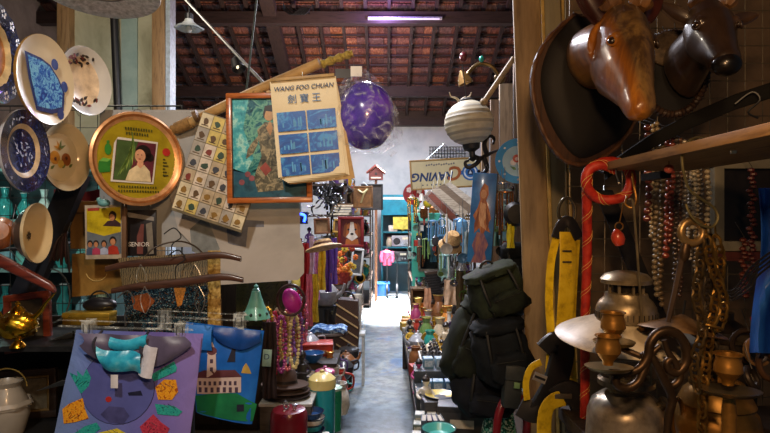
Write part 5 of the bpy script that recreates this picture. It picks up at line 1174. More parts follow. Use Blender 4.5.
strap([(546, 352, -.01), (556, 344, -.015), (562, 352, -.01), (556, 380, -.012), (545, 402, -.01), (536, 415, 0)], 26, bw_, 'black_pad', .02)
mb = MB(); X = TR(P(540, 378, D-.03)) @ RY(22); mb.box((0, 0, 0), (13*D/F, .002, 8*D/F), M('#8a8680', .5), X); mb.box((0, -.0012, 0), (11*D/F, .002, 2.4*D/F), bw_, X); W(mb, 'label_patch', t)
strap([(541, 362, -.03), (531, 368, -.034), (526, 382, -.034), (527, 400, -.03)], 7, yw, 'yellow_loop')
strap([(520, 405, -.01), (534, 412, -.016), (548, 410, -.01)], 22, bw_, 'black_pad', .014)
strap([(565, 398, -.02), (552, 402, -.03), (545, 415, -.03), (544, 445, -.03)], 16, yw, 'yellow_loop')
strap([(553, 398, -.012), (566, 392, -.016), (578, 398, -.012), (584, 420, -.01), (586, 445, 0)], 24, bw_, 'black_pad', .02)
mb = MB(); mb.box(P(563, 396, D-.026), (17*D/F, .01, 5*D/F), M('#6a6458', .35, .6), None, .002); W(mb, 'buckle', t)
mb = MB(); mb.box(P(575, 425, D-.03), (14*D/F, .03, 11*D/F), M('#5a4a1c', .5), RZ(0), .004); W(mb, 'brown_pouch', t)
# ================================================================= ceiling lamps and rods
def rod(name, label, cat, a, b, r, m, part='shaft', hang=True):
    t = TW(name, label, cat, a); b = b-a
    MB().tube([(0, 0, 0), b], r, m, 8).build(part, t)
    MB().ell((0, 0, 0), r*1.5, m, 8, 6).build('hanging_end', t); return t
rod('steel_rod', 'thin steel rod slanting down to the bamboo pole', 'rod', P(178, -8, 3.0), P(266, 86, 2.3), .007, M('#8a8a86', .35, .8))
rod('green_cord', 'dark green cord hanging from the roof to the framed painting', 'cord', P(258, -10, 2.4), P(246, 94, 2.15), .004, M('#23332c', .6))
t = T('glass_lamp', 'white glass lily lamp hanging high left of the steel rod', 'lamp', 189, 26, 4.0); k = 4/F
MB().lathe([(3*k, 9*k), (5*k, 4*k), (10*k, 0), (14*k, -2*k), (13*k, -3*k), (7*k, -1.5*k), (3*k, 1*k)], M('#cfd6d4', .2, 0, .06, 10, 0, .5), None, 28, wav=lambda a, i: 1+.06*math.sin(a*6)*(i > 1)).build('glass_shade', t)
MB().ell((0, 0, -3*k), (3*k, 3*k, 4*k), M('#e8e8e0', .2), 12, 8).build('bulb', t); MB().tube([(0, 0, 8*k), (0, 0, 40*k)], .006, black, 7).build('hanging_cord', t); MB().lathe([(4*k, 6*k), (4*k, 12*k), (1*k, 14*k)], dsteel, None, 14).build('socket', t)
t = T('spot_lamp', 'small black spot lamp clamped on the steel rod', 'lamp', 236, 58, 2.52); k = 2.52/F
MB().lathe([(3*k, 0), (6*k, 3*k), (7*k, 14*k), (6.4*k, 14.4*k), (0, 8*k)], black, RY(160) @ RX(20), 20).build('shade', t); MB().ell((1*k, -1*k, -9*k), 2.6*k, glow('#fff0c8', 1.5), 10, 7).build('bulb', t); MB().tube([(0, 0, 0), (-3*k, 0, 8*k), (-6*k, .02, 7*k)], .004, black, 6).build('hanging_clamp', t)
t = T('purlin_highlight', 'violet white glow bar for the highlight on the roof purlin', 'lamp', 405, 19, 9.42)
MB().box((0, .03, .02), (1.25, .05, .04), M('#d8d8e0', .4)).build('backing_bar', t); MB().tube([(-.58, -.01, 0), (.58, -.01, 0)], .012, glow('#e6dcff', .55), 10).build('hanging_glow_bar', t)  # glowing bar added for the highlight along the beam top
t = T('cable_bundle', 'black cable bundle tied on the roof purlin', 'cables', 298, 12, 9.3); k = 9.3/F
for i in range(5): MB().tube(spline([((-16+4*i)*k, 0, 4*k), ((-6+3*i)*k, -.03, -3*k), ((4+2*i)*k, -.03, 3*k), ((12-3*i)*k, 0, -2*k)], 5), .015, black, 6).build('cable', t)
# ================================================================= generic shop goods (base at z = 0)
G = {}
def C(c, r=.3, mt=0., co=.3): return M(c, r, mt, .2, 30., 0, co if not mt else 0)
def kbottle(t, c, s):
    MB().lathe([(0, 0), (.035*s, 0), (.037*s, .01*s), (.037*s, .12*s), (.03*s, .14*s), (.013*s, .165*s), (.012*s, .21*s), (.016*s, .212*s), (.016*s, .222*s), (0, .222*s)], C(c, .15), None, 16).build('body', t)
    MB().lathe([(.015*s, .21*s), (.015*s, .236*s), (0, .238*s)], C('#b59a52', .3, .8), None, 12).build('cap', t); MB().lathe([(.0378*s, .04*s), (.0378*s, .10*s)], C('#d8cfae', .6), None, 16).build('paper_band', t)
def kvase(t, c, s):
    MB().lathe([(0, 0), (.03*s, 0), (.035*s, .01*s), (.058*s, .08*s), (.052*s, .13*s), (.024*s, .18*s), (.036*s, .22*s), (.03*s, .222*s), (.016*s, .18*s), (0, .17*s)], C(c), None, 18).build('body', t)
    MB().tube([(.034*s*math.cos(a), .034*s*math.sin(a), .22*s) for a in [2*PI*j/16 for j in range(16)]], .004*s, C('#d0b060', .3, .7), 5, True).build('rim', t)
def kjug(t, c, s):
    MB().lathe([(0, 0), (.045*s, 0), (.06*s, .05*s), (.05*s, .12*s), (.035*s, .15*s), (.042*s, .18*s), (.036*s, .18*s), (.028*s, .15*s), (0, .14*s)], C(c), None, 18).build('body', t)
    MB().tube(spline([(.04*s, 0, .165*s), (.085*s, 0, .15*s), (.085*s, 0, .09*s), (.055*s, 0, .07*s)], 4), .006*s, C(c), 7).build('handle', t)
def kbowl(t, c, s):
    MB().lathe([(0, 0), (.03*s, 0), (.035*s, .01*s), (.07*s, .04*s), (.082*s, .07*s), (.078*s, .07*s), (.06*s, .035*s), (0, .015*s)], C(c), None, 22).build('body', t)
    MB().tube([(.08*s*math.cos(a), .08*s*math.sin(a), .07*s) for a in [2*PI*j/22 for j in range(22)]], .0035*s, C('#3a5a8a'), 5, True).build('rim', t)
def kpot(t, c, s):
    MB().lathe([(0, 0), (.07*s, 0), (.075*s, .01*s), (.078*s, .1*s), (.082*s, .105*s), (.074*s, .105*s), (0, .09*s)], C(c), None, 24).build('body', t)
    MB().lathe([(.082*s, .105*s), (.075*s, .118*s), (.04*s, .13*s), (.01*s, .133*s), (.008*s, .142*s), (.016*s, .15*s), (0, .155*s)], C(c), None, 24).build('lid', t)
    for q in (-1, 1): MB().tube(spline([(q*.076*s, -.02*s, .08*s), (q*.1*s, -.015*s, .082*s), (q*.1*s, .015*s, .082*s), (q*.076*s, .02*s, .08*s)], 3), .004*s, C('#3a3a3a', .4), 6).build('handle', t)
def kteapot(t, c, s):
    MB().lathe([(0, 0), (.04*s, 0), (.07*s, .04*s), (.072*s, .08*s), (.04*s, .115*s), (.03*s, .118*s), (0, .118*s)], C(c), None, 22).build('body', t)
    MB().lathe([(.034*s, .116*s), (.025*s, .128*s), (.006*s, .132*s), (.01*s, .145*s), (0, .15*s)], C(c), None, 16).build('lid', t)
    MB().tube(spline([(-.06*s, 0, .05*s), (-.1*s, 0, .08*s), (-.115*s, 0, .125*s)], 4), [.016*s, .015*s, .013*s, .012*s, .011*s, .01*s, .009*s, .008*s, .007*s], C(c), 9).build('spout', t)
    MB().tube(spline([(.062*s, 0, .1*s), (.11*s, 0, .1*s), (.11*s, 0, .05*s), (.068*s, 0, .04*s)], 4), .006*s, C(c), 7).build('handle', t)
def kbox(t, c, s, w=1., d=1., h=1.):
    MB().box((0, 0, .045*s*h), (.14*s*w, .11*s*d, .09*s*h), M(c, .5, 0, .15, 12.), None, .003).build('box', t)
    MB().box((0, 0, .085*s*h), (.144*s*w, .114*s*d, .022*s*h), M(c, .45, 0, .3, 12.), None, .003).build('lid', t)
    MB().box((0, -.0558*s*d, .035*s*h), (.07*s*w, .001, .03*s*h), C('#cfc6b0', .6), None).build('front_panel', t)
def kfig(t, c, s):
    mb = MB(); mb.lathe([(0, 0), (.04*s, 0), (.042*s, .012*s), (.03*s, .02*s), (.034*s, .07*s), (.026*s, .11*s), (.034*s, .15*s), (.03*s, .168*s), (.012*s, .18*s), (.011*s, .188*s), (.02*s, .2*s), (.023*s, .215*s), (.018*s, .235*s), (0, .242*s)], C(c, .35), None, 18)
    for q in (-1, 1): mb.tube(spline([(q*.03*s, 0, .16*s), (q*.05*s, -.01*s, .13*s), (q*.03*s, -.035*s, .115*s), (0, -.036*s, .12*s)], 4), .009*s, C(c, .35), 8)
    mb.build('figure', t); MB().lathe([(.024*s, .212*s), (.025*s, .228*s), (.012*s, .243*s), (0, .25*s)], C('#2a201a', .4), None, 14).build('hair', t)
def kclock(t, c, s):
    MB().lathe([(0, -.02*s), (.06*s, -.02*s), (.066*s, 0), (.062*s, .018*s), (.052*s, .02*s)], C(c, .3, .8), TR(0, 0, .075*s) @ RX(90), 26).build('case', t)
    MB().lathe([(0, .012*s), (.054*s, .012*s)], C('#e0d8c0', .4), TR(0, 0, .075*s) @ RX(90), 24).build('dial', t)
    MB().tube([(-.02*s, -.016*s, .1*s), (0, -.016*s, .075*s), (.012*s, -.016*s, .045*s)], .003*s, black, 5).build('hands', t); MB().box((0, 0, .005*s), (.07*s, .04*s, .012*s), C(c, .4), None, .002).build('foot', t)
def kcandle(t, c, s):
    MB().lathe([(0, 0), (.04*s, 0), (.038*s, .01*s), (.012*s, .025*s), (.01*s, .07*s), (.016*s, .085*s), (.009*s, .1*s), (.012*s, .16*s), (.024*s, .17*s), (.022*s, .175*s), (0, .175*s)], C(c, .3, .85), None, 18).build('stand', t); MB().lathe([(.014*s, .17*s), (.015*s, .2*s), (.01*s, .2*s)], C(c, .3, .85), None, 14).build('cup', t)
def kcup(t, c, s):
    MB().lathe([(0, 0), (.025*s, 0), (.035*s, .02*s), (.042*s, .07*s), (.039*s, .07*s), (.03*s, .02*s), (0, .012*s)], C(c), None, 18).build('body', t); MB().tube(spline([(.04*s, 0, .058*s), (.065*s, 0, .055*s), (.06*s, 0, .025*s), (.036*s, 0, .02*s)], 4), .004*s, C(c), 6).build('handle', t)
def kdish(t, c, s):
    MB().lathe([(0, 0), (.04*s, 0), (.05*s, .008*s), (.085*s, .02*s), (.084*s, .023*s), (.048*s, .012*s), (0, .006*s)], C(c), None, 24).build('dish', t); MB().tube([(.084*s*math.cos(a), .084*s*math.sin(a), .022*s) for a in [2*PI*j/22 for j in range(22)]], .0022*s, C('#28406a'), 5, True).build('rim', t)
def kradio(t, c, s):
    MB().box((0, 0, .08*s), (.26*s, .1*s, .15*s), C(c, .4), None, .008).build('case', t); MB().lathe([(.05*s, 0), (.045*s, .006*s), (0, .003*s)], C('#1a1a1a', .6), TR(-.06*s, -.05*s, .075*s) @ RX(90), 22).build('speaker_grille', t)
    for i in range(2): MB().lathe([(.012*s, 0), (.01*s, .01*s), (0, .01*s)], C('#c8c8c8', .3, .7), TR(.05*s+.04*s*i, -.05*s, .05*s) @ RX(90), 12).build('knob', t)
    MB().box((.06*s, -.051*s, .115*s), (.09*s, .002, .03*s), C('#d8d0b0', .4)).build('tuning_scale', t)
KIND = {'glass_bottle': ('bottle', kbottle), 'vase': ('vase', kvase), 'jug': ('jug', kjug), 'bowl': ('bowl', kbowl), 'cooking_pot': ('pot', kpot), 'teapot': ('teapot', kteapot), 'lidded_box': ('box', kbox), 'figurine': ('figurine', kfig), 'table_clock': ('clock', kclock), 'candlestick': ('candlestick', kcandle), 'cup': ('cup', kcup), 'dish': ('dish', kdish), 'radio': ('radio', kradio)}
def put(kind, label, c, s, loc, rz=0., group=None, **kw):
    cat, fn = KIND[kind]; t = TW(kind, label, cat, Vector(loc)+Vector((0, 0, .0012)), rz, group); fn(t, c, s, **kw); return t
CN = {'#b03a2a': 'red', '#2f6aa8': 'blue', '#d8d4c8': 'white', '#2f9a8c': 'teal', '#c8a23a': 'golden', '#8a5a34': 'brown', '#3a3a3c': 'black', '#d88a3a': 'orange', '#b4487a': 'pink', '#6a8a4a': 'green', '#9a9ca0': 'silver', '#5a3a7a': 'purple', '#d8c060': 'yellow', '#c8b89a': 'beige'}
CL = list(CN)
# ================================================================= benches and racks
dw = wood('#3a2a1e', '#1f150e', .6, 5., 'y')
def bench(label, x0, x1, y0, y1, z, m=dw):
    t = TW('display_bench', label, 'bench', ((x0+x1)/2, (y0+y1)/2, 0)); w, d = x1-x0, y1-y0
    MB().box((0, 0, z-.02), (w, d, .04), m, None, .004).build('top', t)
    for sx in (-1, 1):
        for sy in (-1, 1): MB().box((sx*(w/2-.04), sy*(d/2-.05), (z-.04)/2), (.05, .05, z-.04), m).build('leg', t)
    for sx in (-1, 1): MB().box((sx*(w/2-.02), 0, z-.09), (.02, d-.1, .1), m).build('apron', t)
    return t
bench('low dark bench along the left side of the aisle under hats and pots', -1.3, -.29, 2.31, 5.2, .44)
bench('low dark bench along the right side of the aisle under boxes and jugs', .17, .85, 2.62, 5.95, .52)
def rack(label, x0, x1, y0, y1, zs, m, H):
    t = TW('shelf_rack', label, 'shelf rack', ((x0+x1)/2, (y0+y1)/2, 0)); w, d = x1-x0, y1-y0
    for z in zs: MB().box((0, 0, z-.012), (w, d, .024), m).build('shelf', t)
    for sx in (-1, 1):
        for sy in (-1, 1): MB().box((sx*(w/2-.015), sy*(d/2-.015), H/2), (.03, .03, H), m).build('post', t)
    return t
rnd = random.Random(21)
def fill(where, x0, x1, y0, y1, z, n, kinds, smin, smax, order, seen):
    """a row of different goods down one shelf, from the near end"""
    for i in range(n):
        y = y0+(y1-y0)*(i+.5)/n; 
        for _ in range(60):
            kd = rnd.choice(kinds); c = rnd.choice(CL)
            if (kd, c) not in seen: break
        seen.add((kd, c))
        x = rnd.uniform(x0, x1); s = rnd.uniform(smin, smax)*{'radio': .62, 'teapot': .8, 'cooking_pot': .85, 'lidded_box': .9, 'bowl': .95}.get(kd, 1.)
        lab = '%s %s on the %s' % (CN[c], kd.replace('_', ' '), where)
        put(kd, lab, c, s, (x, y, z), rnd.uniform(-40, 40), order)
rack('crowded brown shelf rack down the left of the aisle', -1.0, -.37, 5.42, 9.6, (.08, .5, .9, 1.28, 1.62, 1.92), dw, 1.95)
rack('tall shelf rack at the far left end of the aisle', -.95, -.24, 9.75, 11.6, (.08, .5, .9, 1.28, 1.62, 1.9), dw, 1.93)
allk = ['glass_bottle', 'vase', 'jug', 'bowl', 'cooking_pot', 'teapot', 'lidded_box', 'figurine', 'table_clock', 'candlestick', 'cup', 'radio']
for z, nm, n in ((.5, 'second shelf of the left rack', 16), (.9, 'third shelf of the left rack', 16), (1.28, 'fourth shelf of the left rack', 16), (1.62, 'fifth shelf of the left rack', 15), (1.92, 'top of the left rack', 14)):
    fill(nm, -.50, -.47, 5.62, 9.5, z, n-1, allk, .85, 1.25, 'goods on the left rack', set())
for z, nm, n in ((.5, 'second shelf of the far left rack', 6), (.9, 'third shelf of the far left rack', 6), (1.28, 'fourth shelf of the far left rack', 6), (1.62, 'fifth shelf of the far left rack', 6), (1.9, 'top of the far left rack', 6)):
    fill(nm, -.38, -.36, 10.15, 11.5, z, n-1, allk, .95, 1.3, 'goods on the far left rack', set())
for z, nm, n in ((1.28, 'fourth shelf at the far left rack\'s near end', 4), (1.62, 'fifth shelf at the far left rack\'s near end', 4), (1.9, 'top shelf at the far left rack\'s near end', 4)):
    s_ = set()
    for i in range(n): fill(nm, -.86+.14*i, -.85+.14*i, 9.84, 9.92, z, 1, ['vase', 'jug', 'lidded_box', 'teapot', 'radio'], .95, 1.1, 'goods at the near end of the far left rack', s_)
for z, nm, n in ((.9, 'third shelf at the left rack\'s near end', 3), (1.28, 'fourth shelf at the left rack\'s near end', 3)):
    s_ = set()
    for i in range(n): fill(nm, -.90+.13*i, -.89+.13*i, 5.6, 5.66, z, 1, ['vase', 'jug', 'figurine', 'teapot', 'cooking_pot'], .85, 1.0, 'goods at the near end of the left rack', s_)
rack('crowded shelf rack down the right of the aisle', .46, 1.05, 6.45, 11.25, (.08, .5, .9, 1.28, 1.62), dw, 1.66)
for z, nm, n in ((.5, 'second shelf of the right rack', 14), (.9, 'third shelf of the right rack', 14), (1.28, 'fourth shelf of the right rack', 14), (1.62, 'top of the right rack', 12)):
    fill(nm, .58, .61, 6.65, 11.05, z, n, allk, .85, 1.25, 'goods on the right rack', set())
s_ = set()
for i in range(3): fill('third shelf at the right rack\'s near end', .70+.12*i, .71+.12*i, 6.58, 6.66, .9, 1, ['vase', 'jug', 'figurine', 'teapot'], .9, 1.0, 'goods at the near end of the right rack', s_)
# ================================================================= left side, near the aisle
t = TW('cupboard', 'dark wooden cupboard behind the mint lampshade', 'cupboard', (-.90, 3.25, .44))
MB().box((0, 0, .45), (.60, .4, .9), wood('#2a2018', '#15100b', .6, 5., 'z'), None, .005).build('body', t)
for sx in (-.15, .15):
    d = MB().box((sx, -.205, .45), (.285, .02, .84), wood('#31261c', '#18120d', .55, 5., 'z'), None, .004).build('door', t); MB().ell((sx*.2, -.222, .45), .012, brass, 10, 7).build('knob', d)
def drape(name, label, cat, px0, px1, y0, y1, D, m, folds=.008, n=3., y1b=None, grp=None):
    cx, cy = (px0+px1)/2, (y0+y1)/2; t = T(name, label, cat, cx, cy, D, group=grp); q = Px(cx, cy, D)
    MB().grid(lambda u, v: q(px0+(px1-px0)*u+.5*math.sin(v*9+u*5), y0+((y1 if y1b is None else y1+(y1b-y1)*u)-y0)*v, folds*math.sin(u*PI*2*n+v*1.5)*(.5+.5*v)), 16, 12, m, thick=.003).build('cloth', t, ang=80)
    MB().tube([q(cx, y0+1, 0), q(cx, y0-5, .02)], .0016, steel, 5).build('hanging_hook', t); return t
drape('scarf', 'dark olive patterned scarf behind the mint lampshade', 'scarf', 236, 288, 274, 326, 2.75, mottled('olive_print', [(.35, '#23240f'), (.5, '#4a4a1e'), (.62, '#2a3018'), (.75, '#5a5228')], 22., .6, dist=2.))
drape('scarf', 'dark brown scarf beside the blue tote bag', 'scarf', 262, 276, 322, 398, 2.55, M('#2a1c1a', .7, 0, .4, 20.))
t = T('bell_lampshade', 'mint green bell lampshade with a pierced scalloped hem', 'lampshade', 256, 300, 2.35); q = Px(256, 300, 2.35); k = q.k; mint = M('#6ab09a', .4, 0, .12, 9., 0, .3)
MB().lathe([(2*k, 10*k), (4*k, 9*k), (5*k, 5*k), (8*k, -4*k), (12*k, -13*k), (14*k, -18*k), (13.4*k, -18*k), (11*k, -12*k), (4*k, 4*k)], mint, None, 36, wav=lambda a, i: 1+(.03*math.sin(a*9) if 4 <= i <= 7 else 0)).build('shade', t)
MB().lathe([(3*k, 9*k), (3.4*k, 11*k), (1.4*k, 12*k), (2.4*k, 14*k), (0, 16.5*k)], mint, None, 16).build('finial', t)
for i in range(9): a = 2*PI*(i+.5)/9; MB().ell((12.4*k*math.cos(a), 12.4*k*math.sin(a), -13.2*k), (1.5*k, 1.5*k, 1.7*k), M('#20342c', .6), 10, 7).build('pierced_hole', t)
MB().tube([(0, 0, 16*k), (0, .01, 26*k)], .0014, steel, 5).build('hanging_wire', t)
t = T('magenta_bag', 'magenta pouch with a round bamboo ring handle', 'handbag', 291, 299, 2.6); q = Px(291, 299, 2.6)
MB().ell(q(291, 301), (9*q.k, .03, 13*q.k), mottled('magenta_silk', [(.3, '#8a0f6a'), (.5, '#c41e96'), (.7, '#d84ab0')], 9., .35), 18, 12, X=RY(-22)).build('pouch', t); MB().tube([q(292+13.5*math.cos(a), 299+15*math.sin(a), -.035) for a in [2*PI*i/28 for i in range(28)]], .0065, wood('#4a2a22', '#24120e', .4, 9.), 8, True).build('ring_handle', t); MB().tube([q(292, 284, -.03), q(292, 276, 0)], .0016, steel, 5).build('hanging_cord', t)
# necklaces
ncol = [('#c9a63a', 'gold'), ('#d88ab0', 'pale pink'), ('#b5304a', 'crimson'), ('#d8cfa8', 'cream'), ('#a03a8a', 'magenta'), ('#c8b060', 'mustard'), ('#d86a8a', 'rose'), ('#8a6a2a', 'bronze'), ('#e0d090', 'pale yellow'), ('#7a4a9a', 'violet')]
for i, (c, nm) in enumerate(ncol):
    x = 268+3.3*i; y0 = 308+(i*7 % 10); y1 = 352+(i*11 % 24); D = 2.62+.03*(i % 4)
    t = T('bead_necklace', '%s bead necklace in the bunch left of the bench pots' % nm, 'necklace', x, y0, D, group=None); k = D/F; mb = MB(); m = C(c, .2, .4 if 'gold' in nm else 0)
    n = 40; L = (y1-y0)*k; w = 4.5*k
    for j in range(n):
        a = 2*PI*j/n; mb.ell((w*math.sin(a), -.006*math.cos(a*3), -L/2+L/2*math.cos(a)), .0072+.003*((j+i) % 3 == 0), m, 7, 5)
    mb.build('beads', t); MB().tube([(0, 0, 0), (0, .01, .03)], .0012, steel, 5).build('hanging_clasp', t)
# scarves and rolls
for x0, x1, y0, y1, c, nm, D in [(300, 309, 243, 296, '#a01828', 'deep red', 3.3), (309, 314, 236, 284, '#c8b8d8', 'lilac', 3.4), (314, 319, 240, 300, '#b87ab0', 'mauve', 3.45), (318, 325, 244, 290, '#d8b82a', 'bright yellow', 3.4), (325, 331, 240, 292, '#4a2a8a', 'violet', 3.5), (331, 337, 238, 284, '#6a4aa8', 'pale violet', 3.55), (306, 312, 274, 326, '#d87aa0', 'pink', 3.2), (312, 318, 274, 322, '#d8c83a', 'lemon yellow', 3.22)]:
    drape('hanging_scarf', '%s scarf in the row under the tan brimmed hat' % nm, 'scarf', x0, x1, y0, y1, D, M(c, .55, 0, .3, 30.), .01, 2.)
t = T('brimmed_hat', 'tan brimmed straw hat above the row of scarves', 'hat', 323, 245, 3.2, roll=-12); q = Px(323, 245, 3.2); k = q.k
MB().lathe([(0, 6*k), (8*k, 5*k), (10*k, 0), (18*k, -2.5*k), (19*k, -3.5*k), (10*k, -2*k)], mottled('tan_straw', [(.3, '#8a6a3a'), (.5, '#c09c62'), (.7, '#dcc08a')], 50., .6), RX(-10), 30).build('hat', t); MB().lathe([(10.2*k, 0), (9.6*k, 2.4*k)], M('#5a3a20', .6), RX(-10), 30).build('hat_band', t); MB().tube([(0, 0, 6*k), (0, .01, 12*k)], .0015, steel, 5).build('hanging_hook', t)
# tinsel bunch
t = T('tinsel_bunch', 'bunch of black and silver tinsel right of the paper pad', 'tinsel', 327, 195, 2.7); q = Px(327, 195, 2.7); rr = random.Random(6)
for i in range(90):
    x = 328+rr.gauss(0, 7.5); y = 196+rr.gauss(0, 8.5); mb = MB(); c = rr.choice(['#101014', '#18181c', '#c8ccd0', '#8a8e94', '#1a1a20'])
    L = rr.uniform(4, 8); a = rr.uniform(0, 2*PI); dx, dy = L*math.cos(a), L*math.sin(a)
    mb.tube(spline([q(x, y, rr.uniform(-.05, .05)), q(x+dx*.5, y+dy*.5+2, rr.uniform(-.06, .05)), q(x+dx, y+dy+rr.uniform(-2, 4), rr.uniform(-.06, .05))], 3), [.001, .003, .0045, .0045, .004, .003, .001], M(c, .3, .6 if c[1] in 'c8' else .1), 5); mb.build('tinsel_strip', t)
MB().tube([q(327, 196), q(325, 176, .03)], .002, steel, 5).build('hanging_wire', t)
# framed dog
t = T('dog_picture', 'dark red framed picture of a brown and white dog', 'picture', 351, 232, 3.9); q = Px(351, 232, 3.9); k = q.k
frame(t, 13*k, 15.5*k, 3*k, .03, M('#7a1420', .45, 0, .2, 9), bev=.003); MB().box((0, .006, 0), (24*k, .008, 29*k), M('#5c101c', .6)).build('backing_panel', t)
mb = MB(); br = M('#a8602a', .6); wh = M('#dcd8d0', .6)
mb.flat(q.l(pc(352, 231, 7.5, 18, 8.5)), .0005, br); mb.flat(q.l([(344, 226), (347, 222), (346, 238), (343, 236)]), 0, M('#7a3f1a', .6)); mb.flat(q.l([(360, 226), (357, 222), (358, 238), (361, 236)]), 0, M('#7a3f1a', .6)); mb.flat(q.l([(350.5, 222), (353.5, 222), (355, 233), (358, 237), (352, 241), (346, 237), (349, 233)]), -.001, wh); mb.flat(q.l([(346, 239), (358, 239), (359, 246), (345, 246)]), -.0004, br)
for x in (348.5, 355.5): mb.flat(q.l(pc(x, 229.5, 1.1, 8)), -.002, black)
mb.flat(q.l(pc(352, 234, 1.7, 10, 1.2)), -.002, black); mb.build('printed_dog', t); MB().tube([q(346, 217, .01), q(351, 210, .03), q(356, 217, .01)], .0015, steel, 5).build('hanging_wire', t)
# blue neon
t = T('blue_neon', 'small glowing blue neon tube left of the tinsel bunch', 'neon lamp', 300, 218, 3.1); k = 3.1/F
MB().tube(spline([(-6*k, 0, -4*k), (-5*k, 0, 3*k), (0, 0, 4*k), (5*k, 0, 2*k), (4*k, 0, -4*k)], 4), .007, glow('#2a50ff', 9.), 8).build('tube', t); MB().box((0, .03, 0), (14*k, .02, 12*k), black).build('backing_box', t); MB().tube([(0, .03, 5*k), (0, .03, 16*k)], .002, black, 5).build('hanging_cord', t)
# cards and pictures further in
def pic(label, px, py, D, w, h, fc, pcol, f=2., roll=0., cat='picture', name='framed_picture', deco=None):
    t = T(name, label, cat, px, py, D, roll=roll); k = D/F
    frame(t, w/2*k, h/2*k, f*k, .03, M(fc, .5, 0, .2, 9)); MB().box((0, .005, 0), ((w-f)*k, .01, (h-f)*k), M(pcol, .5, 0, .4, 18.)).build('picture_panel', t)
    if deco: mb = MB(); deco(mb, k); mb.build('printed_motif', t)
    MB().tube([(-w/4*k, .01, h/2*k), (0, .02, h/2*k+4*k), (w/4*k, .01, h/2*k)], .002, steel, 5).build('hanging_wire', t); return t
pic('tan board with a pale ribbon bow near the red birdhouse', 363, 197, 6.6, 20, 22, '#8a6036', '#a8743c', 1.5, deco=lambda mb, k: (mb.tube(spline([(-5*k, -.02, 7*k), (0, -.03, 4*k), (5*k, -.02, 8*k), (1*k, -.03, 3*k), (-2*k, -.02, -6*k)], 4), .012, M('#d8c48a', .6), 6)))
pic('white card with red letters edge left of the tan ribbon board', 348, 197, 6.8, 12, 21, '#8a2a24', '#d8d4c8', 1.5, deco=lambda mb, k: mb.flat([(x*k, z*k) for x, z in [(-3, -6), (3, -6), (2, 0), (3, 4), (-1, 2), (-3, 3)]], -.006, M('#4a4238', .6)))
pic('wide dark framed board behind the tan ribbon board', 372, 197, 7.4, 22, 26, '#1c1815', '#3a3028', 1.5)
pic('white framed grey print below the dog picture', 357, 262, 4.6, 12, 27, '#c8ccca', '#4a4e50', 2., roll=6)
pic('brown framed card above the row of scarves', 322, 226, 4.2, 16, 16, '#6a4226', '#8a6a48', 2., roll=-3)
pic('small gilt frame between the scarves and the dog picture', 338, 226, 4.4, 10, 14, '#a8843a', '#5a3f30', 2., roll=4)
t = T('round_gold_clock', 'round gold wall clock under the white framed grey print', 'clock', 360, 278, 4.8); k = 4.8/F
MB().lathe([(0, 0), (5*k, 0), (5.4*k, .01), (4.4*k, .02), (4*k, .014), (0, .014)], C('#c8983a', .3, .6), RX(90), 26).build('case', t); MB().lathe([(0, .016), (3.6*k, .016)], C('#8a6a2a', .4), RX(90), 22).build('dial', t); MB().tube([(-1.6*k, -.02, 1.6*k), (0, -.02, 0), (2*k, -.02, 1*k)], .004, black, 5).build('hands', t); MB().tube([(0, 0, 5*k), (0, .02, 9*k)], .002, steel, 5).build('hanging_hook', t)
# books stacked on a high shelf
t = TW('wall_shelf', 'short wooden shelf carrying slanting books above the dog picture', 'shelf', P(341, 215, 5.4))
MB().box((0, 0, -.01), (.26, .2, .02), dw).build('board', t); MB().box((0, .08, -.06), (.02, .03, .1), dw).build('hanging_bracket', t)
for i, (c, nm) in enumerate([('#c8c0a8', 'cream'), ('#3a4a6a', 'navy'), ('#8a8a86', 'grey'), ('#a87a4a', 'tan')]):
    t = TW('book', '%s book lying on the short shelf above the dog picture' % nm, 'book', P(341+(i % 2), 215, 5.4)+Vector((0, 0, .0+.026*i)), 8*i-10)
    MB().box((0, 0, .013), (.19, .14, .022), M('#d8d0b8', .7)).build('pages', t); mb = MB(); mb.box((0, 0, .002), (.2, .15, .003), M(c, .5)); mb.box((0, 0, .0235), (.2, .15, .003), M(c, .5)); mb.box((-.1, 0, .013), (.003, .15, .025), M(c, .5)); mb.build('cover', t)
# birdhouse on a post
t = TW('birdhouse', 'red wooden birdhouse on a tall post near the back wall', 'birdhouse', (-.17, 10.6, 0)); k = 10.6/F; zc = EYE-(174-CY)*k
MB().box((0, 0, zc/2-.05), (.05, .05, zc-.1), wood('#8a5a3a', '#5a3820', .6, 5., 'z')).build('post', t)
mb = MB(); mb.prism([(-7*k, zc-6*k), (7*k, zc-6*k), (7*k, zc+1*k), (0, zc+7*k), (-7*k, zc+1*k)], -.08, .1, M('#5a2420', .6, 0, .2, 8)); mb.build('house', t, smooth=False)
mb = MB()
for s in (-1, 1): mb.tube([(0, 0, 0)]*0 or [(0, -.1, zc+8*k), (s*9*k, -.1, zc+.6*k)], .02, M('#6a3428', .6), 4); mb.grid(lambda u, v, s=s: (s*9.2*k*u, -.11+.24*v, zc+8.4*k-7.8*k*u), 1, 1, M('#7a2a26', .5), thick=.02)
mb.build('roof', t, smooth=False); MB().lathe([(1.3*k, 0), (0, .002)], black, TR(0, -.081, zc) @ RX(90), 14).build('entrance_hole', t); MB().box((0, -.083, zc-4*k), (10*k, .006, 1.4*k), M('#d8c8b0', .6)).build('pale_strip', t)
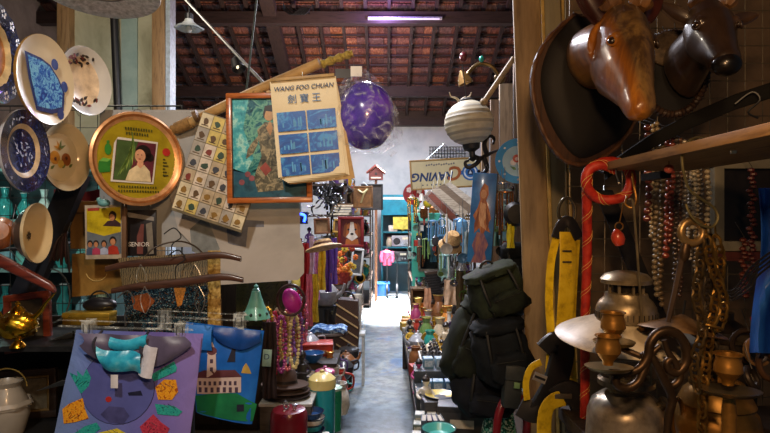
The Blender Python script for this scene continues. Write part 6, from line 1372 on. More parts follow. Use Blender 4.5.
# flowers, basket bag, silver jug, pedestal
t = T('flower_basket', 'red wicker basket of orange and yellow flowers under the dog picture', 'flowers', 343, 276, 4.2); q = Px(343, 276, 4.2); rr = random.Random(9)
MB().lathe([(4*q.k, -8*q.k), (7*q.k, -1*q.k), (8*q.k, 4*q.k), (7*q.k, 4*q.k), (5*q.k, -6*q.k)], mottled('red_wicker', [(.3, '#5a1410'), (.5, '#a0302a'), (.7, '#c85a3a')], 60., .6), None, 20).build('basket', t)
for i in range(34):
    p = q(343+rr.gauss(0, 4.5), 264+rr.gauss(0, 7), rr.uniform(-.05, .05)); mb = MB(); c = rr.choice(['#d8702a', '#e0a83a', '#d8c84a', '#b83a24', '#d88a3a'])
    for j in range(6): a = j*PI/3+i; mb.ell(p+Vector((.012*math.cos(a), -.004, .012*math.sin(a))), (.011, .006, .011), C(c, .5), 7, 5)
    mb.ell(p+Vector((0, -.01, 0)), .007, C('#8a5a1a', .5), 6, 4); mb.build('flower', t)
MB().tube([q(343, 272), q(343, 250, .03)], .003, dsteel, 5).build('hanging_hook', t)
t = TW('rattan_bag', 'tall dark woven bag with pale diagonal stripes at the aisle edge', 'basket', (P(347, 345, 4.55).x, 4.55, .44)); q = Px(347, 340, 4.55); k = q.k
o0 = [(-13, 0), (10, -0), (12, 30), (11, 58), (-9, 60), (-13, 30)]
MB().prism([(x*k, z*k) for x, z in o0], 0, .16, mottled('dark_weave', [(.35, '#21150f'), (.5, '#3a261a'), (.65, '#54382a')], 90., .6, aniso=(1, 1, 3))).build('body', t, smooth=False)
for i in range(7):
    z0 = 56-i*10; mb = MB(); mb.prism([(x*k, z*k) for x, z in [(-11, min(58, z0)), (11, max(1, z0-14)), (11, max(.2, z0-15.6)), (-11, min(56.5, z0-1.6))] ], -.004, .0, M('#b89a6a', .6)); mb.build('pale_stripe', t, smooth=False) if z0 > 5 else None
MB().tube(arc(-1*k, 58*k, 8*k, 0, 180, 12, .08), .008, M('#2a1a12', .6), 7).build('handle', t)
t = TW('pedestal_table', 'small round dark pedestal table under a blue cloth', 'table', (P(329, 330, 3.75).x, 3.75, .44)); zt = EYE-(331-CY)/F*3.75-.44
MB().lathe([(0, zt-.02), (.125, zt-.02), (.13, zt-.01), (.125, zt), (0, zt)], dw, None, 32).build('top', t); MB().lathe([(.02, .03), (.03, .1), (.018, .2), (.03, zt-.02)], dw, None, 16).build('stem', t); MB().lathe([(0, 0), (.09, 0), (.08, .02), (.02, .035)], dw, None, 22).build('foot', t)
t = TW('blue_cloth', 'folded patterned blue cloth on the round pedestal table', 'cloth', P(329, 331, 3.75)+Vector((0, 0, .002)))
MB().grid(lambda u, v: (-.12+.24*u, -.08+.16*v, .03+.012*math.sin(u*9)*math.cos(v*7)-.02*abs(2*u-1)**3), 18, 10, mottled('blue_batik', [(.35, '#1a3a6a'), (.5, '#3a6aa8'), (.58, '#a8c8e0'), (.7, '#2a5088')], 34., .5), thick=.028).build('cloth', t)
put('teapot', 'silver teapot hanging back from the rattan bag beside the scarves', '#9a9ca0', 1.3, (P(326, 322, 4.1).x, 4.1, .95), 160)
t = TW('pot_stand', 'slim black stand holding the silver teapot', 'stand', (P(326, 322, 4.1).x, 4.1, .44)); MB().lathe([(.08, 0), (.02, .03), (.015, .48), (.07, .5), (.075, .508), (0, .508)], dsteel, None, 18).build('stem', t); MB().lathe([(.09, 0), (.09, .01), (0, .012)], dsteel, None, 18).build('foot', t)
# ---- bench goods
def at(px, D, z): return Vector(((px-CX)/F*D, D, z))
t = TW('wooden_crate', 'grey wooden crate with a white top under the brown hats', 'crate', at(289, 2.72, .44)); MB().box((0, .0, .135), (.24, .2, .27), wood('#4a4238', '#28221c', .7, 6., 'x'), None, .003).build('crate', t)
MB().box((0, -.0, .277), (.25, .21, .012), M('#a8a8a0', .5)).build('lid', t)
hatm = mottled('brown_felt', [(.3, '#2a1c16'), (.5, '#40302a'), (.7, '#4c3a30')], 30., .8)
for i, (nm, c) in enumerate([('bottom dark felt hat of the stack on the crate', '#2c2220'), ('middle brown felt hat of the stack on the crate', '#3a2a24'), ('top brown felt hat with a tall pinched crown, on the crate stack', '#4a362c')]):
    t = TW('felt_hat', nm, 'hat', at(287-i*1., 2.72, .7235+.026*i), 10*i, 'felt hats on the crate', ry=(-3, 2, 3)[i]); m = mottled('felt_%d' % i, [(.3, c), (.6, '#4e3c32' if i else '#33292a')], 26., .85)
    top = .12 if i == 2 else .03
    MB().lathe([(.0, .018), (.09, .012), (.135, .006), (.148, .012), (.147, .018), (.12, .013), (.085, .02), (.078, .03)] + ([(.074, .06), (.066, .1), (.05, .122), (.03, .116), (0, .106)] if i == 2 else [(.07, .036), (0, .038)]), m, Matrix.Diagonal((1.08, .92, 1, 1)), 40, wav=lambda a, j: 1+.04*math.cos(2*a)*(j in (2, 3, 4))).build('hat', t); t.scale = (.7, .7, .7)
    if i == 2: MB().lathe([(.0788, .03), (.0765, .05)], M('#1c1412', .6), Matrix.Diagonal((1.08, .92, 1, 1)), 32).build('hat_band', t)
t = T('price_tag', 'pale green hanging tag with a letter D by the hats', 'tag', 267, 358, 2.5, roll=4); k = 2.5/F
MB().box((0, 0, 0), (9*k, .002, 17*k), M('#8fb0a0', .6), None, .0008).build('card', t); MB().text('D', 8*k, M('#2a3a5a', .5), TR(-.3*k, -.0012, 1*k)).build('letter', t); MB().tube([(0, 0, 8*k), (0, .01, 16*k)], .001, black, 4).build('hanging_string', t)
t = TW('red_canister', 'dark red round canister with silver ornaments on top, nearest on the bench', 'canister', at(289, 2.42, .44))
zt = EYE-(408-CY)/F*2.42-.44
MB().lathe([(0, 0), (.074, 0), (.078, .01), (.08, zt-.045), (.078, zt-.02), (.07, zt-.005), (.055, zt), (0, zt)], M('#7a1626', .3, 0, .15, 8, 0, .5), None, 36).build('canister', t)
for x, s, nm in ((-.012, 1, 'silver spiral ornament on the red canister'), (.024, .8, 'silver tooth shaped ornament on the red canister')):
    o = TW('silver_ornament', nm, 'ornament', at(289, 2.40, .44+zt)+Vector((x, 0, 0))); mb = MB()
    if s == 1: mb.tube([(.011*math.cos(a), .004*math.sin(a*.5), .012+.011*math.sin(a)) for a in [i*.4 for i in range(16)]]+[(.004, 0, .03), (-.004, 0, .038), (-.008, 0, .03)], .0042, C('#c8ccd0', .25, .8), 7)
    else: mb.lathe([(.006, 0), (.011, .012), (.012, .024), (.004, .026), (0, .02)], C('#c8ccd0', .25, .8), None, 14)
    mb.build('ornament', o)
# cream lidded pot
D = 2.86; t = TW('enamel_pot', 'tall teal enamel pot with a cream lid beside the hats', 'pot', at(322, D, .44)); zt = EYE-(383-CY)/F*D-.44; k = D/F
MB().lathe([(0, 0), (12*k, 0), (12.6*k, .01), (13*k, zt), (0, zt)], M('#2a9cae', .3, 0, .12, 8, 0, .5), None, 36).build('body', t); MB().lathe([(13.8*k, zt-.02), (14*k, zt), (13.4*k, zt+5*k), (9*k, zt+9*k), (3*k, zt+11*k), (0, zt+11*k)], M('#e0d088', .3, 0, .1, 8, 0, .5), None, 36).build('lid', t)
MB().lathe([(2*k, zt+10.6*k), (2.6*k, zt+13*k), (0, zt+14*k)], M('#c8b878', .3), None, 14).build('lid_knob', t); MB().tube(spline([(-12*k, -5*k, zt-.03), (-16*k, -7*k, zt-.05), (-12*k, -5*k, zt-.08)], 4), .004, steel, 6).build('handle', t)
D = 3.05; t = TW('enamel_bin', 'green enamel bin behind the cream lidded pot at the aisle edge', 'bin', at(334, D, .44)); k = D/F; zt = EYE-(388-CY)/F*D-.44
MB().lathe([(0, 0), (7*k, 0), (8*k, zt), (7.6*k, zt), (0, .02)], M('#2a9a72', .3, 0, .12, 8, 0, .4), None, 30).build('body', t); MB().lathe([(8.3*k, zt-.008), (8.3*k, zt+.004), (5*k, zt+.015), (0, zt+.018)], M('#a8c8b8', .3), None, 30).build('lid', t)
D = 2.62; k = D/F
bc = ['#c8d0d4', '#2a5a8a', '#d8d8d0', '#2a8a8a', '#d8d8d0', '#1c2c4a', '#3aa0b0', '#d8d4c8', '#2a4a7a']
for i, c in enumerate(bc):
    t = TW('enamel_dish', '%s enamel dish, %s from the bottom of the stack by the crate' % ({'#c8d0d4': 'pale grey', '#2a5a8a': 'blue', '#d8d8d0': 'white', '#2a8a8a': 'teal', '#1c2c4a': 'navy', '#3aa0b0': 'turquoise', '#d8d4c8': 'ivory', '#2a4a7a': 'dark blue'}[c], ['first', 'second', 'third', 'fourth', 'fifth', 'sixth', 'seventh', 'eighth', 'ninth'][i]), 'dish', at(312+(i % 2)-.5, D, .44+.028*i), 0, 'enamel dishes stacked by the crate')
    MB().lathe([(0, 0), (10*k, 0), (11.6*k, .02), (12.4*k, .026), (12*k, .028), (10*k, .006), (0, .004)], M(c, .25, 0, .1, 9, 0, .5), None, 28).build('dish', t); MB().tube([(12.3*k*math.cos(a), 12.3*k*math.sin(a), .0265) for a in [2*PI*j/26 for j in range(26)]], .0022, C('#1c2438'), 5, True).build('rim', t)
t = TW('neon_green_bottle', 'bright green plastic bottle at the bench edge below the green bin', 'bottle', at(326, 2.55, .44)); MB().lathe([(0, 0), (.028, 0), (.03, .03), (.03, .11), (.014, .14), (.014, .155), (0, .155)], M('#4ac82a', .3, 0, .1), None, 20).build('body', t); MB().lathe([(.016, .15), (.016, .175), (0, .176)], M('#d8d8d0', .4), None, 14).build('cap', t)
for kd, c, s, px, D, z, lab, rz, kw in [
    ('cup', '#d8d4c8', 1.1, 332, 3.3, .64, 'white enamel cup on a block behind the cream lidded pot', 0, {}),
    ('teapot', '#3a3a3c', 1.1, 343, 4.02, .44, 'black kettle at the aisle edge past the pots', 30, {}),
    ('teapot', '#8a5a34', 1., 346, 4.24, .44, 'brown teapot right behind the black kettle', 200, {}),
    ('cooking_pot', '#3a3a3c', 1., 349, 4.43, .44, 'black cooking pot beneath the rattan bag', 0, {}),
    ('jug', '#b03a2a', 1.1, 338, 3.5, .44, 'red jug at the aisle edge behind the green bin', 0, {}),
    ('jug', '#d8d4c8', 1., 340, 3.3, .44, 'white jug beside the red jug at the aisle edge', 160, {}),
    ('lidded_box', '#b03a2a', 1.3, 318, 3.5, .74, 'flat red box on top of the tall grey crate', 6, dict(h=.6)),
    ('vase', '#d88a3a', .7, 330, 3.42, .62, 'orange vase beside the flat red box', 0, {}),
    ('bowl', '#2f6aa8', .8, 313, 3.3, .74, 'blue bowl in front of the flat red box', 0, {}),
    ('cooking_pot', '#b4487a', .7, 325, 3.12, .66, 'small pink pot with white handles above the cream lidded pot', 0, {}),
    ('bowl', '#d8d4c8', .9, 306, 3.12, .66, 'white bowl left of the small pink pot', 0, {}),
    ('figurine', '#3a3a3c', .9, 302, 3.0, .66, 'black figurine left of the white bowl', 0, {}),
    ('vase', '#b03a2a', .8, 300, 3.5, .74, 'red vase at the left of the tall grey crate', 0, {}),
    ('teapot', '#9a9ca0', .9, 309, 3.56, .742, 'silver coffee pot at the back of the tall grey crate', 20, {}),
    ('jug', '#5a3a7a', .9, 336, 3.95, .44, 'purple jug behind the red jug', 0, {}),
    ('cup', '#2f9a8c', 1.2, 341, 3.65, .44, 'teal mug between the red jug and the black kettle', 0, {}),
]: put(kd, lab, c, s, at(px, D, z), rz, **kw)
t = TW('tall_crate', 'tall grey crate under the red box and bowls', 'crate', (at(315, 3.5, 0).x, 3.44, .44)); MB().box((0, 0, .15), (.3, .33, .296), wood('#4a4238', '#28221c', .7, 6., 'x'), None, .003).build('crate', t); MB().box((0, -.0, .297), (.31, .34, .006), wood('#3a342c', '#201a14', .7, 6., 'x')).build('lid', t)
t = TW('wooden_block', 'low wooden block carrying the pink pot and white bowl', 'block', (at(314, 3.12, 0).x, 3.13, .44)); MB().box((0, 0, .11), (.24, .26, .216), wood('#4a3a2c', '#2a2018', .7, 6., 'x'), None, .003).build('block', t); MB().box((0, -.0, .218), (.25, .27, .005), M('#38302a', .7)).build('felt_top', t)
t = TW('wooden_block', 'small wooden block carrying the white cup and orange vase', 'block', (at(331.5, 3.36, 0).x, 3.37, .44)); MB().box((0, 0, .09), (.11, .2, .178), wood('#4a3a2c', '#2a2018', .7, 6., 'x'), None, .003).build('block', t); MB().box((0, -.0, .179), (.112, .2, .003), M('#38302a', .7)).build('felt_top', t)
for i in range(6):
    D = 5.35+.02*i; put('cup', 'white cup, %s from the bottom of the cup tower past the rattan bag' % ['first', 'second', 'third', 'fourth', 'fifth', 'topmost'][i], '#d8d4c8', 1.15, at(357, 5.35, .5+.055*i), 40*i, 'cups stacked past the rattan bag')
t = TW('low_stool', 'small white stool under the cup tower', 'stool', at(357, 5.35, 0)); MB().box((0, 0, .485), (.16, .16, .03), M('#c8c8c0', .5), None, .004).build('seat', t)
for sx in (-1, 1):
    for sy in (-1, 1): MB().box((sx*.06, sy*.06, .235), (.025, .025, .47), M('#b8b8b0', .5)).build('leg', t)
# ================================================================= back of the shop
t = TW('back_cabinet', 'tall teal cabinet with open shelves against the back wall', 'cabinet', at(397, 11.9, 0)); k = 11.9/F
tl = M('#1f6f7a', .45, 0, .2, 6); H = 2.0
MB().box((0, .16, H/2), (30*k, .03, H), M('#2a4a52', .5, 0, .3, 5)).build('back_panel', t)
for sx in (-15, 15): MB().box((sx*k, 0, H/2), (.04, .36, H), tl).build('side_panel', t)
for y in (210, 232, 247, 262): MB().box((0, 0, EYE-(y-CY)*k), (30*k, .36, .03), tl).build('shelf', t)
MB().box((0, -.19, EYE-(205-CY)*k), (30*k, .02, 20*k), M('#1c7f94', .4, 0, .25, 6)).build('upper_door', t); MB().box((0, -.19, 1.98), (31*k, .03, .05), M('#d8d8d0', .4)).build('crown_trim', t)
MB().box((4*k, -.195, EYE-(223-CY)*k), (16*k, .012, 12*k), M('#c8b84a', .5, 0, .4, 10)).build('yellow_poster', t)
for kd, c, s, px, y, lab in [('radio', '#9a9ca0', 1.5, 401, 247, 'silver radio on the teal cabinet\'s middle shelf'), ('radio', '#3a3a3c', 1.4, 399, 262, 'black radio on the teal cabinet\'s low shelf'), ('lidded_box', '#d8d4c8', 1.3, 393, 232, 'white box on the teal cabinet\'s upper shelf'), ('vase', '#d8c060', 1., 403, 232, 'yellow vase on the teal cabinet\'s upper shelf'), ('jug', '#c8b89a', 1.1, 389, 247, 'beige jug on the teal cabinet\'s middle shelf')]:
    p = at(px, 11.8, EYE-(y-CY)*k+.016); put(kd, lab, c, s, p)
t = TW('pink_coat', 'small pink coat hanging by the teal cabinet', 'coat', P(387, 255, 11.3)); k = 11.3/F
MB().loft([((0, 0, 5*k), (2*k, 0, 0), (0, .05, 0)), ((0, 0, 3*k), (4.5*k, 0, 0), (0, .09, 0)), ((0, 0, -4*k), (4*k, 0, 0), (0, .1, 0)), ((0, 0, -10*k), (5*k, 0, 0), (0, .11, 0))], M('#b83a5a', .7, 0, .2, 12), 18).build('coat', t)
for s in (-1, 1): MB().tube([(s*4*k, 0, 3*k), (s*5.5*k, -.03, -2*k), (s*5.2*k, -.05, -7*k)], [.05, .045, .035], M('#b83a5a', .7, 0, .2, 12), 9).build('sleeve', t)
MB().tube([(0, 0, 5*k), (0, 0, 8*k), (.03, 0, 10*k)], .008, steel, 6).build('hanging_hook', t)
t = TW('hand_trolley', 'small black two wheeled trolley in front of the teal cabinet', 'trolley', at(392, 11.1, 0)); k = 11.1/F
for s in (-1, 1):
    MB().tube([(s*5*k, 0, .1), (s*5*k, .02, .75)], .014, black, 7).build('upright', t); w = MB(); w.tube([(s*5*k, .12*math.cos(a), .13+.12*math.sin(a)) for a in [2*PI*i/22 for i in range(22)]], .022, black, 8, True); wo = w.build('wheel', t); MB().lathe([(.04, -.01), (.04, .01), (0, .012)], C('#9a9ca0', .3, .8), TR(s*5*k, 0, .13) @ RY(90), 12).build('hub', wo)
MB().box((0, -.1, .06), (10*k, .2, .02), black).build('toe_plate', t); MB().tube([(-5*k, .02, .75), (0, .02, .85), (5*k, .02, .75)], .014, black, 7).build('handle', t)
t = TW('blue_crate', 'blue plastic crate at the far end of the left rack', 'crate', at(383, 11.35, 0)); MB().box((0, 0, .13), (.26, .34, .26), M('#1c5a9a', .4, 0, .15, 6), None, .01).build('crate', t); MB().box((0, 0, .255), (.28, .36, .03), M('#2a6ab0', .4), None, .008).build('rim', t)
# ================================================================= right side of the aisle
t = TW('hanging_sign', 'upside down cream shop sign with blue CRAVING lettering', 'sign', P(446, 173.5, 6.2)); t.rotation_euler = (0, R(-3.5), R(4)); q = Px(446, 173.5, 6.2); k = q.k
MB().box((0, .012, 0), (70*k, .024, 28*k), M('#d8cca0', .45, 0, .08, 5)).build('panel', t); frame(t, 36*k, 15*k, 1.6*k, .04, M('#a8844a', .5, 0, .2, 8), y=.01)
X = TR(-9*k, -.003, -2.*k) @ RY(180); sb = M('#1c3a6a', .5)
mb = MB(); mb.text('RAVING', 11.5*k, sb, X @ TR(4.4*k), shear=.22, bold=.004); mb.build('lettering', t)
mb = MB(); mb.text('C', 19*k, M('#a85a2a', .5), TR(10.2*k, -.004, .5*k) @ RY(180), shear=.2, bold=.006); mb.build('initial_letter', t)
for i in range(5):
    mb = MB(); a = [(1.1*k*math.cos(PI/2+j*PI/5)*(1 if j % 2 == 0 else .45), 1.1*k*math.sin(PI/2+j*PI/5)*(1 if j % 2 == 0 else .45)) for j in range(10)]; mb.flat([(x+(-24+4.4*i)*k, z-10.5*k) for x, z in a], -.003, sb); mb.build('printed_star', t)
mb = MB()
for i in range(12): mb.flat([((-20+2.5*i+a)*k, (8.2+b+(i % 3)*.4)*k) for a, b in ((0, 0), (1.7, .2), (1.5, 1.8), (.3, 1.4))], -.003, M('#5a5a6a', .5))
mb.build('small_print', t)
mb = MB(); bl_ = M('#2a6ab0', .45); mb.flat([(x+24.5*k, z) for x, z in circ(0, 0, 8.2*k, 28)], -.003, bl_); mb.flat([(x+24.5*k, z) for x, z in circ(0, 0, 6.6*k, 28)], -.005, M('#d0d8e0', .5)); mb.flat([(x+24.5*k, z) for x, z in circ(0, 0, 5*k, 28)], -.007, bl_); mb.flat([(x*k+24.5*k, z*k) for x, z in ((-3, -2.6), (3, -2.6), (2.6, 1), (0, 3.6), (-2.6, 1))], -.009, M('#1a2a4a', .5)); mb.flat([(x*k+24.5*k, z*k) for x, z in ((-1.6, -1.4), (1.6, -1.4), (0, 2))], -.011, M('#d0d8e0', .5)); mb.flat([((x+24.5)*k, z*k) for x, z in rect(-12, -2, -7.8, 2)], -.0035, bl_); mb.flat([((x+24.5)*k, z*k) for x, z in rect(7.8, -2, 12, 2)], -.0035, bl_); mb.build('round_badge', t)
MB().tube([(-20*k, .0, 14*k), (0, .03, 30*k), (20*k, 0, 14*k)], .004, steel, 5).build('hanging_wire', t)
t = T('wire_rack', 'small wire rack on the back wall above the cream shop sign', 'wire rack', 447, 153, 12.4); k = 12.4/F
mb = MB()
for i in range(13): mb.tube([((-17+2.9*i)*k, 0, -5*k), ((-17+2.9*i)*k, 0, 6*k)], .008, dsteel, 4)
mb.build('upright_wires', t); mb = MB()
for z in (-5, -1, 2, 6): mb.tube([(-18*k, -.01, z*k), (19*k, -.01, z*k)], .009, dsteel, 4)
mb.build('cross_wires', t); MB().tube([(0, 0, 6*k), (0, .1, 6*k)], .01, dsteel, 5).build('hanging_bracket', t)
t = T('red_fan', 'round red fan with white blossoms hanging under the cream shop sign', 'fan', 414, 194, 6.3); k = 6.3/F; mb = MB()
mb.lathe([(11*k, 0), (11*k, .015), (0, .016)], M('#a01c28', .5, 0, .2, 9), RX(90), 30); mb.build('disc', t)
for x, z in ((-2, -3), (5, 3), (-5, 4), (3, -6)):
    mb = MB(); 
    for j in range(5): mb.flat([(a+(x+1.6*math.cos(j*1.257))*k, b+(z+1.6*math.sin(j*1.257))*k) for a, b in circ(0, 0, 1.3*k, 8)], -.018-.0004*j, M('#d8c8c8', .5))
    mb.build('printed_blossom', t)
MB().tube([(0, 0, -11*k), (0, 0, -17*k)], .012, C('#8a5a34'), 7).build('handle', t); MB().tube([(0, 0, 11*k), (0, .02, 20*k)], .003, steel, 5).build('hanging_string', t)
t = T('yellow_ball', 'small yellow ball ornament beside the round red fan', 'ornament', 428, 203, 6.1); k = 6.1/F; MB().ell((0, 0, 0), 5*k, M('#d8c030', .3, 0, .1, 8, 0, .4), 18, 12).build('ball', t); MB().tube([(0, 0, 5*k), (0, .02, 14*k)], .003, steel, 5).build('hanging_string', t)
# leaning boards
for i, (pts, c, nm) in enumerate([([(431, 190), (437, 186), (468, 212), (463, 219)], '#b8ac98', 'pale'), ([(438, 187), (444, 184), (474, 208), (469, 214)], '#7a6a58', 'brown'), ([(445, 184), (450, 182), (478, 203), (474, 209)], '#c8c0b0', 'whitish'), ([(428, 196), (432, 192), (458, 218), (453, 222)], '#8a4a3a', 'reddish')]):
    D = 5.2+.08*i; cx = sum(p[0] for p in pts)/4; cy = sum(p[1] for p in pts)/4; t = T('wooden_lath', '%s flat wooden slat slanting under the cream shop sign' % nm, 'slat', cx, cy, D); q = Px(cx, cy, D)
    MB().prism(q.l(pts), 0, .025, wood(c, '#5a4a3a', .6, 6.)).build('slat', t, smooth=False); MB().tube([q(*pts[1]), q(pts[1][0]+2, pts[1][1]-12, .02)], .003, steel, 5).build('hanging_cord', t)
t = T('speckled_print', 'speckled print panel hanging under the reddish slat', 'panel', 440, 205, 5.7, roll=38); k = 5.7/F; MB().box((0, 0, 0), (36*k, .015, 11*k), mottled('speckled', [(.35, '#5a4a42'), (.5, '#b8a898'), (.65, '#8a6a5a')], 40., .5), None, .002).build('panel', t); MB().box((0, -.009, 0), (32*k, .003, 8*k), mottled('speckled2', [(.35, '#6a5a5a'), (.5, '#a89088'), (.65, '#4a3a3a')], 60., .5)).build('print', t); MB().tube([(0, 0, 0), (0, .03, 12*k)], .003, steel, 5).build('hanging_cord', t)
# mint cabinet with mirror
t = TW('mint_cabinet', 'mint green cabinet with a grey mirror frame and coloured stickers', 'cabinet', at(426, 6.3, 0)); k = 6.3/F; mn = M('#4fc4ac', .4, 0, .2, 5)
z0, z1 = EYE-(277-CY)*k, EYE-(213-CY)*k
MB().box((0, .06, (z0+z1)/2), (28*k, .12, z1-z0), mn, None, .006).build('body', t)
for s in (-1, 1): MB().box((s*12*k, .06, z0/2), (.03, .1, z0), mn).build('leg', t)
o = MB(); w, h = 10*k, 24*k; zc = EYE-(246-CY)*k
for a in ((0, h, 2*w, 2.4*k), (0, -h, 2*w, 2.4*k)): o.box((3*k+a[0], -.01, zc+a[1]), (a[2], .03, a[3]), M('#8a8a80', .4, .2))
for s in (-1, 1): o.box((3*k+s*w, -.01, zc), (2.4*k, .03, 2*h), M('#8a8a80', .4, .2))
o.build('mirror_frame', t); MB().box((3*k, -.003, zc), (2*w, .006, 2*h), M('#3a4a50', .08, .9, .3, 5)).build('mirror', t)
for px, y, c in ((416, 220, '#d8d060'), (419, 236, '#d8c030'), (416, 243, '#c83a2a'), (421, 228, '#d8d8d0'), (416, 258, '#2a9a8a')):
    MB().box(((px-426)*k, -.004, EYE-(y-CY)*k), (5*k, .008, 6*k), M(c, .5)).build('sticker', t)
for i, (y, c) in enumerate([(292, '#8a6a48'), (280, '#7a5a3a')]):
    D = 6.13; k = D/F; t = TW('wooden_crate', ('lower' if i == 0 else 'upper')+' open wooden crate in the stack by the aisle', 'crate', Vector((at(420, D, 0).x, D, (0. if i == 0 else .625)))); w, h = 17*k, (.62 if i == 0 else .2)
    MB().box((0, .1, h/2), (w, .02, h), wood('#5a4028', '#38281a', .6, 6.)).build('back', t)
    for s in (-1, 1): MB().box((s*w/2, 0, h/2), (.02, .22, h), wood(c, '#4a3420', .6, 6.)).build('side', t)
    for z in (.01, h-.01): MB().box((0, 0, z), (w, .22, .02), wood(c, '#4a3420', .6, 6.)).build('board', t)
t = T('ribbed_bellows', 'tall black ribbed bellows leaning by the wooden crates', 'bellows', 435, 293, 5.3, roll=-7); k = 5.3/F
mb = MB()
for i in range(15): mb.box((0, .05, (-18+2.6*i)*k), (15*k, .1, 1.5*k), M('#17171a', .45, 0, .2), None, .002)
mb.build('ribs', t); MB().box((0, .055, 0), (13*k, .085, 38*k), M('#2a2a2c', .6)).build('body', t); MB().box((0, .05, 20.5*k), (15.5*k, .11, 2*k), M('#3a2a1e', .5)).build('end_board', t)
t = T('straw_basket', 'tan straw basket hat hanging beside the blue painted canvas', 'hat', 452, 240, 3.9, roll=15); k = 3.9/F
MB().lathe([(0, 9*k), (5*k, 8.6*k), (8*k, 4*k), (9*k, -4*k), (12*k, -8*k), (11.4*k, -8.6*k), (7*k, -5*k)], mottled('tan_straw2', [(.3, '#7a5a34'), (.5, '#b08a56'), (.7, '#cfae78')], 60., .65), RX(35), 28).build('hat', t); MB().lathe([(9.2*k, -3.4*k), (8.8*k, -.6*k)], M('#4a3420', .6), RX(35), 28).build('hat_band', t); MB().tube([(0, 0, 8*k), (0, .04, 18*k)], .0016, steel, 5).build('hanging_cord', t)
# globe lantern
t = T('globe_lantern', 'round ribbed cream paper lantern on a dark scrolled bracket', 'lantern', 469, 123, 3.2, roll=-6); k = 3.2/F
gp = mottled('lantern_paper', [(.3, '#97907c'), (.5, '#bcb59e'), (.7, '#d0c8b0')], 6., .6); prof = [(7*k, 22*k)]
for i in range(1, 36):
    a = PI*(.12+.76*i/36); prof.append((24.5*k*math.sin(a)*(1+.016*math.sin(i*1.9)), 22.5*k*math.cos(a)/math.cos(PI*.12)*.93, M('#9c988a', .6, 0, .1) if i % 6 in (0, 1) else gp))
prof.append((7*k, -22*k)); MB().lathe(prof, gp, None, 44).build('shade', t)
MB().lathe([(8*k, 21*k), (8*k, 23*k), (4*k, 25*k), (0, 25*k)], dsteel, None, 20).build('top_cap', t); MB().lathe([(9*k, -21*k), (8*k, -26*k), (3*k, -29*k), (3*k, -34*k), (5*k, -36*k), (0, -39*k)], black, None, 20).build('holder', t)
for pts in ([(0, 0, -33*k), (8*k, .02, -36*k), (16*k, .04, -33*k), (24*k, .1, -30*k), (34*k, .25, -26*k)], [(8*k, .02, -36*k), (2*k, 0, -42*k), (-6*k, 0, -44*k), (-8*k, 0, -39*k), (-4*k, 0, -37*k)], [(16*k, .04, -33*k), (14*k, .03, -22*k), (20*k, .05, -14*k), (26*k, .08, -16*k), (24*k, .06, -22*k)], [(12*k, .03, -35*k), (14*k, .02, -46*k), (8*k, 0, -52*k), (4*k, 0, -48*k)]):
    p = spline(pts, 5); MB().tube(p, [.014*(1.1-.6*i/len(p)) for i in range(len(p))], M('#1c1816', .5, .3, .3), 8).build('bracket_scroll', t)
MB().tube([(0, 0, 24*k), (0, .02, 60*k)], .003, black, 6).build('hanging_cord', t)
# enamel plate and canvas
def epl(t, rad, X, sx):
    for nm, L in (('flower_print', [(circ(-.05, .12, .18, 12), '#b83a3a', .09), (circ(-.2, -.05, .14, 10), '#d8d8e0', .095), (circ(.1, -.06, .15, 10), '#d8d8e0', .095), (circ(-.05, .1, .08, 8), '#e8c8c8', .08), (leaf(.12, -.3, .3, .12, 30), '#3a7a4a', .09), (leaf(-.2, -.3, .3, .12, 150), '#3a7a4a', .09), (leaf(.22, .2, .25, .1, 70), '#2a5a8a', .09)]),):
        mb = MB()
        for p, c, y in L: decal(mb, rad, p, y-.02, M(c, .3), sx)
        mb.build(nm, t)
    for i in range(8):
        a = i*PI/4; mb = MB(); decal(mb, rad, circ(.82*math.cos(a), .82*math.sin(a), .05, 8), -.04, M('#d8e0e8', .3), sx); mb.build('rim_dot', t)
e1, e2 = M('#b4dcee', .2, 0, .1, 9, 0, .5), M('#45a2e0', .2, 0, .1, 9, 0, .5)
plate('enamel_plate', 'sky blue enamel plate with a red flower, beside the pillar', 518, 161, 2.95, 23, 22.5, -8, 0, [(0, .14, e1), (.55, .12, e1), (.68, .02, e2), (.95, -.03, e2), (1, -.05, M('#1c4a8a', .3))], epl, n=44)
t = T('canvas_painting', 'tall blue canvas painting of a figure with long auburn hair', 'painting', 482, 218, 2.8, roll=4, yaw=-14); k = 2.8/F
pcv = mottled('canvas_blue', [(.3, '#1c4a8a'), (.5, '#2f72b8'), (.7, '#3f86c8')], 8., .3, coat=.3); MB().box((0, .015, 0), (24*k, .03, 90*k), pcv, None, .002).build('canvas', t); MB().box((12.4*k, .015, 0), (.8*k, .034, 90*k), black).build('edge_strip', t)
mb = MB(); hb = mottled('auburn', [(.3, '#6a2c18'), (.5, '#a8582c'), (.7, '#c88a50')], 30., .4, aniso=(3, 1, .6)); f = lambda pts, y, m: mb.flat([(x*k, z*k) for x, z in pts], y, m)
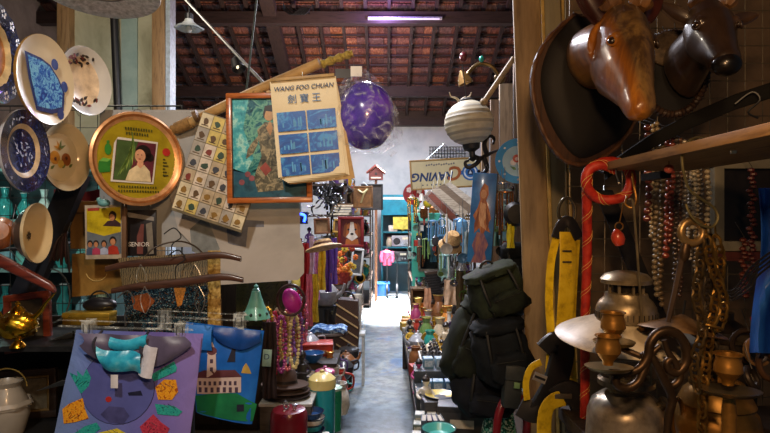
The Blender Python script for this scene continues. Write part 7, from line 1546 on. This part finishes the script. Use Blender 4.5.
f([(-3, 29), (0, 35), (4, 32), (5, 24), (3, 18), (6, 10), (9, 0), (6, -6), (9, -14), (4, -12), (1, -20), (-2, -10), (-7, -16), (-6, -4), (-9, 2), (-5, 10), (-3, 18), (-4, 24)], -.0006, hb); f([(-2, 16), (3, 14), (5, 4), (2, -4), (5, -12), (-1, -8), (-4, 2)], -.0010, mottled('auburn_light', [(.3, '#9a5a38'), (.5, '#d09a70'), (.7, '#e0b890')], 30., .4, aniso=(3, 1, .6))); f([(-4, -14), (3, -16), (8, -26), (5, -34), (8, -45), (-8, -45), (-5, -36), (-8, -28)], -.0008, mottled('violet_robe', [(.3, '#3a2c6a'), (.5, '#8a5a6a'), (.7, '#b87a50')], 22., .4, aniso=(2, 1, .6))); f(circ(0, 24, 3, 12, 4.5), -.0012, M('#c89068', .5)); f(leaf(-5, -2, 22, 3, 80), -.0014, M('#7a3a1c', .5)); f(leaf(5, 0, 24, 3, 98), -.0014, M('#7a3a1c', .5))
mb.build('painted_figure', t); MB().tube([(-6*k, .02, 44*k), (0, .03, 54*k), (6*k, .02, 44*k)], .0016, steel, 5).build('hanging_wire', t)
# wall lamp above lantern
t = T('brass_wall_lamp', 'brass wall lamp with a curved arm and small green bulb above the paper lantern', 'lamp', 483, 74, 3.3); k = 3.3/F
MB().tube(spline([(16*k, 0, -2*k), (8*k, 0, 8*k), (-4*k, 0, 10*k), (-12*k, 0, 4*k), (-18*k, 0, -4*k)], 6), [.012]*25, M('#6a5838', .35, .8, .3), 9).build('arm', t); MB().lathe([(1.5*k, 6*k), (6*k, -2*k), (8*k, -8*k), (7*k, -8*k), (0, 2*k)], M('#8a6a3a', .4, .6, .3), TR(-20*k, 0, -2*k) @ RY(-20), 24, wav=lambda a, i: 1+.07*math.sin(a*6)*(i > 0)).build('tulip_shade', t)
MB().ell((-2*k, -.02, 14*k), (2.6*k, 2.6*k, 3.4*k), M('#1f9a8a', .1, 0, .1, 8, 0, .8), 14, 10).build('green_bulb', t); MB().ell((-20*k, -.02, 16*k), (4*k, 4*k, 5*k), M('#5a1c24', .3, 0, .2), 12, 9).build('red_bead', t); MB().lathe([(6*k, 0), (5*k, 3*k), (0, 4*k)], M('#6a5838', .35, .8, .3), TR(18*k, .03, -3*k) @ RX(90), 20).build('hanging_rose', t)
rod('pale_strut', 'pale wooden strut slanting up to the pillar above the lantern', 'strut', P(484, 102, 2.9), P(514, 58, 2.9), .014, wood('#a08a68', '#6a5840', .6, 6., 'x'))
t = T('antler_pair', 'small pale antlers on top of the paper lantern', 'antlers', 460, 100, 3.25); k = 3.25/F
for s in (-1, 1): MB().tube(spline([(0, 0, -2*k), (s*4*k, 0, 2*k), (s*9*k, -.01, 3*k), (s*11*k, -.02, 7*k)], 5), [.008-.00035*i for i in range(16)], M('#b8a888', .5), 8).build('antler', t)
MB().ell((0, 0, -2*k), (3*k, 2*k, 2*k), M('#8a7a60', .5), 10, 7).build('hanging_skull_plate', t)
# dense hanging metalware
rr = random.Random(17); seen = set()
mats = [('#9a9ca0', 'silver', .8), ('#c8a23a', 'brass', .8), ('#8fb8b0', 'pale green', .1), ('#d8d4c8', 'white', 0.), ('#6a8a4a', 'green', 0.), ('#3a3a3c', 'black', .2), ('#8a5a34', 'copper', .8), ('#5a8ab0', 'pale blue', .1)]
sh = ['ladle', 'bell', 'wind_chime', 'key_ring', 'spoon', 'lantern_charm']
for i in range(88):
    if i >= 48: px, y, D, bx_ = 410+rr.uniform(0, 62), rr.uniform(196, 262), rr.uniform(5.0, 6.1), 'in front of the mint cabinet and sign'
    elif i < 30: px, y, D, bx_ = 438+rr.uniform(0, 34), rr.uniform(222, 288), rr.uniform(3.6, 5.2), 'between the mint cabinet and the blue canvas'
    else: px, y, D, bx_ = 496+rr.uniform(0, 20), rr.uniform(192, 236), rr.uniform(2.75, 3.3), 'between the blue canvas and the pillar'
    for _ in range(80):
        c, nm, mt = rr.choice(mats); kd = rr.choice(sh)
        if (kd, nm, bx_) not in seen: break
    seen.add((kd, nm, bx_)); m = C(c, .25, mt); t = T(kd, '%s %s hanging %s' % (nm, kd.replace('_', ' '), bx_), kd.replace('_', ' '), px, y, D); s = rr.uniform(.8, 1.3)
    if kd in ('ladle', 'spoon'):
        L = .16*s; MB().tube([(0, 0, .1*s), (.004, 0, 0), (0, 0, -.06*s)], .005*s, m, 6).build('handle', t); r_ = .034*s if kd == 'ladle' else .022*s
        MB().lathe([(0, r_*.7), (r_*.6, r_*.5), (r_, 0), (r_*.93, 0), (r_*.5, r_*.42), (0, r_*.6)], m, TR(0, 0, -.06*s-r_) @ RX(-70), 16).build('bowl', t)
    elif kd == 'bell':
        MB().lathe([(0, .05*s), (.014*s, .048*s), (.022*s, .03*s), (.028*s, 0), (.042*s, -.03*s), (.04*s, -.03*s), (.024*s, 0), (0, .03*s)], m, None, 20).build('bell', t); MB().ell((0, 0, -.034*s), .009*s, dsteel, 8, 6).build('clapper', t)
    elif kd == 'wind_chime':
        MB().lathe([(0, .06*s), (.04*s, .05*s), (.04*s, .044*s), (0, .05*s)], m, None, 18).build('disc', t)
        for j in range(6): a = j*PI/3; MB().tube([(.034*s*math.cos(a), .034*s*math.sin(a), .044*s), (.034*s*math.cos(a), .034*s*math.sin(a), -.1*s-.02*s*(j % 3))], .005*s, m, 6).build('tube', t)
    elif kd == 'key_ring':
        MB().tube([(.03*s*math.cos(a), 0, .03*s*math.sin(a)) for a in [2*PI*j/20 for j in range(20)]], .004*s, m, 6, True).build('ring', t)
        for j in range(4): mb = MB(); x = (-.02+.013*j)*s; mb.tube([(x, .004*j, -.026*s), (x*1.5, .004*j, -.1*s)], .004*s, m, 6); mb.box((x*1.5+.008*s, .004*j, -.094*s), (.014*s, .003, .016*s), m); mb.build('key', t)
    else:
        MB().lathe([(0, .05*s), (.03*s, .03*s), (.008*s, .045*s), (.03*s, .028*s), (.034*s, .0), (.03*s, -.04*s), (.018*s, -.05*s), (0, -.05*s)], m, None, 8).build('body', t); MB().tube([(0, 0, -.05*s), (0, 0, -.1*s)], [.01*s, .004*s], M('#a03a2a', .6), 6).build('tassel', t)
    MB().tube([(0, 0, .04*s), (.002, .01, .16*s)], .0016, steel, 4).build('hanging_cord', t)
drape('yellow_strap_loop', 'yellow strap looped between the blue canvas and the pillar', 'strap', 507, 514, 222, 248, 2.7, M('#d8c820', .5), .008, 1.5)
t = T('black_pan', 'round black frying pan hanging under the sky blue enamel plate', 'pan', 516, 214, 2.7); k = 2.7/F; MB().lathe([(0, .02), (9*k, .018), (12*k, 0), (12.6*k, 0), (9.6*k, .024), (0, .026)], black, RX(90), 28).build('pan', t); MB().box((0, .0, 20*k), (3*k, .008, 18*k), black, None, .002).build('hanging_handle', t)
for x0, x1, y0, y1, c, nm, D in [(424, 431, 288, 318, '#b88a6a', 'tan', 5.1), (444, 456, 280, 305, '#c8a888', 'beige', 4.2), (456, 466, 262, 312, '#5a4a2c', 'olive brown', 4.0), (430, 436, 226, 262, '#3a6a7a', 'slate blue', 5.6), (463, 470, 232, 264, '#7a8a8a', 'grey', 3.8), (493, 500, 196, 246, '#4a6a5a', 'sage green', 3.3)]:
    drape('hanging_cloth', '%s cloth among the metalware on the right' % nm, 'cloth', x0, x1, y0, y1, D, M(c, .6, 0, .3, 20.), .012, 1.5)
# right bench goods
def cardbox(label, px, py, D, z, w, d, h, c, rz=0, c2='#c8d4dc'):
    t = TW('card_box', label, 'box', at(px, D, z), rz); MB().box((0, 0, h/2), (w, d, h), M(c, .5, 0, .2, 14), None, .002).build('carton', t); MB().box((0, 0, h+.0008), (w*.86, d*.8, .0012), mottled('lab_'+c, [(.3, c), (.5, c2), (.7, c)], 26., .4)).build('printed_top', t); MB().box((0, -d/2-.0006, h*.5), (w*.8, .001, h*.6), mottled('lab_'+c, [(.3, c), (.5, c2), (.7, c)], 26., .4)).build('printed_front', t); return t
zb = .52
t = TW('display_step', 'dark stepped stand for the blue boxes on the right bench', 'stand', (.31, 3.36, zb)); MB().box((0, -.08, .045), (.27, .36, .09), M('#3a4044', .5), None, .003).build('lower_step', t); MB().box((0, .05, .125), (.27, .16, .07), M('#3a4044', .5), None, .003).build('upper_step', t)
for i, (px, D, z, c) in enumerate([(427, 3.22, zb+.09, '#4a7a9a'), (438, 3.22, zb+.09, '#5a86a0'), (450, 3.22, zb+.09, '#3f6a8c'), (428, 3.42, zb+.16, '#6a92aa'), (440, 3.42, zb+.16, '#8aa8b8'), (451, 3.42, zb+.16, '#4a7090')]):
    cardbox('%s printed carton on the %s step of the right bench' % (['slate blue', 'steel blue', 'deep blue', 'light blue', 'pale grey blue', 'mid blue'][i], 'lower' if i < 3 else 'upper'), px, 0, D, z, .06, .07, .05 if i < 3 else .06, c, 3*i-6)
t = TW('display_tray', 'shallow white tray of small black figures on the right bench', 'tray', at(431, 3.78, zb)); MB().box((0, 0, .06), (.15, .24, .12), M('#4a4a48', .5), None, .003).build('base', t); mb = MB()
for a in ((0, -.12, .16, .01), (0, .12, .16, .01), (-.075, 0, .01, .24), (.075, 0, .01, .24)): mb.box((a[0], a[1], .13), (a[2], a[3], .03), white)
mb.build('rim', t)
for i in range(9):
    put('figurine', '%s small black figure in the white tray, %s row' % (['left', 'middle', 'right'][i % 3], ['front', 'second', 'back'][i//3]), '#3a3a3c', .38, at(431, 3.78, zb+.121)+Vector(((i % 3-1)*.045, (i//3-1)*.07, 0)), 20*i, 'black figures in the white tray')
for i in range(5):
    put('figurine', 'golden figurine, %s in the row behind the white tray' % ['first', 'second', 'third', 'fourth', 'fifth'][i], '#c8a23a', .7, at(443-1.2*i, 3.95+.18*i, zb), 30*i, 'golden figurines on the right bench')
for kd, c, s, px, D, lab, rz, kw in [
    ('lidded_box', '#3a3a3c', 1.6, 441, 2.98, 'low black box near the teal bowl', 5, dict(w=.9, h=.8)), ('dish', '#d8c060', 1., 440, 2.98, 'yellow dish on the low black box', 0, {}),
    ('lidded_box', '#3a3a3c', 1.4, 462, 2.85, 'wide black box under the hanging packs', -8, dict(w=1.2)),
    ('teapot', '#9a9ca0', 1.1, 418, 4.5, 'silver teapot on the right bench past the tray', 20, {}), ('jug', '#b03a2a', 1., 419, 4.9, 'red jug on the right bench past the silver teapot', 0, {}), ('cooking_pot', '#3a3a3c', 1., 421, 5.2, 'black pot on the right bench past the red jug', 0, {}), ('vase', '#b4487a', 1., 416, 5.5, 'pink vase at the edge of the right bench', 0, {}), ('teapot', '#b03a2a', .95, 420, 5.8, 'red teapot near the far end of the right bench', 30, {}), ('jug', '#8a5a34', 1., 426, 4.7, 'brown jug beside the silver teapot', 0, {}), ('vase', '#9a9ca0', 1.1, 428, 5.0, 'silver vase beside the red jug', 0, {}), ('cooking_pot', '#b03a2a', .9, 425, 5.5, 'red pot beside the pink vase', 0, {}), ('table_clock', '#c8a23a', 1.2, 430, 4.45, 'golden table clock behind the silver teapot', -15, {}), ('candlestick', '#c8a23a', 1.1, 434, 4.8, 'golden candlestick behind the brown jug', 0, {}), ('cup', '#d8d4c8', 1.1, 414, 4.2, 'white cup at the edge of the right bench', 0, {}), ('bowl', '#9a9ca0', 1.1, 424, 4.22, 'silver bowl beside the white cup', 0, {}), ('vase', '#c8b89a', 1.2, 440, 4.5, 'beige vase under the tan figurine cloths', 0, {}), ('figurine', '#c8b89a', 1.1, 446, 4.3, 'beige figurine beside the beige vase', 0, {}), ('figurine', '#8a5a34', 1.2, 432, 5.3, 'brown figurine at the back of the right bench', 0, {})]:
    put(kd, lab, c, s, at(px, D, zb if kd != 'dish' else zb+.113*.8/.8+.0), rz, **kw)
t = TW('teal_bowl', 'teal enamel bowl on a drum at the bottom of the aisle', 'bowl', at(439, 2.55, .585)); k = 2.55/F
MB().lathe([(0, 0), (9*k, 0), (14*k, .025), (16.5*k, .05), (17*k, .052), (15.6*k, .05), (12*k, .02), (0, .008)], M('#5ab8b0', .3, 0, .1, 8, 0, .5), None, 34).build('bowl', t); MB().tube([(16.8*k*math.cos(a), 16.8*k*math.sin(a), .052) for a in [2*PI*j/30 for j in range(30)]], .0025, M('#2a6a6a', .3), 5, True).build('rim', t)
t = TW('oil_drum', 'small dark drum under the teal enamel bowl', 'drum', at(439, 2.5, 0)); MB().lathe([(0, 0), (.1, 0), (.102, .2), (.106, .205), (.102, .21), (.102, .4), (.106, .405), (.102, .41), (.1, .583), (0, .583)], M('#23282a', .4, .4, .3), None, 30).build('drum', t); MB().tube([(.1*math.cos(a), .1*math.sin(a), .58) for a in [2*PI*j/28 for j in range(28)]], .006, M('#2c3234', .4, .4), 6, True).build('rim', t)
for i in range(4):
    t = TW('book', '%s book standing at the aisle edge of the right bench' % ['slate', 'maroon', 'navy', 'charcoal'][i], 'book', (.186+.026*i, 2.68, .52), 4*i-6); MB().box((0, 0, .06), (.018, .09, .11), M('#b8b0a0', .7)).build('pages', t); mb = MB(); c = M(['#4a5a6a', '#4a1c28', '#1c2a4a', '#2a2a2c'][i], .5)
    for s in (-1, 1): mb.box((s*.0105, 0, .06), (.003, .096, .12), c)
    mb.box((0, -.047, .06), (.022, .004, .12), c); mb.build('cover', t)
# backpacks
def pack(label, cx, cy, D, w, h, d, roll, col, yaw=0, pocket=True, lid=True):
    t = T('backpack', label, 'backpack', cx, cy, D, yaw, roll); k = D/F; w *= k; h *= k; m = M(col, .85, 0, .3, 9., 1., 0, {'#0e110c': '#262c1f', '#0a0c0f': '#1c2226', '#0c0f13': '#1c212c', '#12150f': '#343d2b'}[col], bsc=16., spec=.25)
    def sup(u, e): return math.copysign(abs(u)**e, u)
    vs = MB(); nu, nv = 30, 20
    def pt(u, v):
        th = PI*(v-.5); a = 2*PI*u; e = .62
        c = abs(math.cos(th))**e
        x, y, z = c*sup(math.cos(a), e), c*sup(math.sin(a), e), sup(math.sin(th), e)
        f = 1+.06*math.sin(x*5+z*4+cx)+.05*math.sin(z*9+y*4+cy)+.03*math.sin(x*13-z*8)+.02*math.sin(x*23+z*17)
        return (x*w/2*f*(1-.08*z), y*d/2*f, z*h/2*f)
    vs.grid(pt, nu, nv, m); vs.build('body', t, ang=70)
    def pill(c, hw, hd, hh, e2, nm, ph):
        def g(u, v):
            th = PI*(v-.5); a = 2*PI*u; cc = abs(math.cos(th))**e2; x, y, z = cc*sup(math.cos(a), e2), cc*sup(math.sin(a), e2), sup(math.sin(th), e2)
            f = 1+.05*math.sin(x*6+z*7+ph)+.04*math.sin(x*13-z*8+ph*2)
            return (c[0]+x*hw*f, c[1]+y*hd*f, c[2]+z*hh*f)
        p = MB(); p.grid(g, 24, 14, m); return p.build(nm, t, ang=80)
    if pocket:
        po = pill((w*.04, -d/2-.002, -h*.14), w*.33, .045, h*.22, .6, 'front_pocket', cx); z_ = MB(); z_.tube([(-w*.2, -d/2-.046, -h*.02), (w*.26, -d/2-.046, -h*.03)], .0022, M('#3a3a34', .4, .5), 5); z_.build('zip', po)
    if lid: pill((0, -.01, h*.42), w*.47, d*.52, h*.12, .7, 'top_flap', cy)
    for s in (-1, 1):
        p = MB(); p.tube(spline([(s*w*.25, -d*.5, h*.42), (s*w*.27, -d*.6, h*.1), (s*w*.25, -d*.56, -h*.3)], 5), .007, M('#0c0e0c', .6), 6); p.build('strap', t)
    MB().tube(arc(0, h*.5, w*.12, 0, 180, 10, 0), .006, M('#0c0e0c', .6), 7).build('hanging_loop', t)
pack('uppermost dark olive backpack of the bundle left of the pillar', 497, 292, 2.5, 56, 52, .24, -22, '#12150f')
pack('long dark olive duffel pack slanting at the left of the bundle', 470, 342, 2.62, 46, 84, .22, 22, '#0e110c')
pack('near black pack in the middle of the bundle', 501, 352, 2.4, 56, 66, .2, -10, '#0a0c0f', pocket=True)
pack('lowest blue-black pack of the bundle', 484, 390, 2.55, 62, 48, .2, 6, '#0c0f13', lid=False)
pack('slim black pack tucked behind the bundle next to the pillar', 515, 280, 2.85, 28, 70, .16, -6, '#0a0c0f', pocket=False)
t = T('red_hoop', 'red padded hoop at the foot of the yellow harness', 'hoop', 512, 428, 2.35, yaw=30); k = 2.35/F
MB().tube([(20*k*math.cos(a), .0, 34*k*math.sin(a)) for a in [2*PI*i/36 for i in range(36)]], .017, M('#7a1420', .35, 0, .2, 9, 0, .4), 12, True).build('hoop', t); MB().tube([(0, 0, 34*k), (0, .05, 40*k)], .002, steel, 5).build('hanging_wire', t)
t = TW('sequin_bag', 'glittering green sequin bag behind the red padded hoop', 'handbag', at(499, 2.55, .50)); q = Px(499, 433, 2.55); seq = mottled('green_sequin', [(0., '#1c4a40'), (.2, '#6ab8a0'), (.4, '#2a6a5a'), (.6, '#b8d8c8'), (.8, '#1f5a4c')], 150., .2, 'voronoi', metal=.4)
MB().loft([((0, 0, 0), (.075, 0, 0), (0, .05, 0), .6), ((0, 0, .08), (.085, 0, 0), (0, .055, 0), .6), ((0, 0, .21), (.065, 0, 0), (0, .02, 0), .6)], seq, 26).build('body', t); MB().tube(arc(0, .2, .05, 0, 180, 12), .005, black, 7).build('handle', t)
t = TW('plinth', 'dark plinth under the sequin bag', 'plinth', (at(499, 2.55, 0).x+.03, 2.5, 0)); MB().box((0, 0, .245), (.28, .2, .49), M('#1a1a1c', .6, 0, .3), None, .004).build('body', t); MB().box((0, 0, .495), (.29, .21, .01), M('#2a2a2c', .6), None, .002).build('top', t)
t = T('leather_holster', 'dark grey strapped pouch above the red padded hoop', 'pouch', 512, 385, 2.28, roll=5); k = 2.28/F
MB().box((0, 0, 0), (18*k, .06, 44*k), M('#2a2e2c', .55, 0, .3, 14), None, .012).build('body', t); MB().box((0, -.034, 14*k), (19*k, .012, 14*k), M('#343836', .55, 0, .3, 14), None, .004).build('flap', t); MB().box((2*k, -.045, 3*k), (6*k, .006, 6*k), M('#6a8a5a', .5), None, .002).build('green_badge', t); MB().tube([(0, 0, 22*k), (0, .03, 34*k)], .003, black, 5).build('hanging_strap', t)

rnd = random.Random(33); sE = set()
for i in range(15): fill('right bench\'s aisle edge', .19, .24, 2.95+.19*i, 3.1+.19*i, .52, 1, ['cup', 'vase', 'jug', 'lidded_box', 'figurine', 'bowl'], .7, .95, 'goods along the right bench edge', sE)
for i in range(8):
    y = 2.92+.39*i; c = ['#3a4a5a', '#5a4a3a', '#4a2a2a', '#2a3a3a', '#6a6458', '#3a3a3c', '#4a5a4a', '#5a3a2a', '#38424a'][i]; h = rnd.uniform(.26, .38)
    t = TW('storage_box', '%s storage box under the right bench, %s from the near end' % (['slate', 'tan', 'maroon', 'dark teal', 'grey', 'black', 'olive', 'rust', 'steel'][i], ['first', 'second', 'third', 'fourth', 'fifth', 'sixth', 'seventh', 'eighth', 'ninth'][i]), 'box', (.37+rnd.uniform(-.01, .02), y, 0), rnd.uniform(-4, 4)); MB().box((0, 0, h/2), (.26, .32, h), M(c, .6, 0, .3, 10), None, .004).build('box', t); MB().box((0, 0, h-.02), (.27, .33, .05), M(c, .5, 0, .2, 6), None, .004).build('lid', t)
for i in range(7):
    y = 2.52+.38*i; c = ['#5a3a2a', '#2a3a4a', '#6a6a60', '#3a2a2a', '#4a5a5a', '#3a3a3c', '#6a4a2a'][i]; h = rnd.uniform(.22, .31)
    t = TW('storage_box', '%s storage box under the left bench, %s from the near end' % (['rust', 'navy', 'grey', 'maroon', 'sage', 'black', 'tan'][i], ['first', 'second', 'third', 'fourth', 'fifth', 'sixth', 'seventh'][i]), 'box', (-.53+rnd.uniform(-.02, .02), y, 0), rnd.uniform(-4, 4)); MB().box((0, 0, h/2), (.28, .33, h), M(c, .6, 0, .3, 10), None, .004).build('box', t); MB().box((0, 0, h-.02), (.29, .34, .05), M(c, .5, 0, .2, 6), None, .004).build('lid', t)

sF = set()
fill('right bench\'s back row', .33, .36, 3.98, 5.85, .52, 10, ['vase', 'jug', 'teapot', 'glass_bottle', 'table_clock', 'candlestick'], .95, 1.25, 'goods in the back row of the right bench', sF)
fill('right bench\'s wall row', .50, .60, 3.7, 5.85, .52, 10, ['vase', 'jug', 'glass_bottle', 'figurine', 'lidded_box', 'candlestick'], 1.2, 1.6, 'goods in the wall row of the right bench', sF)
for i in range(9):
    c = ['#6a7a84', '#3a4a54', '#8a949a', '#4a5a4a', '#a8a090', '#5a4a44', '#7a8a90', '#2f3a44', '#90887a'][i]
    cardbox('%s carton in the near block of the right bench, %s row' % (['slate', 'dark slate', 'silver', 'moss', 'cream', 'umber', 'pale slate', 'ink', 'stone'][i], ['front', 'middle', 'back'][i//3]), 417+11.5*(i % 3)+1.5*(i//3), 0, 2.72+.075*(i//3), .52+(.0 if i < 3 else .0), .052, .066, .03+.022*(i//3), c, 5*(i % 3)-6, '#c8c4b4')
for i, (c, nm) in enumerate([('#d8c04a', 'gilt'), ('#e0a0b8', 'blush'), ('#c83a6a', 'cerise'), ('#8a4a2a', 'amber'), ('#d8d8c8', 'milk white'), ('#b86ac0', 'orchid'), ('#3a8a7a', 'jade'), ('#e0b85a', 'honey'), ('#a02a3a', 'garnet'), ('#d870a0', 'candy pink')]):
    x = 277+2.9*i; y0 = 290+(i*13 % 26); y1 = y0+30+(i*7 % 18); D = 2.9+.04*(i % 4)
    t = T('bead_necklace', '%s bead necklace in the bunch under the magenta pouch' % nm, 'necklace', x, y0, D); k = D/F; mb = MB(); m = C(c, .2)
    n = 34; L = (y1-y0)*k; w = 3.6*k
    for j in range(n):
        a = 2*PI*j/n; mb.ell((w*math.sin(a), -.006*math.cos(a*3), -L/2+L/2*math.cos(a)), .008+.004*((j+i) % 3 == 0), m, 7, 5)
    mb.build('beads', t); MB().tube([(0, 0, 0), (0, .01, .03)], .0012, steel, 5).build('hanging_clasp', t)
# ================================================================= camera, light
cam = bpy.data.cameras.new('camera'); co = bpy.data.objects.new('camera', cam); COL.objects.link(co)
co.location = (0, 0, EYE); co.rotation_euler = (R(90), 0, 0); cam.sensor_width = 36; cam.lens = F/770*36; cam.clip_start = .02
SC.camera = co
def light(name, kind, loc, power, col, size=.3, target=None, spot=None, sy=None, blend=.6):
    l = bpy.data.lights.new(name, kind); l.energy = power; l.color = lin(col)[:3]
    if kind == 'AREA':
        l.size = size
        if sy: l.shape = 'RECTANGLE'; l.size_y = sy
    elif kind in ('POINT', 'SPOT'): l.shadow_soft_size = size
    if kind == 'SPOT': l.spot_size = R(spot or 80); l.spot_blend = blend
    o = bpy.data.objects.new(name, l); COL.objects.link(o); o.location = loc
    if target is not None: o.rotation_euler = (Vector(target)-Vector(loc)).to_track_quat('-Z', 'Y').to_euler()
    return o
w = bpy.data.worlds.new('world'); SC.world = w; w.use_nodes = True
w.node_tree.nodes['Background'].inputs[0].default_value = lin('#8fa3bb'); w.node_tree.nodes['Background'].inputs[1].default_value = .06
light('front_bulb_warm', 'POINT', (.06, .1, 1.95), 38, '#ffc68c', .05)
light('front_left_lamp', 'SPOT', (-.6, -.1, 2.95), 105, '#fff3e6', .07, (-1.15, 2.1, 1.35), spot=78, blend=.7)
light('right_fill', 'POINT', (.40, .18, 2.35), 20, '#ffcf9a', .06)  # warm fill added to lift the mesh wall and chains
light('partition_fill', 'POINT', (-1.6, 2.9, 3.3), 40, '#fff0dc', .1)  # fill added to brighten the cream partition
light('aisle_tube_near', 'AREA', (-.05, 3.7, 3.2), 75, '#f6f4ff', .15, (-.05, 3.9, 0), sy=1.2)
light('aisle_tube_middle', 'AREA', (0.05, 6.6, 3.4), 130, '#d8e6ff', .15, (0, 6.6, 0), sy=1.2)
light('aisle_tube_far', 'AREA', (.2, 10.2, 3.4), 110, '#f2f6ff', .15, (.1, 10.6, 0), sy=1.2)
l_ = light('far_floor_fill', 'AREA', (.06, 9.9, 3.45), 330, '#fbfbff', .3, (.06, 9.9, 0), sy=2.6); l_.data.spread = R(20)  # added narrow beam that whitens the far aisle floor
light('uplight_roof', 'POINT', (-.6, 8.4, 3.6), 230, '#ffe0d0', .12)
light('violet_tube', 'POINT', (0, 9.2, 4.8), 45, '#b090ff', .1)
light('left_aisle_lamp', 'POINT', (-2.35, 3.2, 1.78), 3, '#c8fff4', .06)
vs = SC.view_settings
vs.view_transform = 'Standard'; vs.look = 'None'; vs.gamma = 1; vs.exposure = .12; vs.use_curve_mapping = False
